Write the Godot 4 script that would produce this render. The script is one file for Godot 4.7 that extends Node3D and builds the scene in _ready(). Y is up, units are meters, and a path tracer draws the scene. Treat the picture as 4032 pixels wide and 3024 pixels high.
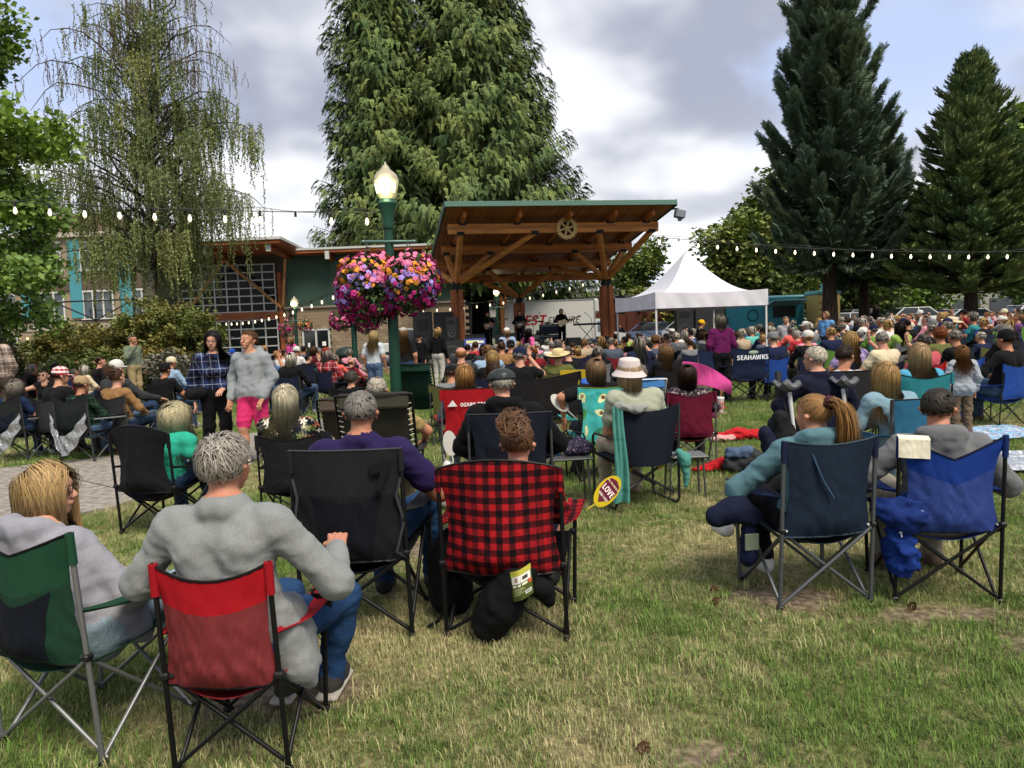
extends Node3D
# A summer evening concert on a park lawn: audience in folding chairs, timber pavilion stage, tall trees.

class Geo:
	var v := PackedVector3Array()
	var n := PackedVector3Array()
	var t := PackedVector2Array()
	var c := PackedColorArray()
	var ix := PackedInt32Array()
	var col := Color.WHITE
	func vert(p: Vector3, nm: Vector3, uv := Vector2.ZERO) -> int:
		v.append(p); n.append(nm); t.append(uv); c.append(col)
		return v.size() - 1
	func tri(a: int, b: int, d: int) -> void: # counter-clockwise seen from the front
		ix.append(a); ix.append(d); ix.append(b)
	func quad(a: Vector3, b: Vector3, d: Vector3, e: Vector3, u0 := Vector2(0, 0), u1 := Vector2(1, 1)) -> void:
		var nm := (b - a).cross(d - a)
		if nm.length_squared() < 1e-14: nm = (d - a).cross(e - a)
		nm = nm.normalized()
		var i := vert(a, nm, Vector2(u0.x, u1.y))
		vert(b, nm, Vector2(u1.x, u1.y)); vert(d, nm, Vector2(u1.x, u0.y)); vert(e, nm, Vector2(u0.x, u0.y))
		tri(i, i + 1, i + 2); tri(i, i + 2, i + 3)
	func face3(a: Vector3, b: Vector3, d: Vector3) -> void:
		var nm := (b - a).cross(d - a).normalized()
		var i := vert(a, nm); vert(b, nm, Vector2(1, 0)); vert(d, nm, Vector2(0.5, 1))
		tri(i, i + 1, i + 2)
	func box(ctr: Vector3, size: Vector3, b := Basis(), bev := 0.0) -> void:
		var h := size * 0.5
		if bev <= 0.0:
			var s := [Vector3(-1,-1,-1), Vector3(1,-1,-1), Vector3(1,1,-1), Vector3(-1,1,-1), Vector3(-1,-1,1), Vector3(1,-1,1), Vector3(1,1,1), Vector3(-1,1,1)]
			var p := []
			for k in s: p.append(ctr + b * (k * h))
			for f in [[4,5,6,7],[1,0,3,2],[5,1,2,6],[0,4,7,3],[7,6,2,3],[0,1,5,4]]:
				quad(p[f[0]], p[f[1]], p[f[2]], p[f[3]])
			return
		var e := Vector3(min(bev, h.x * .9), min(bev, h.y * .9), min(bev, h.z * .9))
		for ax in 3:
			for sg in [-1.0, 1.0]:
				var u := (ax + 1) % 3
				var w := (ax + 2) % 3
				var q := []
				for k in [[-1,-1],[1,-1],[1,1],[-1,1]]:
					var r := Vector3.ZERO
					r[ax] = h[ax] * sg; r[u] = k[0] * (h[u] - e[u]) * sg; r[w] = k[1] * (h[w] - e[w])
					q.append(ctr + b * r)
				quad(q[0], q[1], q[2], q[3])
		for ax in 3: # edge strips
			var u := (ax + 1) % 3
			var w := (ax + 2) % 3
			for su in [-1.0, 1.0]:
				for sw in [-1.0, 1.0]:
					var q := []
					for k in [-1.0, 1.0]:
						var r1 := Vector3.ZERO; var r2 := Vector3.ZERO
						r1[ax] = k * (h[ax] - e[ax]); r1[u] = su * h[u]; r1[w] = sw * (h[w] - e[w])
						r2[ax] = k * (h[ax] - e[ax]); r2[u] = su * (h[u] - e[u]); r2[w] = sw * h[w]
						q.append(ctr + b * r1); q.append(ctr + b * r2)
					if su * sw > 0: quad(q[0], q[2], q[3], q[1])
					else: quad(q[1], q[3], q[2], q[0])
		for sx in [-1.0, 1.0]:
			for sy in [-1.0, 1.0]:
				for sz in [-1.0, 1.0]:
					var a := ctr + b * Vector3(sx * h.x, sy * (h.y - e.y), sz * (h.z - e.z))
					var d := ctr + b * Vector3(sx * (h.x - e.x), sy * h.y, sz * (h.z - e.z))
					var g := ctr + b * Vector3(sx * (h.x - e.x), sy * (h.y - e.y), sz * h.z)
					if sx * sy * sz > 0: face3(a, d, g)
					else: face3(a, g, d)
	func bar(a: Vector3, b: Vector3, w: float, d: float, up := Vector3.UP, bev := 0.0) -> void:
		var z := b - a
		var L := z.length()
		if L < 1e-6: return
		z /= L
		if absf(z.dot(up)) > 0.98: up = Vector3(0.2, 0.1, 1).normalized() if absf(z.z) < 0.9 else Vector3.RIGHT
		var x := up.cross(z).normalized()
		var y := z.cross(x)
		box((a + b) * 0.5, Vector3(w, d, L), Basis(x, y, z), bev)
	func tube(pts: Array, r, sides := 8, cap := true) -> void:
		var m := pts.size()
		var up := Vector3(0.13, 0.97, 0.21).normalized()
		var base := v.size()
		var x := Vector3.ZERO
		var dist := 0.0
		for i in m:
			var d: Vector3 = (pts[min(i + 1, m - 1)] - pts[max(i - 1, 0)])
			d = d.normalized() if d.length_squared() > 1e-12 else Vector3.UP
			if i == 0:
				x = up.cross(d)
				if x.length_squared() < 0.01: x = Vector3.RIGHT.cross(d)
			x = (x - d * x.dot(d)).normalized()
			var y := d.cross(x)
			var rr: float = r if (r is float or r is int) else r[i]
			if i > 0: dist += (pts[i] - pts[i - 1]).length()
			for k in sides + 1:
				var a := TAU * k / sides
				var nm := x * cos(a) + y * sin(a)
				vert(pts[i] + nm * rr, nm, Vector2(float(k) / sides, dist))
		for i in m - 1:
			for k in sides:
				var a := base + i * (sides + 1) + k
				var b := a + sides + 1
				tri(a, a + 1, b + 1); tri(a, b + 1, b)
		if cap:
			for e in [0, m - 1]:
				var d: Vector3 = (pts[0] - pts[1]).normalized() if e == 0 else (pts[m - 1] - pts[m - 2]).normalized()
				var ci := vert(pts[e], d)
				var rb := v.size()
				for k in sides + 1:
					vert(v[base + e * (sides + 1) + k], d)
				for k in sides:
					if e == 0: tri(ci, rb + k + 1, rb + k)
					else: tri(ci, rb + k, rb + k + 1)
	func lathe(prof: Array, sides := 16, xf := Transform3D(), flute := 0.0, nf := 0) -> void:
		var base := v.size()
		var m := prof.size()
		for i in m:
			var p: Vector2 = prof[i]
			var d: Vector2 = prof[min(i + 1, m - 1)] - prof[max(i - 1, 0)]
			var nr := Vector2(d.y, -d.x).normalized()
			for k in sides + 1:
				var a := TAU * k / sides
				var rr := p.x
				if nf > 0: rr *= 1.0 - flute * (0.5 + 0.5 * cos(a * nf))
				vert(xf * Vector3(cos(a) * rr, p.y, -sin(a) * rr), (xf.basis * Vector3(cos(a) * nr.x, nr.y, -sin(a) * nr.x)).normalized(), Vector2(float(k) / sides, p.y))
		for i in m - 1:
			for k in sides:
				var a := base + i * (sides + 1) + k
				var b := a + sides + 1
				tri(a, a + 1, b + 1); tri(a, b + 1, b)
	func ball(ctr: Vector3, r: Vector3, nu := 12, nv := 8, b := Basis()) -> void:
		var base := v.size()
		for j in nv + 1:
			var f := PI * j / nv
			for k in nu + 1:
				var a := TAU * k / nu
				var d := Vector3(sin(f) * cos(a), cos(f), -sin(f) * sin(a))
				vert(ctr + b * (d * r), (b * (d / r)).normalized(), Vector2(float(k) / nu, float(j) / nv))
		for j in nv:
			for k in nu:
				var a := base + j * (nu + 1) + k
				var d := a + nu + 1
				tri(a, d, d + 1); tri(a, d + 1, a + 1)
	func sheet(fn: Callable, nu: int, nv: int, th := 0.0) -> void:
		# fn(u, v) -> point; front side is where du x dv points
		var base := v.size()
		var g := PackedVector3Array()
		for j in nv + 1:
			for i in nu + 1: g.append(fn.call(float(i) / nu, float(j) / nv))
		var nn := PackedVector3Array()
		for j in nv + 1:
			for i in nu + 1:
				var du := g[j * (nu + 1) + min(i + 1, nu)] - g[j * (nu + 1) + max(i - 1, 0)]
				var dv := g[min(j + 1, nv) * (nu + 1) + i] - g[max(j - 1, 0) * (nu + 1) + i]
				var q := du.cross(dv)
				nn.append(q.normalized() if q.length_squared() > 1e-16 else Vector3.UP)
		for s in ([1.0, -1.0] if th > 0.0 else [1.0]):
			for j in nv + 1:
				for i in nu + 1:
					var k := j * (nu + 1) + i
					vert(g[k] + nn[k] * (th * 0.5 * s), nn[k] * s, Vector2(float(i) / nu, 1.0 - float(j) / nv))
		var cnt := (nu + 1) * (nv + 1)
		for j in nv:
			for i in nu:
				var a := base + j * (nu + 1) + i
				var b := a + nu + 1
				tri(a, a + 1, b + 1); tri(a, b + 1, b)
				if th > 0.0:
					a += cnt; b += cnt
					tri(a, b + 1, a + 1); tri(a, b, b + 1)
		if th > 0.0:
			var ring := []
			for i in nu: ring.append(i)
			for j in nv: ring.append(j * (nu + 1) + nu)
			for i in nu: ring.append(nv * (nu + 1) + nu - i)
			for j in nv: ring.append((nv - j) * (nu + 1))
			for k in ring.size():
				var a: int = base + ring[k]
				var b: int = base + ring[(k + 1) % ring.size()]
				quad(v[a], v[a + cnt], v[b + cnt], v[b])
	func prism(poly: PackedVector2Array, depth: float, xf := Transform3D()) -> void:
		var tr := Geometry2D.triangulate_polygon(poly)
		var area := 0.0
		for k in poly.size(): area += poly[k].cross(poly[(k + 1) % poly.size()])
		var cw := area < 0
		for s in [0.5, -0.5]:
			var base := v.size()
			for p in poly: vert(xf * Vector3(p.x, p.y, depth * s), (xf.basis * Vector3(0, 0, signf(s))).normalized(), p)
			for k in range(0, tr.size(), 3):
				var a: Vector2 = poly[tr[k]]
				var flip: bool = (poly[tr[k + 1]] - a).cross(poly[tr[k + 2]] - a) < 0
				if (s < 0) != flip: tri(base + tr[k], base + tr[k + 2], base + tr[k + 1])
				else: tri(base + tr[k], base + tr[k + 1], base + tr[k + 2])
		for k in poly.size():
			var a: Vector2 = poly[k]
			var b: Vector2 = poly[(k + 1) % poly.size()]
			if cw: var s2 := a; a = b; b = s2
			quad(xf * Vector3(a.x, a.y, -depth * .5), xf * Vector3(b.x, b.y, -depth * .5), xf * Vector3(b.x, b.y, depth * .5), xf * Vector3(a.x, a.y, depth * .5))
	func add(g: Geo, xf := Transform3D()) -> void:
		var base := v.size()
		var nb := xf.basis.inverse().transposed()
		for k in g.v.size():
			v.append(xf * g.v[k]); n.append((nb * g.n[k]).normalized())
		t.append_array(g.t); c.append_array(g.c)
		var flip := xf.basis.determinant() < 0
		for k in range(0, g.ix.size(), 3):
			ix.append(base + g.ix[k]); ix.append(base + g.ix[k + (2 if flip else 1)]); ix.append(base + g.ix[k + (1 if flip else 2)])
	func mesh(m: Material = null, into: ArrayMesh = null) -> ArrayMesh:
		if into == null: into = ArrayMesh.new()
		if ix.is_empty(): return into
		var a := []
		a.resize(Mesh.ARRAY_MAX)
		a[Mesh.ARRAY_VERTEX] = v; a[Mesh.ARRAY_NORMAL] = n; a[Mesh.ARRAY_TEX_UV] = t; a[Mesh.ARRAY_COLOR] = c; a[Mesh.ARRAY_INDEX] = ix
		into.add_surface_from_arrays(Mesh.PRIMITIVE_TRIANGLES, a)
		if m: into.surface_set_material(into.get_surface_count() - 1, m)
		return into

var rng := RandomNumberGenerator.new()
var TX := {}
var MT := {}
var used := {}

func numbered(called: String) -> String:
	if not used.has(called):
		used[called] = 0
		return called
	used[called] += 1
	return "%s_%03d" % [called, used[called]]

func tag(o: Node, label: String, category: String, group := "") -> Node:
	o.set_meta("label", label)
	o.set_meta("category", category)
	if group != "": o.set_meta("group", group)
	return o

func thing(called: String, label: String, category: String, at := Vector3.ZERO, turn := 0.0, group := "") -> Node3D:
	var o := Node3D.new()
	o.name = numbered(called)
	add_child(o)
	o.position = at + (Vector3(0, gh(at.x, at.z), 0) if at.y < 0.2 else Vector3.ZERO)
	o.rotation.y = turn
	tag(o, label, category, group)
	return o

func part(parent: Node, called: String, mesh: Mesh, m: Material = null, at := Vector3.ZERO) -> MeshInstance3D:
	var o := MeshInstance3D.new()
	o.name = called if parent != self else numbered(called)
	o.mesh = mesh
	if m: o.material_override = m
	parent.add_child(o, true)
	o.position = at
	return o

func gp(parent: Node, called: String, g: Geo, m: Material, at := Vector3.ZERO) -> MeshInstance3D:
	return part(parent, called, g.mesh(m), null, at)

func structure(called: String, g: Geo, m: Material) -> MeshInstance3D:
	var o := gp(self, called, g, m)
	o.set_meta("kind", "structure")
	return o

# ---------------------------------------------------------------- materials
func tex(img: Image) -> ImageTexture:
	img.generate_mipmaps()
	return ImageTexture.create_from_image(img)

func noise_img(size: int, freq: float, oct := 4, lo := 0.0, hi := 1.0, seed_ := 1, stretch := Vector2(1, 1)) -> Image:
	var fn := FastNoiseLite.new()
	fn.noise_type = FastNoiseLite.TYPE_SIMPLEX
	fn.seed = seed_
	fn.frequency = freq
	fn.fractal_octaves = oct
	var im := fn.get_seamless_image(int(size / stretch.x), int(size / stretch.y))
	im.resize(size, size, Image.INTERPOLATE_CUBIC)
	im.convert(Image.FORMAT_L8)
	var d := im.get_data()
	for k in d.size(): d[k] = int(clampf(lerpf(lo, hi, d[k] / 255.0), 0, 1) * 255)
	return Image.create_from_data(size, size, false, Image.FORMAT_L8, d)

func normal_of(im: Image, s: float) -> ImageTexture:
	var q: Image = im.duplicate()
	q.convert(Image.FORMAT_RGBA8)
	q.bump_map_to_normal_map(s)
	return tex(q)

func make_textures() -> void:
	var g := noise_img(256, 0.06, 5, 0.55, 1.0, 3)
	TX.grain = tex(g)
	TX.grain_n = normal_of(g, 6.0)
	TX.fine = tex(noise_img(256, 0.25, 3, 0.72, 1.0, 5))
	var cl := noise_img(256, 0.012, 5, 0.3, 1.0, 8)
	TX.cloth = tex(noise_img(256, 0.2, 3, 0.84, 1.0, 8))
	TX.cloth_n = normal_of(cl, 14.0)
	TX.folds_n = normal_of(noise_img(256, 0.014, 2, 0.0, 1.0, 12, Vector2(1, 2)), 18.0)
	TX.bark_n = normal_of(noise_img(256, 0.03, 5, 0, 1, 4, Vector2(1, 6)), 30.0)
	TX.bark = tex(noise_img(256, 0.03, 5, 0.35, 1.0, 4, Vector2(1, 6)))
	TX.wood = tex(noise_img(512, 0.02, 5, 0.62, 1.0, 21, Vector2(1, 14)))
	TX.wood_h = tex(noise_img(512, 0.02, 5, 0.62, 1.0, 22, Vector2(14, 1)))
	TX.concrete = tex(noise_img(512, 0.03, 6, 0.62, 1.0, 31))
	# woven cloth relief
	var wv := Image.create(64, 64, false, Image.FORMAT_L8)
	for y in 64:
		for x in 64:
			var a := sin(x * TAU / 8.0) * 0.5 + 0.5
			var b := sin(y * TAU / 8.0) * 0.5 + 0.5
			var q := a if (int(x / 8.0) + int(y / 8.0)) % 2 == 0 else b
			wv.set_pixel(x, y, Color(q, q, q))
	TX.weave_n = normal_of(wv, 5.0)
	var kn := Image.create(64, 64, false, Image.FORMAT_L8)
	for y in 64:
		for x in 64:
			var q := absf(sin(x * PI / 8.0)) * (0.6 + 0.4 * absf(sin((y + x * 0.7) * PI / 8.0)))
			kn.set_pixel(x, y, Color(q, q, q))
	TX.knit_n = normal_of(kn, 8.0)

func mat(col: Color, rough := 0.8, o := {}) -> StandardMaterial3D:
	var key := str(col.to_html(), rough, o)
	if MT.has(key): return MT[key]
	var m := StandardMaterial3D.new()
	m.albedo_color = col
	m.roughness = rough
	m.metallic_specular = o.get("spec", 0.4)
	if o.has("tex"):
		m.albedo_texture = TX[o.tex]
	if o.has("nrm"):
		m.normal_enabled = true
		m.normal_texture = TX[o.nrm]
		m.normal_scale = o.get("ns", 1.0)
	if not o.get("uv", false) and (o.has("tex") or o.has("nrm")):
		m.uv1_triplanar = true
		m.uv1_world_triplanar = o.get("world", false)
		var s: float = o.get("s", 1.0)
		m.uv1_scale = Vector3(s, s, s)
	elif o.has("s2"): m.uv1_scale = o.s2
	if o.has("metal"): m.metallic = o.metal
	if o.has("vc"): m.vertex_color_use_as_albedo = true
	if o.has("rim"):
		m.rim_enabled = true
		m.rim = o.rim
		m.rim_tint = 0.6
	if o.has("back"):
		m.backlight_enabled = true
		m.backlight = o.back
	if o.has("coat"):
		m.clearcoat_enabled = true
		m.clearcoat = o.coat
		m.clearcoat_roughness = 0.15
	if o.has("emit"):
		m.emission_enabled = true
		m.emission = o.emit
		m.emission_energy_multiplier = o.get("e", 1.0)
	if o.has("alpha"):
		m.transparency = BaseMaterial3D.TRANSPARENCY_ALPHA
		m.albedo_color.a = o.alpha
	if o.has("sss"):
		m.subsurf_scatter_enabled = true
		m.subsurf_scatter_strength = o.sss
	m.cull_mode = BaseMaterial3D.CULL_DISABLED
	MT[key] = m
	return m

func cloth(c, s := 2.2) -> StandardMaterial3D: # garment
	return mat(Color(c) if c is String else c, 0.9, {"tex": "cloth", "nrm": "folds_n", "ns": 0.28, "s": s, "rim": 0.25, "spec": 0.2})
func canvas(c, s := 30.0) -> StandardMaterial3D: # chair fabric
	return mat(Color(c) if c is String else c, 0.78, {"nrm": "weave_n", "ns": 0.5, "s": s, "tex": "fine", "spec": 0.3})
func skin(c := "#c58a6c") -> StandardMaterial3D:
	return mat(Color(c), 0.55, {"tex": "fine", "s": 9.0, "nrm": "grain_n", "ns": 0.12, "sss": 0.12, "spec": 0.35})
func hairm(c) -> StandardMaterial3D:
	return mat(Color(c) if c is String else c, 0.5, {"vc": true, "spec": 0.35})
func paint(c, r := 0.5) -> StandardMaterial3D:
	return mat(Color(c) if c is String else c, r, {"tex": "fine", "s": 3.0})
func steel(c := "#8f9294", r := 0.38) -> StandardMaterial3D:
	return mat(Color(c), r, {"metal": 0.55, "tex": "fine", "s": 8.0})
func timber(c, s := 0.5, grain := "wood") -> StandardMaterial3D:
	return mat(Color(c) if c is String else c, 0.6, {"tex": grain, "s": s, "nrm": "grain_n", "ns": 0.15})
# ---------------------------------------------------------------- sky, light, camera
func smooth(a: float, b: float, x: float) -> float:
	var q := clampf((x - a) / (b - a), 0, 1)
	return q * q * (3 - 2 * q)

func make_sky() -> Sky:
	var W := 1024
	var Hh := 512
	var n1 := FastNoiseLite.new(); n1.seed = 23; n1.frequency = 0.40; n1.fractal_octaves = 5; n1.noise_type = FastNoiseLite.TYPE_SIMPLEX
	n1.domain_warp_enabled = true; n1.domain_warp_amplitude = 0.5; n1.domain_warp_frequency = 0.5
	var n2 := FastNoiseLite.new(); n2.seed = 41; n2.frequency = 0.85; n2.fractal_octaves = 5; n2.noise_type = FastNoiseLite.TYPE_SIMPLEX
	var im := Image.create(W, Hh, false, Image.FORMAT_RGBF)
	var blue := Color(0.33, 0.40, 0.57)
	var lit := Color(0.58, 0.59, 0.62)
	var grey := Color(0.255, 0.275, 0.345)
	var low := Color(0.70, 0.71, 0.70)
	for y in Hh / 2:
		var el := PI * 0.5 - PI * (y + 0.5) / Hh
		var sy := sin(el)
		var cy := cos(el)
		for x in W:
			var az := TAU * ((x + 0.5) / W - 0.5)
			var k := 1.0 / (sy + 0.16)
			var px := sin(az) * cy * k
			var pz := -cos(az) * cy * k
			var a := n1.get_noise_2d(px, pz)
			var b := n2.get_noise_2d(px * 1.1 + 7.0, pz * 1.1)
			var cover := smooth(-0.46, -0.10, a + b * 0.22)
			var body := smooth(-0.42, 0.42, b * 0.85 - a * 0.55)
			var c := blue.lerp(lit.lerp(grey, body), cover)
			c = c.lerp(low, smooth(0.30, 0.02, sy) * (0.45 + 0.4 * smooth(-0.25, 0.3, -b)))
			im.set_pixel(x, y, c)
	for y in range(Hh / 2, Hh):
		for x in range(0, W): im.set_pixel(x, y, Color(0.16, 0.16, 0.12))
	var m := PanoramaSkyMaterial.new()
	m.panorama = ImageTexture.create_from_image(im)
	var s := Sky.new()
	s.sky_material = m
	return s

func make_camera_and_light() -> void:
	var cam := Camera3D.new()
	cam.name = "camera"
	cam.fov = 54.9
	cam.near = 0.05
	cam.far = 900.0
	add_child(cam)
	cam.position = Vector3(0, 1.65, 0)
	cam.rotation_degrees = Vector3(-4.14, 0, -2.2)
	cam.current = true
	var we := WorldEnvironment.new()
	we.name = "world_environment"
	var e := Environment.new()
	e.background_mode = Environment.BG_SKY
	e.sky = make_sky()
	e.background_energy_multiplier = 0.56
	e.tonemap_mode = Environment.TONE_MAPPER_LINEAR
	e.tonemap_exposure = 3.1
	e.sdfgi_enabled = true
	e.ssao_enabled = true
	e.ssil_enabled = true
	we.environment = e
	add_child(we)
	var sun := DirectionalLight3D.new()
	sun.name = "sun"
	sun.light_energy = 0.5
	sun.light_angular_distance = 24.0
	sun.light_color = Color(1.0, 0.95, 0.87)
	sun.shadow_enabled = true
	add_child(sun)
	sun.rotation_degrees = Vector3(-54, 30, 0)

# ---------------------------------------------------------------- ground
var gn := FastNoiseLite.new()
var gn2 := FastNoiseLite.new()
const DIRT := [[3.1, -3.35, 0.75, 0.62], [2.3, -3.98, 0.5, 0.16], [-1.15, -3.35, 0.45, 0.28], [-0.9, -5.6, 0.4, 0.3], [3.4, -2.9, 0.5, 0.2], [1.55, -4.3, 0.4, 0.25], [-3.6, -5.5, 0.5, 0.3], [0.7, -2.75, 0.22, 0.1], [4.2, -4.6, 0.8, 0.25]]
func dirt_at(x: float, z: float) -> float:
	var q := 0.0
	for d in DIRT:
		var r := pow((x - d[0]) / d[2], 2) + pow((z - d[1]) / d[3], 2)
		q = maxf(q, 1.25 - r)
	return clampf(q + gn2.get_noise_2d(x * 9, z * 9) * 0.55 + gn2.get_noise_2d(x * 31, z * 31) * 0.35, 0, 1)
func dry_at(x: float, z: float) -> float:
	var q := gn.get_noise_2d(x, z) * 0.9 + gn2.get_noise_2d(x * 3, z * 3) * 0.35 + 0.42
	q += 0.45 * exp(-(pow((x - 1.6) / 2.2, 2) + pow((z + 5.6) / 1.3, 2))) - 0.45 * exp(-(pow((x - 5.6) / 2.2, 2) + pow((z + 8.5) / 3.5, 2)))
	q -= 0.35 * smooth(-11, -18, z)
	return clampf(q, 0, 1)
const PATH := [Vector2(-9.5, -9.0), Vector2(-7.26, -10.1), Vector2(-5.9, -11.0), Vector2(-4.6, -13.0), Vector2(-3.85, -14.98), Vector2(-3.2, -19.0), Vector2(-1.6, -19.0), Vector2(-2.55, -15.0), Vector2(-3.05, -12.6), Vector2(-3.75, -9.4), Vector2(-4.1, -7.5), Vector2(-4.9, -6.4), Vector2(-9.5, -4.4)]

func gh(x: float, z: float) -> float: # the lawn rises gently towards the car park
	return 0.42 * smooth(5, 14, x) * smooth(-13, -24, z)

func make_ground() -> void:
	gn.seed = 5; gn.frequency = 0.28; gn.fractal_octaves = 3
	gn2.seed = 9; gn2.frequency = 0.35; gn2.fractal_octaves = 3
	var xs := []
	var zs := []
	var q := -6.0
	while q <= 6.01: xs.append(q); q += 0.14
	var st := 0.3
	q = 6.2
	while q < 420: xs.append(q); xs.push_front(-q); st *= 1.22; q += st
	q = 0.5
	while q >= -13.0: zs.append(q); q -= 0.14
	st = 0.3
	while q > -500: zs.append(q); st *= 1.2; q -= st
	zs.push_front(3.0); zs.push_front(12.0); zs.push_front(60.0); zs.push_front(200.0)
	var g := Geo.new()
	for z in zs:
		for x in xs:
			var d := dry_at(x, z)
			var c := Color(0.17, 0.19, 0.07).lerp(Color(0.37, 0.32, 0.17), d)
			c = c.lerp(Color(0.27, 0.21, 0.155), dirt_at(x, z))
			g.col = c
			var y := 0.0
			if absf(x) < 7 and z > -14: y = gn2.get_noise_2d(x * 4, z * 4) * 0.008
			g.vert(Vector3(x, y - 0.01 + gh(x, z), z), Vector3.UP, Vector2(x, z))
	var nx := xs.size()
	for j in zs.size() - 1:
		for i in nx - 1:
			var a := j * nx + i
			g.tri(a, a + 1, a + nx + 1); g.tri(a, a + nx + 1, a + nx)
	var m := mat(Color(1, 1, 1), 0.95, {"vc": true, "tex": "grain", "nrm": "grain_n", "ns": 0.5, "s": 0.83, "world": true, "spec": 0.15})
	structure("ground", g, m)
	# concrete footpath cast in separate slabs
	var pg := Node3D.new()
	pg.name = "path"
	pg.set_meta("kind", "structure")
	add_child(pg)
	var outline := PackedVector2Array(PATH)
	var cm := mat(Color("#a29c92"), 0.9, {"tex": "concrete", "s": 0.45, "world": true})
	var a0 := Vector2(-7.3, -6.2)
	var dirv := Vector2(0.62, -0.785)
	for k in range(-3, 9):
		var p0 := a0 + dirv * (k * 1.7 + 0.014)
		var p1 := a0 + dirv * ((k + 1) * 1.7 - 0.014)
		var nrm := Vector2(dirv.y, -dirv.x)
		var strip := PackedVector2Array([p0 - nrm * 14, p1 - nrm * 14, p1 + nrm * 14, p0 + nrm * 14])
		for poly in Geometry2D.intersect_polygons(outline, strip):
			var s := Geo.new()
			var pl := PackedVector2Array()
			for w in poly: pl.append(Vector2(w.x, -w.y))
			s.prism(pl, 0.06, Transform3D(Basis(Vector3.RIGHT, -PI / 2), Vector3(0, -0.012, 0)))
			gp(pg, "slab", s, cm)
	var pv := Geo.new()
	pv.quad(Vector3(-60, 0.006, -31), Vector3(-6.5, 0.006, -33.5), Vector3(-3, 0.006, -62), Vector3(-60, 0.006, -62))
	structure("pavement", pv, mat(Color("#8d8880"), 0.9, {"tex": "concrete", "s": 0.3, "world": true}))
	var rd := Geo.new()
	var rs := func(u: float, v: float) -> Vector3:
		var x := lerpf(-3.0, 110.0, u)
		var z := lerpf(-44.0 + 2.5 * u, -95.0, v)
		return Vector3(x, gh(x, z) + 0.004, z)
	rd.sheet(rs, 120, 10)
	structure("road", rd, mat(Color("#4a4a4b"), 0.92, {"tex": "grain", "s": 0.8, "world": true}))

func blade(g: Geo, p: Vector3, a: float, h: float, w: float, lean: float) -> void:
	var d := Vector3(cos(a), 0, sin(a))
	var s := Vector3(-sin(a), 0, cos(a)) * w
	var m := p + Vector3(0, h * 0.6, 0) + d * lean * h * 0.35
	var tip := p + Vector3(0, h * (1.0 - 0.25 * lean), 0) + d * lean * h
	var nm := (Vector3.UP * 0.25 - d).normalized()
	var i := g.vert(p - s, nm); g.vert(p + s, nm); g.vert(m + s * 0.7, nm); g.vert(m - s * 0.7, nm); g.vert(tip, nm)
	g.tri(i, i + 1, i + 2); g.tri(i, i + 2, i + 3); g.tri(i + 3, i + 2, i + 4)

func make_grass() -> void:
	rng.seed = 77
	var g := Geo.new()
	for k in 20:
		var a := rng.randf() * TAU
		var r := sqrt(rng.randf()) * 0.055
		blade(g, Vector3(cos(a) * r, -0.004, sin(a) * r), rng.randf() * TAU, rng.randf_range(0.014, 0.040) * (1.0 if k > 2 else 1.5), rng.randf_range(0.0012, 0.0026), rng.randf_range(0.25, 1.1))
	var xf := []
	var cols := []
	var outline := PackedVector2Array(PATH)
	var zb := 1.9
	while zb < 34.0:
		var step := 0.22 if zb < 6 else (0.4 if zb < 14 else 1.0)
		var dens := 820.0 if zb < 4.5 else (450.0 if zb < 7.0 else (200.0 if zb < 13.0 else 50.0))
		var hw := zb * 0.72 + 0.8
		var cnt := int(dens * step * hw * 2)
		var sc := 1.0 if zb < 7 else (1.3 if zb < 13 else 2.2)
		for k in cnt:
			var x := rng.randf_range(-hw, hw)
			var z := -zb - rng.randf() * step
			if x < -1.4 and Geometry2D.is_point_in_polygon(Vector2(x, z), outline): continue
			var dt := dirt_at(x, z)
			if rng.randf() < dt * 1.05: continue
			var dry := clampf(dry_at(x, z) - 0.18 + rng.randf_range(-0.45, 0.45), 0, 1)
			var c := Color(0.14, 0.235, 0.055).lerp(Color(0.50, 0.44, 0.25), dry * dry * (3 - 2 * dry)) * rng.randf_range(0.6, 1.3)
			var s := sc * rng.randf_range(0.6, 1.25) * (1.0 + 0.5 * gn2.get_noise_2d(x * 11, z * 11))
			xf.append(Transform3D(Basis(Vector3.UP, rng.randf() * TAU).scaled(Vector3(s, s * rng.randf_range(0.7, 1.25), s)), Vector3(x, -0.004 + gh(x, z), z)))
			cols.append(Color(c.r, c.g, c.b))
		zb += step
	var o := multi(self, "grass", g.mesh(mat(Color.WHITE, 0.75, {"vc": true, "back": Color(0.25, 0.3, 0.1), "spec": 0.2})), xf, cols)
	o.set_meta("kind", "stuff")
	o.set_meta("label", "short mown lawn grass with straw coloured dry patches")
	o.set_meta("category", "grass")

func multi(parent: Node, called: String, mesh: Mesh, xf: Array, cols := []) -> MultiMeshInstance3D:
	var mm := MultiMesh.new()
	mm.transform_format = MultiMesh.TRANSFORM_3D
	mm.use_colors = not cols.is_empty()
	mm.mesh = mesh
	mm.instance_count = xf.size()
	for k in xf.size():
		mm.set_instance_transform(k, xf[k])
		if not cols.is_empty(): mm.set_instance_color(k, cols[k])
	var o := MultiMeshInstance3D.new()
	o.name = called if parent != self else numbered(called)
	o.multimesh = mm
	parent.add_child(o, true)
	return o

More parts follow.
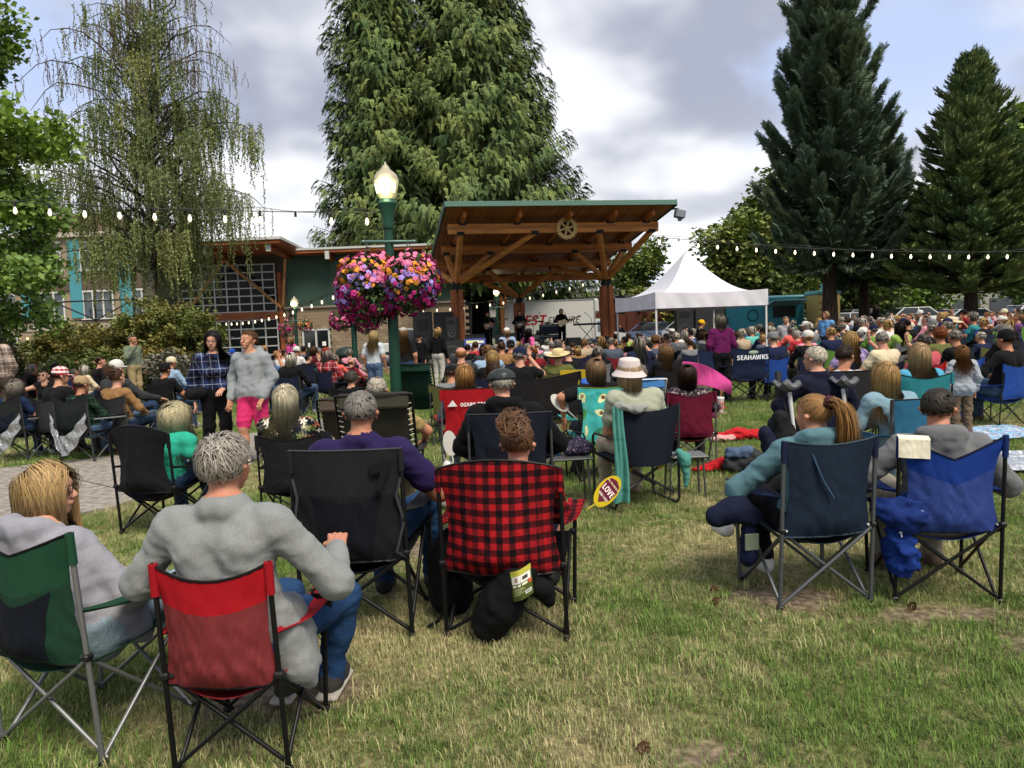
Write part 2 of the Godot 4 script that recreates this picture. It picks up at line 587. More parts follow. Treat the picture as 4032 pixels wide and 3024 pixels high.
# ---------------------------------------------------------------- pavilion
func make_pavilion() -> void:
	var t := thing("stage_pavilion", "open timber stage pavilion with shed roof on three forked posts", "pavilion", Vector3(-2.26, 0, -29.0), 0.173)
	var tm := timber("#d08a48", 0.35, "wood_h")
	var tm2 := timber("#c67c40", 0.35, "wood_h")
	var iron := mat(Color("#1b1c1e"), 0.5, {"metal": 0.6})
	var W := 9.3
	var D := 12.2
	var yr := func(d: float) -> float: return 6.50 - d * 0.135
	# soffit boards running front to back
	var bw := 0.15
	var nb := int(W / bw)
	var plank := Geo.new()
	plank.box(Vector3.ZERO, Vector3(bw - 0.012, 0.03, D / cos(0.134)), Basis(), 0.006)
	var pms := [plank.mesh(timber("#b06c38", 0.5)), plank.mesh(timber("#a2602f", 0.5)), plank.mesh(timber("#b8763f", 0.5))]
	rng.seed = 4
	for k in nb:
		var o := part(t, "plank", pms[rng.randi() % 3], null, Vector3(bw * (k + 0.5), yr.call(D * 0.5), -D * 0.5))
		o.rotation.x = -0.1342
	var rf := Geo.new()
	rf.box(Vector3(W * 0.5, yr.call(D * 0.5) + 0.11, -D * 0.5), Vector3(W + 0.1, 0.16, D / cos(0.134) + 0.1), Basis(Vector3.RIGHT, -0.1342))
	var roof := gp(t, "roof", rf, paint("#55706a"))
	var fas := Geo.new()
	fas.box(Vector3(W * 0.5, yr.call(0.0) + 0.10, 0.08), Vector3(W + 0.16, 0.2, 0.05), Basis(), 0.01)
	gp(roof, "fascia", fas, paint("#5f8378"))
	for s in [0.0, W]:
		var rk := Geo.new()
		rk.bar(Vector3(s + (-0.08 if s == 0.0 else 0.08), yr.call(-0.05) + 0.09, 0.06), Vector3(s + (-0.08 if s == 0.0 else 0.08), yr.call(D) + 0.09, -D - 0.05), 0.05, 0.26)
		gp(roof, "verge_trim", rk, paint("#33524a"))
	var seam := Geo.new()
	for k in 20:
		var x := 0.25 + k * 0.47
		seam.bar(Vector3(x, yr.call(0) + 0.205, 0.04), Vector3(x, yr.call(D) + 0.205, -D), 0.02, 0.04)
	gp(roof, "seams", seam, paint("#5f8378")).set_meta("kind", "stuff")
	# purlins and cross beams
	for x in [0.75, 3.0, 5.1, 7.0, 8.6]:
		var g := Geo.new()
		g.bar(Vector3(x, yr.call(0.5) - 0.13, -0.5), Vector3(x, yr.call(D - 0.4) - 0.13, -D + 0.4), 0.14, 0.24, Vector3.UP, 0.01)
		gp(t, "rafter", g, tm2)
	var bd := [1.5, 4.9, 8.2, 11.4]
	var by := []
	for k in 4:
		var y: float = yr.call(bd[k]) - 0.25 - 0.2
		by.append(y - 0.2)
		var g := Geo.new()
		g.box(Vector3(W * 0.5, y, -bd[k]), Vector3(W - 0.3, 0.40, 0.2), Basis(), 0.012)
		var b := gp(t, "beam", g, tm if k == 0 else tm2)
		if k < 3:
			for x in [0.75, 3.0, 5.1, 7.0, 8.6]:
				var c := Geo.new()
				c.box(Vector3(x, y + 0.22, -bd[k] + 0.11), Vector3(0.3, 0.16, 0.02))
				gp(b, "bracket", c, iron)
	# posts and forked struts
	var posts := [[0.72, 4.6, 3.92, [[0.66, 0], [3.75, 0], [0.35, 1], [2.35, 1], [0.1, 2], [1.75, 2]]],
		[7.75, 4.6, 3.92, [[6.55, 0], [8.85, 0], [6.35, 1], [8.7, 1], [6.0, 2], [8.55, 2]]],
		[4.62, 10.2, 3.45, [[2.7, 2], [6.3, 2], [2.9, 3], [6.2, 3]]]]
	for p in posts:
		var g := Geo.new()
		for sx in [-1, 1]:
			for sz in [-1, 1]:
				g.box(Vector3(p[0] + sx * 0.15, (0.85 + p[2]) * 0.5 - 0.2, -p[1] + sz * 0.15), Vector3(0.24, p[2] - 0.85 - 0.3, 0.24), Basis(), 0.03)
		g.box(Vector3(p[0], (0.85 + p[2]) * 0.5 - 0.3, -p[1]), Vector3(0.4, p[2] - 0.85 - 0.4, 0.4))
		var po := gp(t, "post", g, timber("#a85f35", 0.4))
		var s := Geo.new()
		s.box(Vector3(p[0], p[2] - 0.2, -p[1]), Vector3(0.34, 0.5, 0.34), Basis(), 0.04)
		gp(po, "steel_cap", s, iron)
		for q in p[3]:
			var r := Geo.new()
			var top := Vector3(q[0], by[q[1]] + 0.02, -bd[q[1]])
			var bot := Vector3(p[0] + (q[0] - p[0]) * 0.06, p[2], -p[1] + (-bd[q[1]] + p[1]) * 0.06)
			r.bar(bot, top, 0.2, 0.2, Vector3(0.3, 0, 1), 0.015)
			var st := gp(t, "strut", r, tm)
			var h := Geo.new()
			h.box(top, Vector3(0.3, 0.14, 0.26))
			gp(st, "bracket", h, iron)
	# cog emblem on the front beam
	var em := Geo.new()
	var cx := Vector3(5.1, by[0] + 0.16, -bd[0] + 0.16)
	var poly := PackedVector2Array()
	for k in 24:
		var a := TAU * k / 24
		for q in [[-0.075, 0.42], [-0.05, 0.475], [0.05, 0.475], [0.075, 0.42]]:
			poly.append(Vector2(cos(a + q[0]), sin(a + q[0])) * q[1])
	var hole := PackedVector2Array()
	for k in 40: hole.append(Vector2(cos(TAU * k / 40), sin(TAU * k / 40)) * 0.30)
	for half in 2: # ring as two halves so that it has a real hole
		var rg := PackedVector2Array()
		for k in 49:
			rg.append(poly[(half * 48 + k) % 96])
		for k in 21: rg.append(hole[(half * 20 + 20 - k) % 40])
		em.prism(rg, 0.06, Transform3D(Basis(), cx))
	for k in 6:
		var a := TAU * k / 6 + 0.26
		var d := Vector3(cos(a), sin(a), 0)
		em.bar(cx + d * 0.05, cx + d * 0.32, 0.075, 0.04, Vector3(0, 0, 1))
	em.lathe([Vector2(0, 0.04), Vector2(0.1, 0.04), Vector2(0.1, -0.02)], 16, Transform3D(Basis(Vector3.RIGHT, PI / 2), cx))
	gp(t, "cog_emblem", em, paint("#d8b878"))
	var ed := Geo.new()
	ed.lathe([Vector2(0, 0), Vector2(0.42, 0)], 32, Transform3D(Basis(Vector3.RIGHT, PI / 2), cx + Vector3(0, 0, -0.045)))
	gp(t, "emblem_backing", ed, mat(Color("#3c2413"), 0.8))
	# floodlight on the roof corner
	var fl := thing("floodlight", "grey floodlight bracketed to the pavilion roof corner", "floodlight", t.transform * Vector3(9.52, 6.2, -0.1), 0.173)
	var g2 := Geo.new(); g2.box(Vector3(0.05, -0.05, 0), Vector3(0.42, 0.34, 0.3), Basis(Vector3.FORWARD, 0.2), 0.04)
	gp(fl, "housing", g2, paint("#7f8890"))
	var g3 := Geo.new(); g3.box(Vector3(-0.15, 0.16, 0), Vector3(0.25, 0.06, 0.08)); g3.box(Vector3(-0.02, 0.1, 0), Vector3(0.05, 0.16, 0.05))
	gp(fl, "bracket", g3, iron)
	var g4 := Geo.new(); g4.box(Vector3(0.05, -0.27, 0.0), Vector3(0.16, 0.12, 0.16), Basis(), 0.03)
	gp(fl, "sensor", g4, paint("#596068"))
	# deck
	var dk := thing("stage_deck", "low concrete stage platform under the timber pavilion roof", "stage", t.position, 0.173)
	var dg := Geo.new()
	dg.prism(PackedVector2Array([Vector2(-0.6, -3.2), Vector2(9.6, -3.2), Vector2(10.1, -7.5), Vector2(8.2, -13.0), Vector2(1.2, -13.0), Vector2(-0.9, -7.5)]), 0.86, Transform3D(Basis(Vector3.RIGHT, PI / 2).scaled(Vector3(1, 1, 1)) * Basis.from_scale(Vector3(1, 1, 1)), Vector3(0, 0.43, 0)))
	gp(dk, "platform", dg, mat(Color("#77736c"), 0.9, {"tex": "concrete", "s": 0.5}))
	for side in [[-0.35, -4.4, -1.35, -2.0], [9.3, -4.2, 11.1, -2.4]]: # sloping handrails beside the steps
		var hr := Geo.new()
		var a := Vector3(side[0], 1.85, side[1])
		var b := Vector3(side[2], 0.95, side[3])
		hr.tube([a + Vector3(0, -1.0, 0), a, b, Vector3(b.x, 0.0, b.z)], 0.025, 8)
		hr.tube([a + Vector3(0, -0.45, 0), b + Vector3(0, -0.45, 0)], 0.02, 6)
		gp(dk, "handrail", hr, steel("#4b4d50"))
		var sg := Geo.new()
		for k in 4:
			var p := Vector3(side[0], 0, side[1]).lerp(Vector3(side[2], 0, side[3]), (k + 1) / 4.5)
			var hh := 0.86 - (k + 1) * 0.18
			if hh > 0.05: sg.box(Vector3(p.x + (0.7 if k >= 0 and side[0] < 0 else -0.7), hh * 0.5, p.z), Vector3(1.3, hh, 0.45))
		gp(dk, "steps", sg, mat(Color("#77736c"), 0.9, {"tex": "concrete", "s": 0.5}))

# ---------------------------------------------------------------- canopy tent
func make_tent() -> void:
	var A := Vector3(3.62, 0, -18.4) # front corner posts and back ones
	var B := Vector3(6.62, 0, -18.95)
	var u := (B - A).normalized()
	var w := Vector3(u.z, 0, -u.x)
	if w.z > 0: w = -w
	var L := 3.03
	var t := thing("canopy_tent", "white peaked pop-up canopy tent on thin white legs", "tent", A)
	var wm := mat(Color("#cdcdd6"), 0.7, {"nrm": "folds_n", "ns": 0.18, "s": 0.35, "back": Color(0.5, 0.5, 0.55)})
	var cs := [Vector3.ZERO, u * L, u * L + w * L, w * L]
	var peak: Vector3 = (cs[0] + cs[2]) * 0.5 + Vector3(0, 3.62, 0)
	var side_names := 0
	for k in 4:
		var a: Vector3 = cs[k] + Vector3(0, 2.45, 0)
		var b: Vector3 = cs[(k + 1) % 4] + Vector3(0, 2.45, 0)
		var fn := func(p: float, q: float) -> Vector3:
			var e: Vector3 = a.lerp(b, p)
			var r: Vector3 = e.lerp(peak, q)
			r.y -= 0.34 * sin(PI * pow(q, 0.85)) * (1.0 - 0.10 * sin(PI * p))
			r.y -= 0.05 * sin(PI * p) * (1 - q)
			return r
		var g := Geo.new()
		g.sheet(fn, 14, 14, 0.004)
		var pn := gp(t, "roof_panel", g, wm)
		var out := ((a + b) * 0.5 - Vector3(peak.x, 2.45, peak.z)).normalized()
		var fv := func(p: float, q: float) -> Vector3:
			var e: Vector3 = a.lerp(b, p) + out * 0.012
			e.y += lerpf(-0.40, 0.01 - 0.05 * sin(PI * p), q)
			e += out * (0.018 * sin(p * 19.0 + k) * (1 - q) + 0.012 * sin(p * 43.0 + q * 3.0 + k * 2) * (1 - q))
			return e
		var h := Geo.new()
		h.sheet(fv, 28, 5, 0.003)
		gp(pn, "valance", h, wm)
	for k in 4:
		var g := Geo.new()
		g.box(cs[k] + Vector3(0, 1.2, 0) * 1.0 + (peak - cs[k]) * Vector3(0.02, 0, 0.02), Vector3(0.045, 2.4, 0.045), Basis(), 0.006)
		var lg := gp(t, "leg", g, paint("#dcdcde", 0.4))
		var f := Geo.new()
		f.box(cs[k] + Vector3(0, 0.01, 0) + (peak - cs[k]) * Vector3(0.02, 0, 0.02), Vector3(0.12, 0.015, 0.12))
		gp(lg, "foot", f, paint("#dcdcde", 0.4))
	var tr := Geo.new()
	for k in 4:
		var mid := Vector3(peak.x, 0, peak.z)
		var a: Vector3 = cs[k].lerp(mid, .04) + Vector3(0, 2.2, 0)
		var b: Vector3 = cs[(k + 1) % 4].lerp(mid, .04) + Vector3(0, 2.2, 0)
		var m1 := (a + b) * 0.5
		for q in [[a, m1], [m1, b]]:
			tr.bar(q[0] + Vector3(0, 0.15, 0), q[1] + Vector3(0, -0.12, 0), 0.014, 0.025)
			tr.bar(q[0] + Vector3(0, -0.12, 0), q[1] + Vector3(0, 0.15, 0), 0.014, 0.025)
	gp(t, "scissor_frame", tr, paint("#cfcfd2", 0.4))
	var lg2 := Geo.new()
	lg2.box(cs[0] + Vector3(-0.004, 2.17, 0) + w * 0.16 - u * 0.012, Vector3(0.004, 0.11, 0.09), Basis(Vector3.UP, -0.08))
	gp(t, "maker_patch", lg2, mat(Color("#9a9aa2"), 0.8))

# ---------------------------------------------------------------- lamp posts, baskets and string lights
func make_lamp(at: Vector3, label: String, hgt := 4.38, lit := true) -> Node3D:
	var t := thing("street_lamp", label, "street lamp", at, 0.0, "acorn street lamps")
	var gm := mat(Color("#1f4a3c"), 0.42, {"tex": "fine", "s": 4.0, "metal": 0.2})
	var s := hgt / 4.38
	var g := Geo.new()
	g.lathe([Vector2(0.21, 0), Vector2(0.21, 0.12), Vector2(0.17, 0.16), Vector2(0.16, 0.5), Vector2(0.125, 0.62), Vector2(0.12, 0.66)], 24)
	gp(t, "base", g, gm)
	var p := Geo.new()
	p.lathe([Vector2(0.098, 0.64), Vector2(0.085, 2.0), Vector2(0.07, 3.35 * s)], 48, Transform3D(), 0.12, 12)
	gp(t, "pole", p, gm)
	var y0 := 3.35 * s
	var c := Geo.new()
	c.lathe([Vector2(0.07, y0), Vector2(0.09, y0 + 0.02), Vector2(0.085, y0 + 0.06), Vector2(0.1, y0 + 0.2), Vector2(0.12, y0 + 0.32), Vector2(0.155, y0 + 0.40), Vector2(0.16, y0 + 0.43), Vector2(0.13, y0 + 0.45), Vector2(0.13, y0 + 0.48)], 24)
	gp(t, "capital", c, gm)
	var y1 := y0 + 0.47
	var gl := Geo.new()
	gl.lathe([Vector2(0.11, y1), Vector2(0.15, y1 + 0.08), Vector2(0.185, y1 + 0.2), Vector2(0.2, y1 + 0.3)], 28)
	var e := gp(t, "globe", gl, mat(Color("#c9c694"), 0.3, {"emit": Color("#f0ecae"), "e": 0.06 if lit else 0.05}))
	var gt := Geo.new()
	gt.lathe([Vector2(0.2, y1 + 0.3), Vector2(0.195, y1 + 0.34), Vector2(0.17, y1 + 0.40), Vector2(0.115, y1 + 0.45), Vector2(0.075, y1 + 0.48), Vector2(0.07, y1 + 0.50), Vector2(0.045, y1 + 0.54), Vector2(0.02, y1 + 0.565), Vector2(0.012, y1 + 0.60), Vector2(0.001, y1 + 0.61)], 28)
	gp(e, "roof_cap", gt, mat(Color("#b9b39c"), 0.45, {"tex": "fine", "s": 6.0}))
	var tb := Geo.new()
	for k in 5:
		var a := PI * (0.2 + 0.15 * k)
		tb.tube([Vector3(cos(a) * 0.165, y1 + 0.1, sin(a) * 0.165), Vector3(cos(a) * 0.192, y1 + 0.25, sin(a) * 0.192)], 0.014, 8)
	gp(e, "lamp_tubes", tb, mat(Color.WHITE, 0.4, {"emit": Color("#fffde8"), "e": 0.5}))
	var cb := Geo.new()
	cb.tube([Vector3(-0.42, y0 - 0.18, 0.0), Vector3(0.42, y0 - 0.22, 0.1)], 0.028, 8)
	for sx in [-1, 1]: cb.ball(Vector3(0.42 * sx, y0 - 0.2 - sx * 0.02, 0.05 + 0.05 * sx), Vector3(0.035, 0.035, 0.035), 8, 6)
	gp(t, "crossarm", cb, steel("#5f7d78"))
	if lit:
		var ol := OmniLight3D.new()
		ol.name = "glow"
		ol.light_color = Color("#fff4c4")
		ol.light_energy = 0.25
		ol.light_size = 0.15
		ol.shadow_enabled = true
		t.add_child(ol)
		ol.position = Vector3(0, y1 + 0.2, 0.24)
	return t

func flower_geo(col: Color) -> Geo:
	var g := Geo.new()
	var c0 := g.vert(Vector3(0, 0, -0.012), Vector3(0, 0, 1))
	var ring := []
	for k in 10:
		var a := TAU * k / 10
		var r := 0.032 if k % 2 == 0 else 0.025
		ring.append(g.vert(Vector3(cos(a) * r, sin(a) * r, 0.004 + 0.004 * (k % 2)), Vector3(cos(a) * 0.35, sin(a) * 0.35, 0.9).normalized()))
	for k in 10: g.tri(c0, ring[k], ring[(k + 1) % 10])
	return g

func make_basket(at: Vector3, r: float, label: String, colours: Array, drop := 0.9, nfl := 430, chain := 0.35) -> void:
	# colours: [albedo, lowest height fraction, highest, share, word]
	var t := thing("hanging_flower_basket", label, "flower basket", at, 0.0, "petunia baskets on the lamps")
	var b := Geo.new()
	b.lathe([Vector2(0, -r * 0.25), Vector2(r * 0.35, -r * 0.2), Vector2(r * 0.5, r * 0.1)], 16)
	gp(t, "basket", b, mat(Color("#3d2f22"), 0.9))
	var fol := []
	var fcol := []
	for k in int(nfl * 1.5):
		var d := Vector3(rng.randfn(), rng.randfn() * 0.9, rng.randfn()).normalized()
		var rr := r * rng.randf_range(0.72, 0.99)
		var p := Vector3(d.x * rr, d.y * rr * drop - r * 0.06, d.z * rr)
		fol.append(Transform3D(Basis.from_euler(Vector3(rng.randf() * TAU, rng.randf() * TAU, 0)).scaled(Vector3.ONE * rng.randf_range(0.8, 1.5)), p))
		fcol.append(Color(0.05, 0.085, 0.028) * rng.randf_range(0.7, 1.4))
	var lf := Geo.new()
	for k in 3: leaf(lf, Vector3.ZERO, Basis(Vector3.UP, k * 2.1) * Basis(Vector3.RIGHT, 0.5), 0.06, 0.035)
	multi(t, "foliage", lf.mesh(mat(Color.WHITE, 0.6, {"vc": true, "back": Color(0.2, 0.3, 0.1)})), fol, fcol).set_meta("kind", "stuff")
	for ci in colours.size():
		var q: Array = colours[ci]
		var g := flower_geo(Color.WHITE)
		var xf := []
		var cl := []
		var cen := []
		for k in 9: cen.append(Vector3(rng.randfn(), 0, rng.randfn()).normalized())
		var made := 0
		var tries := 0
		while made < int(nfl * q[3]) and tries < nfl * 30:
			tries += 1
			var d := Vector3(rng.randfn(), rng.randf_range(-1.15, 1.1), rng.randfn()).normalized()
			var h := d.y * 0.5 + 0.5 + 0.13 * sin(atan2(d.x, d.z) * 3.0 + ci * 2.3)
			if h < q[1] or h > q[2]: continue
			var rr := r * rng.randf_range(0.93, 1.07) * (1.0 + 0.06 * sin(d.x * 5 + d.y * 7 + ci))
			var p := Vector3(d.x * rr, d.y * rr * drop, d.z * rr)
			var z := (d + Vector3(rng.randfn(), rng.randfn(), rng.randfn()) * 0.35).normalized()
			var x := Vector3.UP.cross(z).normalized()
			xf.append(Transform3D(Basis(x, z.cross(x), z).scaled_local(Vector3.ONE * rng.randf_range(1.1, 1.8)), p))
			var cc: Color = q[0]
			cl.append(cc * rng.randf_range(0.75, 1.2))
			made += 1
		var o := multi(t, q[4] + "_blossoms", g.mesh(mat(Color.WHITE, 0.6, {"vc": true, "back": Color(0.35, 0.3, 0.35)})), xf, cl)
		o.set_meta("kind", "stuff")
	var chs := Geo.new()
	for k in 3:
		var a := TAU * k / 3
		for j in 9:
			var p0 := Vector3(cos(a) * r * 0.45, r * 0.1, sin(a) * r * 0.45).lerp(Vector3(0, r * 0.9 + chain, 0), j / 9.0)
			var p1 := Vector3(cos(a) * r * 0.45, r * 0.1, sin(a) * r * 0.45).lerp(Vector3(0, r * 0.9 + chain, 0), (j + 1.15) / 9.0)
			chs.bar(p0, p1, 0.012 if j % 2 == 0 else 0.004, 0.004 if j % 2 == 0 else 0.012)
	gp(t, "chain", chs, steel("#6a6c6c"))

func string_lights(label: String, pts: Array, n: int, sag: float, big := 1.0, e := 0.5) -> void:
	var t := thing("string_lights", label, "string lights", pts[0], 0.0, "festoon lights over the lawn")
	var a: Vector3 = Vector3.ZERO
	var b: Vector3 = pts[1] - pts[0]
	var line := []
	for k in 33:
		var f := k / 32.0
		line.append(a.lerp(b, f) - Vector3(0, sag * 4 * f * (1 - f), 0))
	var g := Geo.new()
	g.tube(line, 0.008 * big, 6)
	var l2 := []
	for k in 33: l2.append(line[k] + Vector3(0, 0.035 * big * (1 + sin(k * 0.9)), 0.02))
	g.tube(l2, 0.005 * big, 5)
	gp(t, "cable", g, mat(Color("#3a3c3c"), 0.6))
	var sk := Geo.new()
	sk.lathe([Vector2(0.004, 0.02), Vector2(0.018, 0.0), Vector2(0.022, -0.03), Vector2(0.022, -0.085), Vector2(0.012, -0.09)], 10)
	var bl := Geo.new()
	bl.lathe([Vector2(0.014, -0.085), Vector2(0.018, -0.105), Vector2(0.03, -0.14), Vector2(0.033, -0.17), Vector2(0.022, -0.2), Vector2(0.001, -0.215)], 12)
	var ms := sk.mesh(mat(Color("#17181a"), 0.6))
	var mb := bl.mesh(mat(Color("#fff3d8"), 0.3, {"emit": Color("#ffe9c0"), "e": e}))
	for k in n:
		var f := (k + 0.5) / n
		var p := a.lerp(b, f) - Vector3(0, sag * 4 * f * (1 - f), 0)
		var s := part(t, "socket", ms, null, p)
		s.scale = Vector3.ONE * big
		part(s, "bulb", mb)
# ---------------------------------------------------------------- vegetation
func leaf(g: Geo, p: Vector3, b: Basis, ln: float, wd: float) -> void:
	var z := b.z
	var x := b.x
	var y := z.cross(x).normalized()
	if y.y < 0: x = -x; y = -y
	var m := p + z * ln * 0.5 + y * ln * 0.10
	var i := g.vert(p, y); g.vert(m + x * wd * 0.5, (y + x * 0.3).normalized()); g.vert(p + z * ln - y * ln * 0.05, y); g.vert(m - x * wd * 0.5, (y - x * 0.3).normalized())
	g.tri(i, i + 2, i + 1); g.tri(i, i + 3, i + 2)

func rand_basis() -> Basis:
	return Basis.from_euler(Vector3(rng.randf() * TAU, rng.randf() * TAU, rng.randf() * TAU))

func clump_mesh(n: int, r: float, ln: float, wd: float, sd: int, m: Material) -> ArrayMesh:
	rng.seed = sd
	var g := Geo.new()
	for k in n:
		var d := Vector3(rng.randfn(), rng.randfn(), rng.randfn()).normalized() * r * pow(rng.randf(), 0.5)
		var up := (Vector3.UP * 0.7 + Vector3(rng.randfn(), rng.randfn(), rng.randfn()) * 0.55).normalized()
		var z := Vector3(rng.randfn(), rng.randfn() * 0.5 - 0.3, rng.randfn())
		z = (z - up * z.dot(up)).normalized()
		var f := rng.randf_range(0.7, 1.2)
		leaf(g, d, Basis(up.cross(z), up, z), ln * f, wd * f)
	return g.mesh(m)

func leafm() -> StandardMaterial3D:
	return mat(Color.WHITE, 0.55, {"vc": true, "back": Color(0.5, 0.55, 0.2), "spec": 0.3})
func needlem() -> StandardMaterial3D:
	return mat(Color.WHITE, 0.7, {"vc": true, "back": Color(0.12, 0.14, 0.06), "spec": 0.2})

func trunk_tube(g: Geo, a: Vector3, b: Vector3, ra: float, rb: float, wob: float, seg := 8, sides := 10) -> Array:
	var pts := []
	var rs := []
	var ph := rng.randf() * 9
	for k in seg + 1:
		var f := float(k) / seg
		pts.append(a.lerp(b, f) + Vector3(sin(f * 5 + ph), 0, cos(f * 4 + ph * 2)) * wob * f * (1.2 - f))
		rs.append(lerpf(ra, rb, f) * (1.0 + 0.35 * pow(1 - f, 6)))
	g.tube(pts, rs, sides)
	return pts

# broad-leaved tree or shrub: blobs = [[centre, radii]]
func leafy(called: String, label: String, category: String, at: Vector3, th: float, tr: float, blobs: Array, n: int, clump: Mesh, cols: Array, group := "", barkc := "#4b4136") -> void:
	var t := thing(called, label, category, at, 0.0, group)
	var g := Geo.new()
	var top := Vector3(0, th, 0)
	trunk_tube(g, Vector3(0, -0.15, 0), top, tr, tr * 0.6, 0.1)
	for b in blobs:
		trunk_tube(g, top * rng.randf_range(0.6, 1.0), b[0], tr * 0.5, tr * 0.1, 0.25, 6, 6)
		for k in 3:
			var d: Vector3 = b[0] + Vector3(rng.randfn(), rng.randfn(), rng.randfn()).normalized() * b[1] * 0.75
			trunk_tube(g, b[0] * 0.8 + top * 0.2, d, tr * 0.22, tr * 0.05, 0.15, 5, 5)
	gp(t, "trunk", g, mat(Color(barkc), 0.9, {"tex": "bark", "nrm": "bark_n", "s": 1.5}))
	var tot := 0.0
	for b in blobs: tot += pow(b[1].x * b[1].y * b[1].z, 0.667)
	var xf := []
	var cl := []
	for b in blobs:
		var cnt := int(n * pow(b[1].x * b[1].y * b[1].z, 0.667) / tot)
		# each lobe is made of smaller sprays so that gaps open between them
		var subs := []
		for k in int(12 + cnt / 22.0):
			var d := Vector3(rng.randfn(), rng.randfn() * 0.9 + 0.15, rng.randfn()).normalized()
			subs.append(d * pow(rng.randf(), 0.33) * rng.randf_range(0.8, 1.08))
		var cc := Color(cols[rng.randi() % cols.size()])
		for k in cnt:
			var s: Vector3 = subs[rng.randi() % subs.size()]
			var p: Vector3 = b[0] + (s + Vector3(rng.randfn(), rng.randfn() * 0.7, rng.randfn()) * 0.11) * b[1]
			xf.append(Transform3D(rand_yaw().scaled(Vector3.ONE * rng.randf_range(0.7, 1.3)), p))
			var c2: Color = cols[rng.randi() % cols.size()]
			cl.append(cc.lerp(c2, 0.55) * rng.randf_range(0.7, 1.3))
	multi(t, "crown", clump, xf, cl).set_meta("kind", "stuff")

func rand_yaw() -> Basis:
	return Basis.from_euler(Vector3(rng.randf_range(-0.5, 0.5), rng.randf() * TAU, rng.randf_range(-0.5, 0.5)))

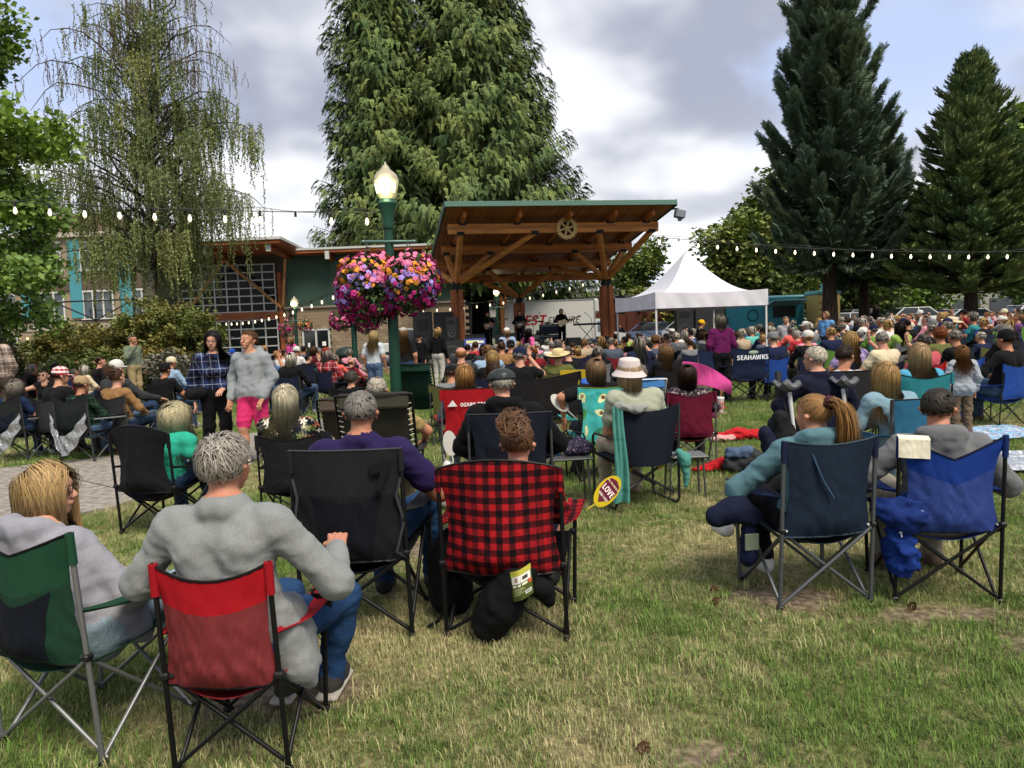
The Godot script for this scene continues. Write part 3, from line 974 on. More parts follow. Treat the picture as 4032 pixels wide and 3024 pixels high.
func conifer(called: String, label: String, at: Vector3, hgt: float, prof: Callable, nl: int, style: String, cols: Array, tr: float, y0: float, sd: int, group := "") -> void:
	rng.seed = sd
	var t := thing(called, label, "tree", at, 0.0, group)
	var g := Geo.new()
	trunk_tube(g, Vector3(0, -0.2, 0), Vector3(0, hgt * 0.98, 0), tr, 0.03, 0.15, 16, 12)
	gp(t, "trunk", g, mat(Color("#54433a"), 0.95, {"tex": "bark", "nrm": "bark_n", "s": 1.0}))
	# one spray of foliage, pointing along +z
	var sp := Geo.new()
	if style == "cedar": # fern-like frond that hangs
		for k in 9:
			var f := k / 8.0
			var p := Vector3(0, -0.62 * f * f - 0.1 * f, 0.42 * f - 0.16 * f * f)
			for s in [-1.0, 1.0]:
				var z := Vector3(s * (0.8 - 0.3 * f), -0.75, 0.25).normalized()
				var x := z.cross(Vector3(0, 0.3, 1)).normalized()
				leaf(sp, p, Basis(x, z.cross(x) * -1.0, z), 0.34 * (1.05 - 0.55 * f), 0.085)
		leaf(sp, Vector3(0, -0.6, 0.2), Basis(Vector3.RIGHT, Vector3(0, 0.2, 1), Vector3(0, -1, 0.1)), 0.35, 0.09)
	elif style == "spruce": # bristly branchlet fan with drooping sides
		for k in 11:
			var f := k / 10.0
			var p := Vector3(0, 0.06 * sin(f * 3) - 0.04, 0.75 * f)
			for s in [-1.0, 1.0]:
				for q in 2:
					var z := Vector3(s * 0.8, (-0.75 if q == 0 else 0.22) + rng.randf_range(-0.15, 0.15), 0.55).normalized()
					var x := z.cross(Vector3.UP).normalized()
					leaf(sp, p, Basis(x, x.cross(z) * -1.0, z), 0.30 * (1.05 - 0.7 * f) + 0.05, 0.06)
		leaf(sp, Vector3(0, 0, 0.65), Basis(Vector3.RIGHT, Vector3.UP, Vector3(0, 0.15, 1)), 0.28, 0.06)
	else: # fir: flat comb of short stiff twigs
		for k in 10:
			var f := k / 9.0
			var p := Vector3(0, 0.05 * f, 0.62 * f)
			for s in [-1.0, 1.0]:
				var z := Vector3(s * 0.85, 0.16 + rng.randf_range(-0.05, 0.1), 0.6).normalized()
				var x := z.cross(Vector3.UP).normalized()
				leaf(sp, p, Basis(x, Vector3.UP, z), 0.27 * (1.1 - 0.7 * f) + 0.05, 0.065)
				leaf(sp, p, Basis(Vector3(0, 1, 0), x, z), 0.2 * (1.1 - 0.7 * f), 0.06)
		leaf(sp, Vector3(0, 0.05, 0.55), Basis(Vector3.RIGHT, Vector3.UP, Vector3(0, 0.35, 1)), 0.26, 0.06)
	var limbs := Geo.new()
	var xf := []
	var cl := []
	for k in nl:
		var f := (k + rng.randf()) / nl
		f = 1.0 - pow(1.0 - f, 1.25) if style != "cedar" else f
		var h := lerpf(y0, hgt * 0.985, f)
		var az := k * 2.39996 + rng.randf_range(-0.3, 0.3)
		var R: float = prof.call(h / hgt) * (rng.randf_range(0.72, 1.08) if style != "spruce" else rng.randf_range(0.55, 1.18))
		if rng.randf() < 0.1: R *= 1.16
		var d := Vector3(cos(az), 0, sin(az))
		var pts := []
		var rs := []
		var rise := 0.0
		for j in 7:
			var s := j / 6.0
			match style:
				"cedar": rise = -0.24 * R * sin(s * 2.4) + 0.10 * R * s * s
				"spruce": rise = lerpf(0.5, -0.12, smooth(0.9, 0.25, h / hgt)) * R * s - 0.20 * R * sin(s * PI) + 0.30 * R * s * s * s
				_: rise = lerpf(0.55, 0.02, smooth(0.95, 0.4, h / hgt)) * R * s + 0.12 * R * s * s - 0.05 * R * sin(s * PI)
			pts.append(Vector3(0, h + rise, 0) + d * R * s + Vector3(rng.randfn(), rng.randfn() * 0.5, rng.randfn()) * 0.03 * R * s)
			rs.append(0.012 + tr * 0.14 * (1 - s) * minf(1.0, R / 2.5))
		limbs.tube(pts, rs, 5, false)
		var step := 0.15 if style == "cedar" else (0.24 if style == "spruce" else 0.21)
		var cnt := int(R / step) + 2
		var base_c: Color = cols[rng.randi() % cols.size()]
		for j in cnt:
			var s := lerpf(0.16 if style != "fir" else 0.3, 1.0, (j + rng.randf()) / cnt)
			var q := s * 6.0
			var i0 := mini(int(q), 5)
			var p: Vector3 = pts[i0].lerp(pts[i0 + 1], q - i0)
			var dl: Vector3 = (pts[i0 + 1] - pts[i0]).normalized()
			for sd2 in 3:
				var side := -1.0 if sd2 == 0 else (1.0 if sd2 == 1 else 0.0)
				var sprd := rng.randf_range(0.35, 1.0) * side * (1.15 - s * 0.7)
				var z := (dl + d.cross(Vector3.UP) * sprd * 1.3 + Vector3(0, rng.randf_range(-0.12, 0.18), 0)).normalized()
				var x := Vector3.UP.cross(z).normalized()
				var sc := rng.randf_range(0.75, 1.2) * (1.0 if style != "cedar" else 0.62) * (1.0 if R > 1.2 else 0.75)
				var po := p
				if style == "cedar": po += d.cross(Vector3.UP) * rng.randfn() * 0.42 + Vector3(0, -absf(rng.randfn()) * 0.35, 0)
				xf.append(Transform3D(Basis(x, z.cross(x), z).scaled_local(Vector3(sc, sc * rng.randf_range(0.8, 1.5), sc)), po))
				cl.append(base_c.lerp(cols[rng.randi() % cols.size()], 0.5) * rng.randf_range(0.75, 1.25))
	# leader
	for k in 6: xf.append(Transform3D(Basis(Vector3.RIGHT, -1.35) * Basis(Vector3(0, 0, 1), k), Vector3(0, hgt * (0.93 + 0.012 * k), 0))); cl.append(cols[0])
	gp(t, "limbs", limbs, mat(Color("#5b4a3c"), 0.95, {"tex": "bark", "s": 2.0}))
	multi(t, "crown", sp.mesh(needlem()), xf, cl).set_meta("kind", "stuff")

func make_birch() -> void:
	rng.seed = 19
	var t := thing("weeping_birch_tree", "tall weeping birch with pale trunk and hanging sparse foliage", "tree", Vector3(-14.55, 0, -30))
	var g := Geo.new()
	trunk_tube(g, Vector3(0, -0.2, 0), Vector3(0.5, 9.0, 0), 0.27, 0.16, 0.3, 12, 12)
	trunk_tube(g, Vector3(0.5, 9.0, 0), Vector3(0.9, 16.2, 0), 0.15, 0.02, 0.4, 10, 8)
	var im := Image.create(128, 128, false, Image.FORMAT_RGB8)
	var fn := FastNoiseLite.new(); fn.seed = 3; fn.frequency = 0.05
	for y in 128:
		for x in 128:
			var q := fn.get_noise_2d(x * 0.8, y * 2.4) + 0.35 * fn.get_noise_2d(x * 4.0, y * 8.0)
			im.set_pixel(x, y, Color("#3a352f") if q > 0.12 else Color("#a8a294").lerp(Color("#7c766b"), clampf(q + 0.5, 0, 1)))
	TX.birch = tex(im)
	gp(t, "trunk", g, mat(Color.WHITE, 0.85, {"tex": "birch", "s": 0.5}))
	var lb := Geo.new()
	var strand := Geo.new()
	for k in 15:
		var p := Vector3(rng.randf_range(-0.03, 0.03), -k * 0.075, rng.randf_range(-0.03, 0.03))
		var z := Vector3(rng.randfn(), -0.8, rng.randfn()).normalized()
		var x := z.cross(Vector3(rng.randfn(), 0.2, rng.randfn())).normalized()
		leaf(strand, p, Basis(x, z.cross(x), z), 0.10, 0.075)
	for k in 5: strand.bar(Vector3(sin(k) * 0.02, -k * 0.2, 0), Vector3(sin(k + 1.0) * 0.02, -(k + 1) * 0.2, 0), 0.012, 0.012)
	var twig := Geo.new()
	for k in 4: twig.bar(Vector3(sin(k * 1.7) * 0.04, -k * 0.25, cos(k * 1.3) * 0.03), Vector3(sin((k + 1) * 1.7) * 0.04, -(k + 1) * 0.25, cos((k + 1) * 1.3) * 0.03), 0.014, 0.014)
	for k in 5: leaf(twig, Vector3(sin(k * 1.7) * 0.04, -k * 0.2, 0), rand_basis(), 0.06, 0.05)
	var xf := []
	var cl := []
	var xb := []
	var cb := []
	var greens := [Color(0.152, 0.189, 0.061), Color(0.217, 0.239, 0.080), Color(0.109, 0.145, 0.058), Color(0.189, 0.217, 0.102)]
	for k in 96:
		var f := (k + rng.randf()) / 96.0
		var h := lerpf(4.2, 14.4, f)
		var az := k * 2.39996
		var R := lerpf(5.6, 2.6, f * f) * rng.randf_range(0.5, 1.05)
		if f < 0.12: R *= 0.72
		var d := Vector3(cos(az), 0, sin(az) * 0.8)
		var up := rng.randf_range(0.55, 1.2) * (1.0 if f < 0.75 else 1.2)
		var pts := []
		var rs := []
		for j in 8:
			var s := j / 7.0
			pts.append(Vector3(0.5 * h / 9.0, h, 0) + d * R * s + Vector3(rng.randfn() * 0.08, R * (up * s - 0.75 * s * s * s * up), rng.randfn() * 0.08))
			rs.append(lerpf(0.055, 0.01, s) * (1.25 - 0.5 * f))
		lb.tube(pts, rs, 5, false)
		var bare := (f > 0.66 and rng.randf() < 0.72) or (d.x < -0.55 and f > 0.25 and rng.randf() < 0.65)
		var gc: Color = greens[rng.randi() % 4]
		var tufts := 7
		if rng.randf() < 0.12: continue
		for tt in tufts: # strands gather in hanging curtains
			var s0 := lerpf(0.25, 1.0, (tt + rng.randf()) / tufts)
			var q := s0 * 7.0
			var i0 := mini(int(q), 6)
			var p0: Vector3 = pts[i0].lerp(pts[i0 + 1], q - i0) + Vector3(rng.randfn(), 0, rng.randfn()) * 0.22
			var nst := rng.randi_range(4, 11)
			if bare: nst = rng.randi_range(3, 6)
			for m in nst:
				var p := p0 + Vector3(rng.randfn(), rng.randfn() * 0.4, rng.randfn()) * 0.2
				var ln := rng.randf_range(0.45, 1.05)
				var lvl := 1 if bare else rng.randi_range(1, 2)
				for l in lvl:
					var pp := p + Vector3(rng.randfn() * 0.04, -l * ln * 0.95, rng.randfn() * 0.04)
					if pp.y < 1.9: continue
					var x2 := Transform3D(Basis.from_euler(Vector3(rng.randf_range(-0.12, 0.12), rng.randf() * TAU, rng.randf_range(-0.12, 0.12))).scaled(Vector3(1, ln, 1)), pp)
					if bare and rng.randf() < 0.75:
						xb.append(x2); cb.append(Color(0.10, 0.075, 0.055) * rng.randf_range(0.7, 1.3))
					else:
						xf.append(x2); cl.append(gc.lerp(greens[rng.randi() % 4], 0.4) * rng.randf_range(0.75, 1.25))
	gp(t, "limbs", lb, mat(Color("#6d655b"), 0.9, {"tex": "bark", "s": 2.0}))
	multi(t, "crown", strand.mesh(leafm()), xf, cl).set_meta("kind", "stuff")
	multi(t, "bare_twigs", twig.mesh(mat(Color.WHITE, 0.9, {"vc": true})), xb, cb).set_meta("kind", "stuff")

func make_trees() -> void:
	make_birch()
	var cedar := [Color(0.128, 0.190, 0.061), Color(0.196, 0.237, 0.074), Color(0.083, 0.145, 0.061), Color(0.155, 0.206, 0.083)]
	var pc := func(f: float) -> float: return 9.8 * pow(maxf(0.0, 1.0 - f), 0.72) * (1.0 if f > 0.12 else 0.82 + f * 1.5)
	conifer("cedar_tree", "broad dark cedar with drooping sprays rising behind the pavilion roof", Vector3(-1.9, 0, -50), 31.0, pc, 560, "cedar", cedar, 0.55, 6.0, 5, "")
	var pc2 := func(f: float) -> float: return 5.3 * pow(maxf(0.0, 1.0 - f), 0.42) * (1.0 if f > 0.12 else 0.8 + f * 1.5)
	conifer("cedar_tree", "narrower cedar standing between the green hall and the larger cedar", Vector3(-7.6, 0, -49), 29.0, pc2, 400, "cedar", cedar, 0.45, 4.4, 6, "")
	var sp := [Color(0.100, 0.155, 0.116), Color(0.140, 0.201, 0.140), Color(0.077, 0.124, 0.095), Color(0.167, 0.223, 0.134)]
	var ps := func(f: float) -> float: return (4.7 * pow(maxf(0.0, 1.0 - f), 0.66)) * (1.0 if f > 0.2 else 0.75 + f * 1.2) * (0.9 + 0.14 * sin(f * 40))
	conifer("spruce_tree", "tallest blue-green spruce with thick bare lower trunk", Vector3(17.3, 0, -40), 20.3, ps, 250, "spruce", sp, 0.36, 4.4, 7)
	var ps2 := func(f: float) -> float: return (4.3 * pow(maxf(0.0, 1.0 - f), 0.7)) * (1.0 if f > 0.25 else 0.8 + f * 0.8)
	conifer("spruce_tree", "shorter spruce pressed against the tallest spruce", Vector3(20.6, 0, -43), 13.2, ps2, 150, "spruce", sp, 0.3, 3.8, 8)
	var fr := [Color(0.110, 0.179, 0.084), Color(0.168, 0.228, 0.089), Color(0.079, 0.133, 0.068), Color(0.198, 0.247, 0.100)]
	var pf := func(f: float) -> float: return 3.9 * pow(maxf(0.0, 1.0 - f), 0.78) * (1.0 if f > 0.14 else 0.8 + f * 1.4)
	conifer("fir_tree", "dense conical fir with layered boughs on a short trunk", Vector3(22.4, 0, -36), 13.3, pf, 310, "fir", fr, 0.3, 2.2, 9)
	var lm := leafm()
	var small := clump_mesh(16, 0.34, 0.17, 0.12, 2, lm)
	var mid := clump_mesh(18, 0.5, 0.26, 0.19, 3, lm)
	var tiny := clump_mesh(16, 0.2, 0.11, 0.07, 4, lm)
	var far := clump_mesh(14, 0.8, 0.4, 0.3, 5, lm)
	rng.seed = 100
	var mg := [Color(0.189, 0.290, 0.065), Color(0.131, 0.217, 0.058), Color(0.232, 0.334, 0.072), Color(0.102, 0.174, 0.051)]
	leafy("maple_tree", "bright green maple leaning in beside the weeping birch", "tree", Vector3(-12.6, 0, -17.5), 3.4, 0.22, [
		[Vector3(0.3, 4.6, 0), Vector3(1.9, 1.5, 1.9)], [Vector3(0.9, 3.4, 0.2), Vector3(1.35, 0.9, 1.4)], [Vector3(0.8, 6.2, 0), Vector3(1.6, 1.4, 1.7)], [Vector3(0.9, 2.5, 0.5), Vector3(1.1, 0.6, 1.0)],
		[Vector3(-0.6, 7.8, 0), Vector3(1.7, 1.5, 1.6)], [Vector3(0.3, 9.2, 0.0), Vector3(1.5, 1.1, 1.4)], [Vector3(-1.5, 5.5, 0.5), Vector3(1.6, 2.0, 1.6)]], 2300, small, mg)
	var yg := [Color(0.174, 0.210, 0.058), Color(0.116, 0.167, 0.051), Color(0.232, 0.246, 0.072), Color(0.087, 0.131, 0.051)]
	var far_trees := [
		[Vector3(17.6, 0, -56), 4, 0.3, [[Vector3(0, 6.2, 0), Vector3(3.2, 3.2, 3)], [Vector3(-1.8, 4.2, 0), Vector3(2.3, 2.2, 2.2)], [Vector3(2, 8.2, 0), Vector3(3.2, 3.0, 3)], [Vector3(3.2, 4.5, 0), Vector3(3, 3, 3)]], 1500, "yellowish green tree seen beside the tallest spruce", yg],
		[Vector3(25.5, 0, -58), 5, 0.3, [[Vector3(0, 7, 0), Vector3(3.4, 2.6, 3)], [Vector3(-2.4, 9.6, 0), Vector3(2.4, 1.8, 2)], [Vector3(2, 5, 0), Vector3(3, 3, 3)]], 900, "loose green tree between the spruces and the fir", yg],
		[Vector3(37, 0, -52), 5, 0.4, [[Vector3(0, 9, 0), Vector3(4.2, 3.5, 3)], [Vector3(-1.5, 12.5, 0), Vector3(3.2, 2.4, 3)], [Vector3(1, 5, 0), Vector3(4, 3, 3)]], 1300, "light green tree rising behind the conical fir", mg],
		[Vector3(12.6, 0, -72), 3.5, 0.25, [[Vector3(0, 6.6, 0), Vector3(2.1, 1.9, 2.2)], [Vector3(0.8, 8.0, 0), Vector3(1.5, 1.1, 1.6)], [Vector3(-1.4, 5.4, 0), Vector3(1.8, 1.6, 1.6)]], 420, "round topped tree beyond the brick building", yg],
		[Vector3(20, 0, -60), 1.5, 0.2, [[Vector3(0, 3.2, 0), Vector3(3.6, 2.6, 2.4)], [Vector3(4.5, 3.0, 0), Vector3(3.2, 2.4, 2)]], 800, "spreading dark green tree screening the parked cars", yg],
		[Vector3(29.5, 0, -62), 1.8, 0.2, [[Vector3(0, 3.6, 0), Vector3(3.6, 2.4, 2.4)]], 400, "low leafy tree behind the car park", yg],
		[Vector3(12.0, 0, -58), 1.0, 0.15, [[Vector3(0, 2.4, 0), Vector3(2.6, 1.9, 2)], [Vector3(3.2, 2.0, 0.5), Vector3(2.2, 1.6, 1.6)]], 550, "leafy hedge tree behind the food trailer", yg],
		[Vector3(10, 0, -85), 3, 0.3, [[Vector3(0, 3.6, 0), Vector3(6, 2.2, 3)], [Vector3(9, 3.2, 0), Vector3(6, 2, 3)]], 500, "distant tree mass over the street", yg],
		[Vector3(48, 0, -70), 4, 0.4, [[Vector3(0, 7, 0), Vector3(6, 5, 4)], [Vector3(-9, 5, 0), Vector3(6, 4, 4)]], 800, "far tree closing the car park", mg]]
	for q in far_trees: leafy("leafy_tree", q[5], "tree", q[0], q[1], q[2], q[3], q[4], far, q[6], "trees beyond the lawn")
	var rh := [Color(0.145, 0.174, 0.051), Color(0.217, 0.189, 0.058), Color(0.116, 0.167, 0.051), Color(0.232, 0.160, 0.051)]
	leafy("flowering_shrub", "large rounded shrub with bronzed leaves near the green hall", "shrub", Vector3(-11.9, 0, -25.5), 0.8, 0.09, [[Vector3(0, 1.9, 0), Vector3(1.55, 1.25, 1.3)], [Vector3(1.15, 1.7, 0.2), Vector3(0.95, 1.2, 1.1)], [Vector3(-1.1, 1.5, 0.1), Vector3(0.95, 0.95, 1)], [Vector3(0.2, 0.9, 0.6), Vector3(1.7, 0.8, 1)]], 2600, tiny, rh, "park shrubs")
	leafy("flowering_shrub", "lower spreading shrub beside the bronzed rounded shrub", "shrub", Vector3(-14.6, 0, -25), 0.6, 0.08, [[Vector3(0, 1.65, 0), Vector3(1.4, 0.75, 1.2)], [Vector3(-0.9, 1.5, 0), Vector3(0.9, 0.6, 0.9)], [Vector3(0.8, 0.9, 0.3), Vector3(1.1, 0.7, 0.9)]], 1300, tiny, rh, "park shrubs")
	leafy("dark_shrub", "dense dark shrub in front of the balcony building", "shrub", Vector3(-16.2, 0, -21.5), 0.6, 0.08, [[Vector3(0, 1.4, 0), Vector3(1.7, 1.1, 1.2)], [Vector3(1.4, 0.8, 0.2), Vector3(0.8, 0.7, 0.9)]], 1500, tiny, [Color(0.055, 0.075, 0.03), Color(0.09, 0.085, 0.04)], "park shrubs")
	leafy("cutleaf_maple_shrub", "low layered green shrub behind the man taking a picture", "shrub", Vector3(-11.9, 0, -21.5), 0.3, 0.05, [[Vector3(0.4, 0.75, 0), Vector3(1.0, 0.42, 0.8)], [Vector3(-0.7, 0.95, 0), Vector3(0.75, 0.5, 0.7)], [Vector3(1.0, 0.35, 0.3), Vector3(0.8, 0.3, 0.6)]], 900, tiny, [Color(0.15, 0.18, 0.055), Color(0.10, 0.13, 0.05)], "park shrubs")
	leafy("silvery_shrub", "airy silver grey shrub near the walking couple", "shrub", Vector3(-9.6, 0, -21), 0.3, 0.04, [[Vector3(0, 0.9, 0), Vector3(0.7, 0.45, 0.6)], [Vector3(0.35, 0.5, 0.1), Vector3(0.6, 0.3, 0.5)]], 420, tiny, [Color(0.19, 0.18, 0.16), Color(0.12, 0.13, 0.10)], "park shrubs")
	leafy("street_shrub", "small yellow green shrub beside the parked cars", "shrub", Vector3(33.2, 0, -45), 0.4, 0.05, [[Vector3(0, 1.2, 0), Vector3(1.0, 1.0, 0.9)]], 350, small, yg, "park shrubs")

# ---------------------------------------------------------------- buildings
func make_green_hall() -> void:
	var t := thing("green_hall", "green sided hall with timber eaves, glazed grid and tan block base", "building", Vector3(-13.2, 0, -44))
	var sid := paint("#405c51", 0.6)
	var tm := timber("#a05a30", 0.4, "wood_h")
	var pale := timber("#b98a55", 0.5)
	var wht := paint("#cfd2d0", 0.45)
	# core walls (set back behind the cladding)
	var core := Geo.new()
	core.box(Vector3(1.2, 3.4, -6.2), Vector3(18.4, 6.8, 12))
	gp(t, "wall", core, paint("#5d5850", 0.9))
	for k in 17: # green lap siding
		var g := Geo.new()
		g.box(Vector3(5.25, 3.60 + k * 0.19, -0.16 + 0.0), Vector3(10.3, 0.185, 0.05), Basis(Vector3.RIGHT, 0.06))
		gp(t, "siding_board", g, sid)
	var tj := Geo.new(); tj.box(Vector3(2.55, 5.1, -0.09), Vector3(0.06, 3.1, 0.05)); gp(t, "trim_strip", tj, paint("#43605a"))
	# tan concrete block base
	var bm := [mat(Color("#a08e76"), 0.95, {"tex": "concrete", "s": 0.9}), mat(Color("#94836d"), 0.95, {"tex": "concrete", "s": 0.9}), mat(Color("#ac9a82"), 0.95, {"tex": "concrete", "s": 0.9})]
	var bg := Geo.new(); bg.box(Vector3.ZERO, Vector3(0.392, 0.192, 0.12), Basis(), 0.008)
	var meshes := [bg.mesh(bm[0]), bg.mesh(bm[1]), bg.mesh(bm[2])]
	var grey := bg.mesh(mat(Color("#6f665d"), 0.95, {"tex": "concrete", "s": 0.9}))
	rng.seed = 12
	var rest := Geo.new()
	var made := 0
	for row in 17:
		for k in 27:
			var x := 0.0 + k * 0.4 + (0.2 if row % 2 else 0.0)
			var y := 0.1 + row * 0.2
			if x > 0.9 and x < 2.5 and y < 2.2: continue
			if made < 296:
				made += 1
				part(t, "block", grey if (row < 3 or row == 14) else meshes[rng.randi() % 3], null, Vector3(x, y, -0.08 + rng.randf() * 0.004))
			else: rest.box(Vector3(x, y, -0.08), Vector3(0.392, 0.192, 0.12))
	gp(t, "upper_block_courses", rest, bm[0]).set_meta("kind", "stuff")
	var cap := Geo.new(); cap.box(Vector3(5.2, 3.47, 0.0), Vector3(10.9, 0.12, 0.22), Basis(), 0.02); gp(t, "ledge", cap, paint("#8f8272"))
	# double door in the block base
	var dr := Geo.new()
	for x in [0.93, 1.7, 2.47]: dr.box(Vector3(x, 1.08, 0.0), Vector3(0.1, 2.16, 0.14))
	dr.box(Vector3(1.7, 2.14, 0.0), Vector3(1.64, 0.1, 0.14)); dr.box(Vector3(1.7, 0.12, 0.0), Vector3(1.64, 0.2, 0.12))
	var d := gp(t, "door", dr, wht)
	var gg := Geo.new(); gg.box(Vector3(1.7, 1.1, -0.03), Vector3(1.5, 2.0, 0.03)); gp(d, "pane", gg, mat(Color("#10161a"), 0.08, {"spec": 0.8}))
	var nt := Geo.new(); nt.box(Vector3(1.25, 1.25, 0.01), Vector3(0.12, 0.25, 0.01)); nt.box(Vector3(2.15, 1.3, 0.01), Vector3(0.22, 0.25, 0.01)); gp(d, "notice", nt, mat(Color("#d9dcd9"), 0.8))
	# glazed grids, upper and lower
	for q in [[-6.3, -0.55, 3.35, 6.1, 8, 6], [-6.3, -0.55, 0.25, 2.85, 8, 5]]:
		var fr := Geo.new()
		for i in q[4] + 1: fr.box(Vector3(lerpf(q[0], q[1], float(i) / q[4]), (q[2] + q[3]) * 0.5, 0.0), Vector3(0.07, q[3] - q[2], 0.1))
		for j in q[5] + 1: fr.box(Vector3((q[0] + q[1]) * 0.5, lerpf(q[2], q[3], float(j) / q[5]), 0.004), Vector3(q[1] - q[0] + 0.07, 0.07, 0.1))
		var w := gp(t, "window", fr, wht)
		var pw: float = (q[1] - q[0]) / q[4]
		var ph: float = (q[3] - q[2]) / q[5]
		var pg := Geo.new(); pg.box(Vector3.ZERO, Vector3(pw - 0.07, ph - 0.07, 0.02))
		var pm := pg.mesh(mat(Color("#0d1214"), 0.15, {"spec": 0.25}))
		for i in q[4]:
			for j in q[5]: part(w, "pane", pm, null, Vector3(q[0] + pw * (i + 0.5), q[2] + ph * (j + 0.5), -0.02))
	var sp := Geo.new(); sp.box(Vector3(-3.4, 3.1, 0.06), Vector3(6.1, 0.42, 0.2), Basis(), 0.02); gp(t, "spandrel_beam", sp, tm)
	for x in [-0.25]:
		var c := Geo.new(); c.box(Vector3(x, 2.8, 0.12), Vector3(0.22, 5.6, 0.22), Basis(), 0.02); gp(t, "column", c, tm)
	# raised roof over the glazing and lower roof over the siding
	var r1 := Geo.new()
	r1.box(Vector3(-2.9, 6.95, 0.9), Vector3(8.2, 0.14, 6.6), Basis(Vector3.RIGHT, -0.03)); var ro := gp(t, "roof", r1, wht)
	var sf := Geo.new(); sf.box(Vector3(-2.9, 6.78, 0.9), Vector3(8.0, 0.16, 6.4), Basis(Vector3.RIGHT, -0.03)); gp(ro, "soffit", sf, tm)
	var r2 := Geo.new(); r2.box(Vector3(6.1, 6.75, -1.6), Vector3(11.0, 0.12, 5.6)); var ro2 := gp(t, "roof", r2, wht)
	var sf2 := Geo.new(); sf2.box(Vector3(6.1, 6.6, -1.6), Vector3(10.9, 0.16, 5.5)); gp(ro2, "soffit", sf2, tm)
	for x in [-5.9, -3.1, 0.4]:
		var b := Geo.new(); b.bar(Vector3(x, 6.5, -0.1), Vector3(x, 6.62, 3.8), 0.2, 0.4); var bb := gp(t, "eave_beam", b, tm)
		var c := Geo.new(); c.box(Vector3(x, 6.64, 3.83), Vector3(0.26, 0.5, 0.06)); gp(bb, "end_cap", c, wht)
	var b2 := Geo.new(); b2.bar(Vector3(2.9, 6.3, -0.1), Vector3(2.9, 6.36, 1.2), 0.22, 0.42); var bx := gp(t, "eave_beam", b2, tm)
	var c2 := Geo.new(); c2.box(Vector3(2.9, 6.36, 1.23), Vector3(0.24, 0.46, 0.06)); gp(bx, "end_cap", c2, wht)
	for q in [[-3.1, 6.3, 1.0, -5.6, 3.6, 0.25], [-3.05, 6.3, 1.0, -0.2, 3.5, 0.25], [0.4, 6.3, 0.9, -0.1, 3.6, 0.25]]:
		var s := Geo.new(); s.tube([Vector3(q[0], q[1], q[2]), Vector3(q[3], q[4], q[5])], 0.085, 10); gp(t, "brace", s, pale)
	var cm := Geo.new(); cm.box(Vector3(0.35, 3.25, 0.2), Vector3(0.24, 0.12, 0.3)); cm.box(Vector3(0.35, 3.0, 0.25), Vector3(0.14, 0.14, 0.2)); gp(t, "wall_camera", cm, paint("#1d2124"))

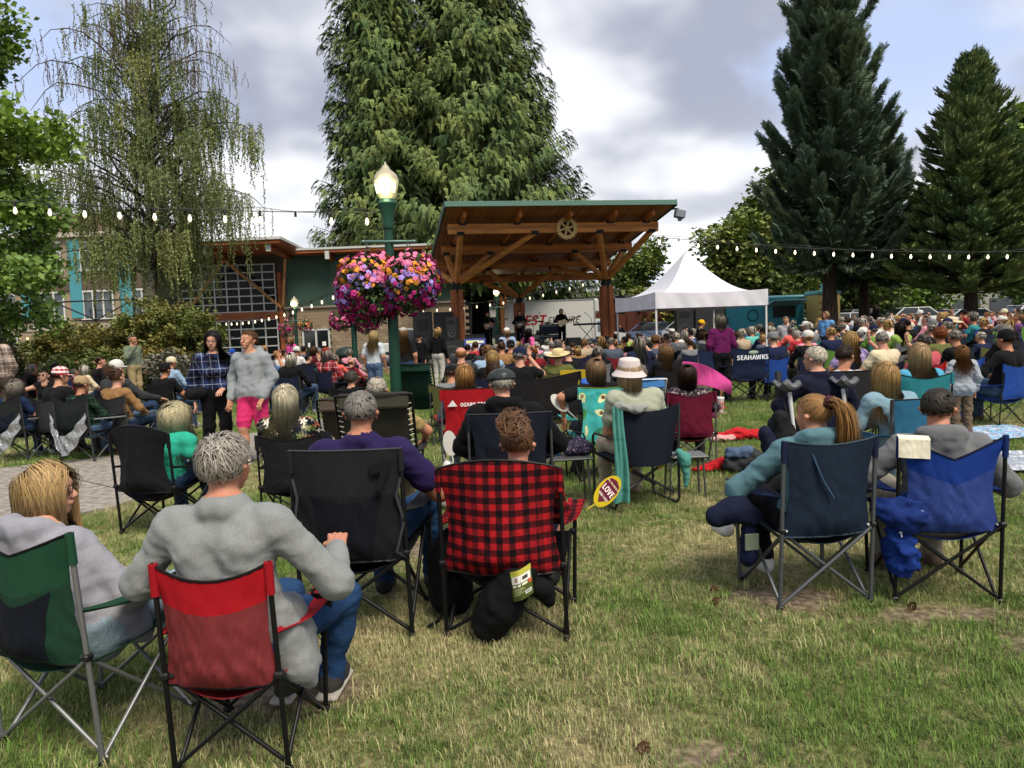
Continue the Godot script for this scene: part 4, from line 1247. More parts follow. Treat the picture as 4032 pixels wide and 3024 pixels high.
func make_balcony_building() -> void:
	var t := thing("apartment_building", "beige apartment block with white framed windows and a balcony", "building", Vector3(-27, 0, -50))
	var wl := paint("#a2937e", 0.9)
	var g := Geo.new(); g.box(Vector3(-7, 4.6, -5), Vector3(24, 9.2, 10)); gp(t, "wall", g, wl)
	var tp := Geo.new(); tp.box(Vector3(-2.2, 9.9, -5), Vector3(5, 1.4, 9)); gp(t, "parapet", tp, paint("#857663", 0.9))
	var cn := Geo.new(); cn.box(Vector3(-7, 9.1, 0.1), Vector3(24.4, 0.3, 0.5)); gp(t, "cornice", cn, paint("#c9c0b0"))
	var bd := Geo.new(); bd.box(Vector3(-7, 5.9, 0.06), Vector3(24.2, 0.9, 0.14)); gp(t, "brick_band", bd, mat(Color("#6d6154"), 0.95, {"tex": "grain", "s": 2.0}))
	var wf := paint("#d6d8d5", 0.5)
	var wg := Geo.new()
	wg.box(Vector3(0, 0.95, 0), Vector3(2.1, 0.12, 0.12)); wg.box(Vector3(0, -0.95, 0), Vector3(2.3, 0.16, 0.2))
	for x in [-1.0, -0.34, 0.34, 1.0]: wg.box(Vector3(x, 0, 0), Vector3(0.1, 1.9, 0.1))
	wg.box(Vector3(0, 0.35, 0), Vector3(2.0, 0.06, 0.08))
	var wm := wg.mesh(wf)
	var pg := Geo.new(); pg.box(Vector3.ZERO, Vector3(0.58, 1.8, 0.03)); var pm := pg.mesh(mat(Color("#2e3a40"), 0.06, {"spec": 0.8}))
	for y in [1.5, 4.4, 7.7]:
		for k in 7:
			var w := part(t, "window", wm, null, Vector3(-17.0 + k * 3.3, y, 0.1))
			for x in [-0.67, 0.0, 0.67]: part(w, "pane", pm, null, Vector3(x, 0, -0.05))
	for k in 4: # turquoise panels between the windows
		var p := Geo.new(); p.box(Vector3(-5.2 + k * 3.3, 6.2, 0.115), Vector3(0.8, 5.2, 0.1)); gp(t, "turquoise_panel", p, paint("#4d9aa8"))
	var bl := Geo.new(); bl.box(Vector3(2.5, 2.85, 3.0), Vector3(14, 0.35, 6.0)); var bal := gp(t, "balcony", bl, paint("#b8b0a0"))
	var rl := Geo.new()
	for k in 7: rl.box(Vector3(-4.4 + k * 2.3, 3.75, 5.95), Vector3(0.09, 1.5, 0.09))
	rl.box(Vector3(2.5, 4.35, 5.95), Vector3(14, 0.09, 0.09)); rl.box(Vector3(2.5, 3.2, 5.95), Vector3(14, 0.09, 0.09))
	for k in 6: rl.bar(Vector3(-4.4 + k * 2.3, 4.3 if k % 2 == 0 else 3.2, 5.95), Vector3(-2.1 + k * 2.3, 3.2 if k % 2 == 0 else 4.3, 5.95), 0.07, 0.07)
	gp(bal, "railing", rl, paint("#23272a"))
	for k in 4:
		var c := Geo.new(); c.box(Vector3(-4.3 + k * 4.5, 1.35, 5.7), Vector3(0.3, 2.7, 0.3)); gp(bal, "column", c, paint("#d9d6cc") if k == 2 else timber("#8d4a26", 0.4))
	var gd := Geo.new(); gd.box(Vector3(0.2, 1.25, 0.15), Vector3(6.2, 2.4, 0.12)); gp(t, "garage_door", gd, paint("#6b6d70"))
	for k in 9: # warm patio bulbs under the balcony
		var b := Geo.new(); b.ball(Vector3(-3.8 + k * 0.45, 2.45 - 0.3 * sin(k * 2.2), 5.4), Vector3(0.05, 0.06, 0.05), 8, 6); gp(bal, "bulb", b, mat(Color("#ffd9a0"), 0.4, {"emit": Color("#ffc468"), "e": 2.5}))

func make_brick_building() -> void:
	var t := thing("brick_building", "low dark red brick building behind the stage steps", "building", Vector3(8.2, 0, -56))
	var g := Geo.new(); g.box(Vector3(0.2, 1.8, -3), Vector3(7.2, 3.6, 6)); gp(t, "wall", g, mat(Color("#6b3a2c"), 0.95, {"tex": "grain", "s": 1.5}))
	var r := Geo.new(); r.box(Vector3(0.2, 3.72, -3), Vector3(7.8, 0.24, 6.8)); gp(t, "roof", r, paint("#4c4d4e"))
	for x in [-1.4, 1.2]:
		var d := Geo.new(); d.box(Vector3(x, 1.2, 0.03), Vector3(1.1, 2.4, 0.1)); gp(t, "door", d, paint("#5a2c22"))
	var v := Geo.new(); v.box(Vector3(2.4, 3.2, 0.05), Vector3(0.5, 0.3, 0.1)); gp(t, "vent", v, paint("#b7b7b3"))
	for x in [-0.1, 3.3]:
		var p := Geo.new(); p.tube([Vector3(x, 0, 0.1), Vector3(x, 3.6, 0.1)], 0.05, 8); gp(t, "downpipe", p, paint("#49332b"))
	var s := thing("storefront", "long pale shop building with tall sign letters along its roof", "building", Vector3(17, 0, -88))
	var w := Geo.new(); w.box(Vector3(20, 2.2, -4), Vector3(86, 4.4, 8)); gp(s, "wall", w, paint("#a6a49d", 0.9))
	var f := Geo.new(); f.box(Vector3(20, 4.9, 0.2), Vector3(86, 1.2, 0.5)); gp(s, "fascia", f, paint("#8e8f8d"))
	var wp := Geo.new(); wp.box(Vector3.ZERO, Vector3(3.2, 2.4, 0.1)); var wpm := wp.mesh(mat(Color("#20282c"), 0.1, {"spec": 0.7}))
	for k in 18: part(s, "window", wpm, null, Vector3(-20 + k * 4.4, 1.7, 0.06))
	# backs of roof letters, seen edge-on against the sky
	rng.seed = 3
	for k in 9:
		var l := Geo.new()
		var x := -10.5 + k * 1.15
		l.box(Vector3(x, 6.2, 0.2), Vector3(0.22, 1.3, 0.15)); l.bar(Vector3(x, 6.7, 0.2), Vector3(x + 0.6, 5.7, 0.2), 0.15, 0.2)
		if k % 2 == 0: l.box(Vector3(x + 0.6, 6.2, 0.2), Vector3(0.2, 1.3, 0.15))
		gp(s, "roof_letter", l, paint("#c3c8cc"))

# ---------------------------------------------------------------- vehicles
func text_mesh(s: String, size: float, depth := 0.01, font := "Droid Sans", bold := true) -> TextMesh:
	var f := SystemFont.new()
	f.font_names = PackedStringArray([font])
	f.font_weight = 700 if bold else 400
	var m := TextMesh.new()
	m.text = s
	m.font = f
	m.font_size = 32
	m.pixel_size = size / 32.0
	m.depth = depth
	return m

func wheel(t: Node3D, p: Vector3, r: float) -> void:
	var g := Geo.new()
	var xf := Transform3D(Basis(Vector3(1, 0, 0), PI / 2), p)
	g.lathe([Vector2(r * 0.6, -0.11), Vector2(r * 0.95, -0.11), Vector2(r, -0.07), Vector2(r, 0.07), Vector2(r * 0.95, 0.11), Vector2(r * 0.6, 0.11)], 18, xf)
	var w := gp(t, "wheel", g, mat(Color("#15161a"), 0.9))
	var h := Geo.new()
	h.lathe([Vector2(0.0, -0.1), Vector2(r * 0.62, -0.09), Vector2(r * 0.62, 0.09), Vector2(0, 0.1)], 14, xf)
	gp(w, "rim", h, steel("#8c9094"))

func make_truck() -> void:
	var t := thing("box_truck", "white box truck with red and black lettering parked behind the stage", "truck", Vector3(2.4, 0, -46), 0.12)
	var b := Geo.new(); b.box(Vector3(0.0, 2.15, -1.1), Vector3(5.9, 2.45, 2.2), Basis(), 0.04)
	var bx := gp(t, "cargo_box", b, paint("#c9cbc9", 0.45))
	var tr := Geo.new()
	tr.box(Vector3(0, 3.4, 0.005), Vector3(5.92, 0.07, 0.05)); tr.box(Vector3(0, 0.95, 0.005), Vector3(5.92, 0.09, 0.05))
	tr.box(Vector3(-2.95, 2.15, 0.0), Vector3(0.07, 2.45, 0.06)); tr.box(Vector3(2.95, 2.15, 0.0), Vector3(0.07, 2.45, 0.06))
	gp(bx, "trim", tr, steel("#a2a6a6"))
	var sh := Basis(Vector3(1, 0, 0), Vector3(0.22, 1, 0), Vector3(0, 0, 1))
	var m1 := part(bx, "lettering", text_mesh("BEST", 0.86), mat(Color("#8e1f22"), 0.6), Vector3(-1.1, 2.22, 0.012))
	m1.basis = sh
	var m2 := part(bx, "lettering", text_mesh("FIXTURE", 0.55, 0.01, "Droid Sans", false), mat(Color("#1d1f24"), 0.6), Vector3(0.98, 2.16, 0.012))
	m2.basis = sh
	var dk := Geo.new(); dk.box(Vector3(-2.98, 2.2, -1.1), Vector3(0.06, 2.2, 1.9)); gp(bx, "rear_opening", dk, mat(Color("#2c2d2e"), 0.9))
	var ov := Geo.new(); ov.box(Vector3(3.05, 3.0, -1.1), Vector3(0.5, 0.9, 1.9), Basis(), 0.12); gp(bx, "cab_overhang", ov, paint("#c9cbc9", 0.45))
	var cab := Geo.new()
	cab.prism(PackedVector2Array([Vector2(3.0, 0.55), Vector2(5.0, 0.55), Vector2(5.0, 1.2), Vector2(4.15, 1.35), Vector2(3.75, 2.15), Vector2(3.0, 2.2)]), 1.9, Transform3D(Basis(), Vector3(0, 0, -1.1)))
	var cb := gp(t, "cab", cab, paint("#d2d5d6", 0.35))
	var gl := Geo.new(); gl.prism(PackedVector2Array([Vector2(3.15, 1.35), Vector2(4.0, 1.35), Vector2(3.66, 2.02), Vector2(3.15, 2.02)]), 1.92, Transform3D(Basis(), Vector3(0, 0, -1.1)))
	gp(cb, "window", gl, mat(Color("#54626a"), 0.08, {"spec": 0.8}))
	for x in [-1.8, 4.3]: wheel(t, Vector3(x, 0.42, -0.12), 0.42)
	for x in [-1.8, 4.3]: wheel(t, Vector3(x, 0.42, -2.1), 0.42)

func make_car(at: Vector3, turn: float, col: String, label: String, tall := 1.0) -> void:
	var t := thing("parked_car", label, "car", at, turn, "cars in the car park")
	var pm := mat(Color(col), 0.3, {"coat": 0.6})
	var b := Geo.new()
	b.prism(PackedVector2Array([Vector2(-2.2, 0.3), Vector2(2.2, 0.3), Vector2(2.25, 0.62), Vector2(2.1, 0.82 * tall), Vector2(1.0, 0.95 * tall), Vector2(-2.0, 0.98 * tall), Vector2(-2.25, 0.75)]), 1.76)
	gp(t, "body", b, pm)
	var c := Geo.new()
	c.prism(PackedVector2Array([Vector2(-1.95, 0.95 * tall), Vector2(1.05, 0.94 * tall), Vector2(0.3, 1.42 * tall), Vector2(-1.3, 1.46 * tall)]), 1.5)
	gp(t, "window", c, mat(Color("#1c2429"), 0.06, {"spec": 0.8}))
	var r := Geo.new(); r.box(Vector3(-0.5, 1.45 * tall, 0), Vector3(1.75, 0.05, 1.46), Basis(), 0.02)
	r.bar(Vector3(1.05, 0.95 * tall, 0.72), Vector3(0.3, 1.44 * tall, 0.72), 0.06, 0.06); r.bar(Vector3(-1.95, 0.96 * tall, 0.72), Vector3(-1.3, 1.46 * tall, 0.72), 0.1, 0.06); r.bar(Vector3(-0.4, 0.96 * tall, 0.755), Vector3(-0.42, 1.45 * tall, 0.745), 0.07, 0.03)
	gp(t, "roof", r, pm)
	for x in [-1.35, 1.35]:
		for z in [-0.8, 0.8]: wheel(t, Vector3(x, 0.33, z), 0.33)
	for z in [-0.6, 0.6]:
		var h := Geo.new(); h.box(Vector3(2.2, 0.66, z), Vector3(0.1, 0.12, 0.3), Basis(), 0.02); gp(t, "headlight", h, mat(Color("#dfe3e4"), 0.1))

func make_vehicles() -> void:
	make_truck()
	rng.seed = 8
	var cars := [[24.0, -52.0, "#c9ccce", "silver car parked nearest the spruce trunks"], [28.3, -51.0, "#e2e3e1", "white car parked between the fir and the spruces"], [27.0, -56.5, "#8d9296", "grey car in the second row of the car park"], [31.5, -50.2, "#b9bec2", "pale grey car behind the fir trunk"], [35.0, -49.5, "#dfe0de", "white car beyond the fir trunk"], [38.5, -49.0, "#9aa0a4", "medium grey car at the end of the front row"],
		[33.0, -55.0, "#2b3036", "black car in the second row of the car park"], [37.5, -54.5, "#c2c5c6", "light silver car in the second row of the car park"], [20.5, -53.5, "#d8dadb", "white tall car beside the tree screening the car park"], [12.6, -50.5, "#c6cbd0", "light car parked behind the tent"], [15.2, -51.0, "#7b8087", "mid grey car parked behind the tent"], [9.6, -52.0, "#5a6b88", "slate blue car in front of the brick building"]]
	for q in cars: make_car(Vector3(q[0], 0, q[1]), rng.randf_range(-0.25, 0.25) + (PI if rng.randf() < 0.4 else 0.0), q[2], q[3], rng.randf_range(1.0, 1.25))
	# white pickup beside the loudspeakers
	var t := thing("pickup_truck", "white pickup truck parked behind the loudspeaker stack", "truck", Vector3(-4.9, 0, -40), 0.0)
	var b := Geo.new(); b.box(Vector3(-1.3, 0.85, 0), Vector3(2.6, 0.75, 1.8), Basis(), 0.05); b.box(Vector3(0.8, 0.85, 0), Vector3(1.9, 0.75, 1.8), Basis(), 0.08); gp(t, "body", b, paint("#d9dadb", 0.35))
	var c := Geo.new(); c.prism(PackedVector2Array([Vector2(-1.2, 1.2), Vector2(0.9, 1.2), Vector2(0.5, 1.95), Vector2(-1.1, 2.0)]), 1.6); gp(t, "cab", c, paint("#d9dadb", 0.35))
	var g := Geo.new(); g.prism(PackedVector2Array([Vector2(-0.95, 1.3), Vector2(0.6, 1.3), Vector2(0.35, 1.86), Vector2(-0.95, 1.9)]), 1.63); gp(t, "window", g, mat(Color("#2a343a"), 0.06, {"spec": 0.8}))
	for x in [-1.7, 1.1]:
		for z in [-0.8, 0.8]: wheel(t, Vector3(x, 0.4, z), 0.4)
	# food trailer and yellow kiosk
	var f := thing("food_trailer", "turquoise food trailer with its serving hatch propped open", "trailer", Vector3(17.2, 0, -50), 0.15)
	var fb := Geo.new(); fb.box(Vector3(0, 1.55, 0), Vector3(4.6, 2.3, 2.2), Basis(), 0.12); gp(f, "body", fb, paint("#3593a8", 0.4))
	var ft := Geo.new(); ft.box(Vector3(0, 2.75, 0), Vector3(4.7, 0.22, 2.3), Basis(), 0.08); gp(f, "roof", ft, paint("#8ed0d6", 0.4))
	var fh := Geo.new(); fh.box(Vector3(0.6, 2.35, 1.75), Vector3(2.4, 0.06, 1.3), Basis(Vector3.RIGHT, -0.25)); gp(f, "awning", fh, paint("#9fdbe0", 0.4))
	var fw := Geo.new(); fw.box(Vector3(0.8, 1.85, 1.1), Vector3(1.6, 0.9, 0.06)); gp(f, "hatch", fw, mat(Color("#262a2c"), 0.6))
	for x in [-0.5, 0.6]: wheel(f, Vector3(x, 0.35, 1.0), 0.35)
	var lo := Geo.new(); lo.lathe([Vector2(0.3, 0), Vector2(0.42, 0)], 20, Transform3D(Basis(Vector3.RIGHT, PI / 2), Vector3(-1.4, 1.6, 1.112))); gp(f, "round_emblem", lo, paint("#1d5a6b"))
	var k := thing("kiosk", "yellow kiosk with a turquoise roof cap behind the spruce trunk", "kiosk", Vector3(20.5, 0, -48.5), 0.1)
	var kb := Geo.new(); kb.box(Vector3(0, 1.4, 0), Vector3(1.5, 2.8, 1.6), Basis(), 0.05); gp(k, "body", kb, paint("#d9c07a", 0.6))
	var kt := Geo.new(); kt.box(Vector3(0, 2.9, 0), Vector3(1.65, 0.26, 1.75), Basis(), 0.06); kt.tube([Vector3(0, 3.0, 0), Vector3(0, 3.5, 0)], 0.14, 10); gp(k, "roof_cap", kt, paint("#7cc4c8", 0.5))
	var kz := Geo.new()
	for i in 5: kz.bar(Vector3(-0.7, 0.6 + i * 0.4, 0.806), Vector3(-0.1 + 0.2 * (i % 2), 0.75 + i * 0.42, 0.806), 0.06, 0.01, Vector3.FORWARD)
	gp(k, "black_stripes", kz, paint("#2a2418"))
# ---------------------------------------------------------------- people
var wrinkle := FastNoiseLite.new()
var ridge := FastNoiseLite.new()

# bones: [a, b, radius a, radius b, surface]; surfaces: 0 skin, 1 top, 2 trousers, 3 shoes
func blend_mesh(bones: Array, cell: float, k: float, fold := 0.0) -> Array:
	var lo := Vector3(1e9, 1e9, 1e9)
	var hi := -lo
	for b in bones:
		var r := Vector3.ONE * (maxf(b[2], b[3]) + cell * 2.0 + 0.7 / k)
		for p in [b[0], b[1]]:
			lo = lo.min(p - r); hi = hi.max(p + r)
	var nx := int((hi.x - lo.x) / cell) + 2
	var ny := int((hi.y - lo.y) / cell) + 2
	var nz := int((hi.z - lo.z) / cell) + 2
	var nxy := nx * ny
	var N := nxy * nz
	var F := PackedFloat32Array(); F.resize(N); F.fill(0.0)
	var Bd := PackedFloat32Array(); Bd.resize(N); Bd.fill(1e9)
	var S := PackedByteArray(); S.resize(N)
	var mg := 4.0 / k
	for b in bones:
		var a: Vector3 = b[0]
		var ab: Vector3 = b[1] - a
		var ra: float = b[2]
		var dr: float = b[3] - b[2]
		var sf: int = b[4]
		var inv := 1.0 / maxf(ab.length_squared(), 1e-9)
		var rr := maxf(b[2], b[3]) + mg
		var l: Vector3 = (a.min(b[1]) - Vector3.ONE * rr - lo) / cell
		var h: Vector3 = (a.max(b[1]) + Vector3.ONE * rr - lo) / cell
		var x0 := maxi(0, int(l.x)); var x1 := mini(nx - 1, int(h.x) + 1)
		var y0 := maxi(0, int(l.y)); var y1 := mini(ny - 1, int(h.y) + 1)
		var z0 := maxi(0, int(l.z)); var z1 := mini(nz - 1, int(h.z) + 1)
		for z in range(z0, z1 + 1):
			for y in range(y0, y1 + 1):
				var i := z * nxy + y * nx + x0
				var pa := Vector3(lo.x + x0 * cell, lo.y + y * cell, lo.z + z * cell) - a
				for x in range(x0, x1 + 1):
					var t := clampf(pa.dot(ab) * inv, 0.0, 1.0)
					var d := (pa - ab * t).length() - ra - dr * t
					if d < mg:
						F[i] += exp(-k * d)
						if d < Bd[i]:
							Bd[i] = d; S[i] = sf
					pa.x += cell
					i += 1
	var I := PackedByteArray(); I.resize(N)
	for i in N:
		if F[i] > 1.0: I[i] = 1
	var VI := PackedInt32Array(); VI.resize(N); VI.fill(-1)
	var P := PackedVector3Array()
	var PS := PackedByteArray()
	var cells := PackedInt32Array()
	var off := [0, 1, nx, nx + 1, nxy, nxy + 1, nxy + nx, nxy + nx + 1]
	var o1 := 1; var o2 := nx; var o3 := nx + 1; var o4 := nxy; var o5 := nxy + 1; var o6 := nxy + nx; var o7 := nxy + nx + 1
	var edges := [[0,1],[2,3],[4,5],[6,7],[0,2],[1,3],[4,6],[5,7],[0,4],[1,5],[2,6],[3,7]]
	var cp := [Vector3(0,0,0), Vector3(1,0,0), Vector3(0,1,0), Vector3(1,1,0), Vector3(0,0,1), Vector3(1,0,1), Vector3(0,1,1), Vector3(1,1,1)]
	for z in nz - 1:
		for y in ny - 1:
			var i := z * nxy + y * nx - 1
			for x in nx - 1:
				i += 1
				var s := I[i] + I[i + o1] + I[i + o2] + I[i + o3] + I[i + o4] + I[i + o5] + I[i + o6] + I[i + o7]
				if s == 0 or s == 8: continue
				var D := []
				var best := 0.0
				var bs := 0
				for q in 8:
					var f := F[i + off[q]]
					D.append(-log(maxf(f, 1e-3)) / k)
					if f > best: best = f; bs = S[i + off[q]]
				var acc := Vector3.ZERO
				var c := 0
				for e in edges:
					var da: float = D[e[0]]
					var db: float = D[e[1]]
					if (da < 0) != (db < 0):
						acc += cp[e[0]].lerp(cp[e[1]], da / (da - db)); c += 1
				VI[i] = P.size()
				P.append(lo + (Vector3(x, y, z) + acc / maxi(c, 1)) * cell)
				PS.append(bs)
				cells.append(i)
	# faces
	var Q := PackedInt32Array()
	for ci in cells.size():
		var i := cells[ci]
		for ax in 3:
			var st: int = [1, nx, nxy][ax]
			if i + st >= N or I[i] == I[i + st]: continue
			var u: int = [nx, nxy, 1][ax]
			var w: int = [nxy, 1, nx][ax]
			var a := VI[i]; var b := VI[i - u] if i - u >= 0 else -1
			var c := VI[i - u - w] if i - u - w >= 0 else -1
			var d := VI[i - w] if i - w >= 0 else -1
			if a < 0 or b < 0 or c < 0 or d < 0: continue
			if I[i] == 1: Q.append_array([a, b, c, d])
			else: Q.append_array([a, d, c, b])
	if fold > 0.0:
		var nn := vnormals(P, Q)
		for j in P.size():
			if PS[j] == 1 or PS[j] == 2:
				var p := P[j]
				var sk := p.x * 0.7 + p.z * 0.4
				P[j] = p + nn[j] * (fold * (0.25 * wrinkle.get_noise_3d(p.x * 1.2, p.y * 2.0, p.z * 1.2) + 0.85 * ridge.get_noise_3d(p.x * 1.1, p.y * 2.1 + sk, p.z * 1.1)))
	var NN := vnormals(P, Q)
	var out := [Geo.new(), Geo.new(), Geo.new(), Geo.new()]
	var maps := []
	for s in 4:
		var m := PackedInt32Array(); m.resize(P.size()); m.fill(-1); maps.append(m)
	for j in range(0, Q.size(), 4):
		var s: int = PS[Q[j]]
		var g: Geo = out[s]
		var id := [0, 0, 0, 0]
		for q in 4:
			var vi := Q[j + q]
			if maps[s][vi] < 0: maps[s][vi] = g.vert(P[vi], NN[vi], Vector2(P[vi].x, P[vi].y))
			id[q] = maps[s][vi]
		g.tri(id[0], id[1], id[2]); g.tri(id[0], id[2], id[3])
	return out

func vnormals(P: PackedVector3Array, Q: PackedInt32Array) -> PackedVector3Array:
	var nn := PackedVector3Array(); nn.resize(P.size())
	for j in range(0, Q.size(), 4):
		var nm := (P[Q[j + 2]] - P[Q[j]]).cross(P[Q[j + 3]] - P[Q[j + 1]])
		for q in 4: nn[Q[j + q]] += nm
	for j in nn.size(): nn[j] = nn[j].normalized()
	return nn

var HEAD := {}
var HAND := {}
func make_heads() -> void:
	wrinkle.seed = 11
	wrinkle.frequency = 7.0
	ridge.seed = 4
	ridge.frequency = 4.2
	ridge.fractal_type = FastNoiseLite.FRACTAL_RIDGED
	ridge.fractal_octaves = 1
	ridge.domain_warp_enabled = true
	ridge.domain_warp_amplitude = 0.12
	ridge.domain_warp_frequency = 3.0
	var hb := [[Vector3(0, .035, .032), Vector3(0, .035, .032), .081, .081, 0], [Vector3(0, .03, -.018), Vector3(0, .03, -.018), .075, .075, 0], [Vector3(0, -.062, -.048), Vector3(0, -.02, -.005), .038, .052, 0],
		[Vector3(-.012, -.088, -.058), Vector3(.012, -.088, -.058), .018, .018, 0], [Vector3(0, .004, -.094), Vector3(0, -.026, -.108), .006, .011, 0], [Vector3(-.012, -.03, -.097), Vector3(.012, -.03, -.097), .008, .008, 0],
		[Vector3(-.036, -.022, -.056), Vector3(-.03, -.05, -.055), .028, .024, 0], [Vector3(.036, -.022, -.056), Vector3(.03, -.05, -.055), .028, .024, 0], [Vector3(-.03, .03, -.08), Vector3(.03, .03, -.08), .013, .013, 0],
		[Vector3(-.014, -.056, -.09), Vector3(.014, -.056, -.09), .008, .008, 0], [Vector3(0, -.05, .02), Vector3(0, -.17, .035), .055, .058, 0]]
	for s in [-1.0, 1.0]:
		hb.append([Vector3(s * .083, .012, .014), Vector3(s * .092, .006, .022), .010, .013, 0])
		hb.append([Vector3(s * .084, -.006, .012), Vector3(s * .083, -.028, .006), .010, .008, 0])
	HEAD[1] = blend_mesh(hb, 0.0065, 190.0)[0]
	HEAD[0] = blend_mesh(hb, 0.013, 150.0)[0]
	var nb := [[Vector3(-.026, 0, -.02), Vector3(-.028, 0, -.085), .015, .013, 0], [Vector3(.0, 0, -.02), Vector3(.0, .003, -.088), .016, .014, 0], [Vector3(.024, 0, -.02), Vector3(.027, 0, -.085), .015, .013, 0], [Vector3(0, 0, .03), Vector3(0, 0, -.03), .024, .02, 0]]
	for q in [[-.031, .058], [-.0105, .074], [.0105, .08], [.031, .07]]:
		var b0 := Vector3(q[0], 0, -.086)
		var b1 := b0 + Vector3(q[0] * .1, -.006, -q[1] * .5)
		var b2 := b1 + Vector3(0, -.026, -q[1] * .36)
		nb.append([b0, b1, .0088, .0082, 0]); nb.append([b1, b2, .0082, .0072, 0])
	nb.append([Vector3(.026, -.004, -.02), Vector3(.048, -.012, -.052), .013, .0105, 0])
	nb.append([Vector3(.048, -.012, -.052), Vector3(.05, -.024, -.08), .0105, .0085, 0])
	HAND[1] = blend_mesh(nb, 0.0045, 260.0)[0]
	HAND[0] = blend_mesh(nb, 0.008, 200.0)[0]

func seated_pose(p: Dictionary) -> Dictionary:
	var q := {"fat": 1.0, "hip": Vector3(.095, .46, .10), "chest": Vector3(0, .80, .19), "neck": Vector3(0, .985, .17), "head": Vector3(0, 1.125, .13), "sh": .185,
		"elL": Vector3(-.29, .69, .06), "wrL": Vector3(-.17, .60, -.16), "elR": Vector3(.29, .69, .06), "wrR": Vector3(.17, .60, -.16),
		"knL": Vector3(-.16, .53, -.33), "anL": Vector3(-.16, .09, -.34), "knR": Vector3(.16, .53, -.33), "anR": Vector3(.16, .09, -.34), "sleeve": 2, "leg": 2, "turn": Vector3.ZERO, "hood": false, "bust": 0.0}
	q.merge(p, true)
	return q

func standing_pose(p: Dictionary) -> Dictionary:
	var q := {"fat": 1.0, "hip": Vector3(.09, .93, 0), "chest": Vector3(0, 1.24, .0), "neck": Vector3(0, 1.45, .0), "head": Vector3(0, 1.60, -.02), "sh": .185,
		"elL": Vector3(-.26, 1.13, .05), "wrL": Vector3(-.25, .88, -.06), "elR": Vector3(.26, 1.13, .05), "wrR": Vector3(.25, .88, -.06),
		"knL": Vector3(-.10, .50, -.03), "anL": Vector3(-.11, .085, .02), "knR": Vector3(.10, .50, -.03), "anR": Vector3(.11, .085, .02), "sleeve": 2, "leg": 2, "turn": Vector3.ZERO, "hood": false, "bust": 0.0}
	q.merge(p, true)
	return q

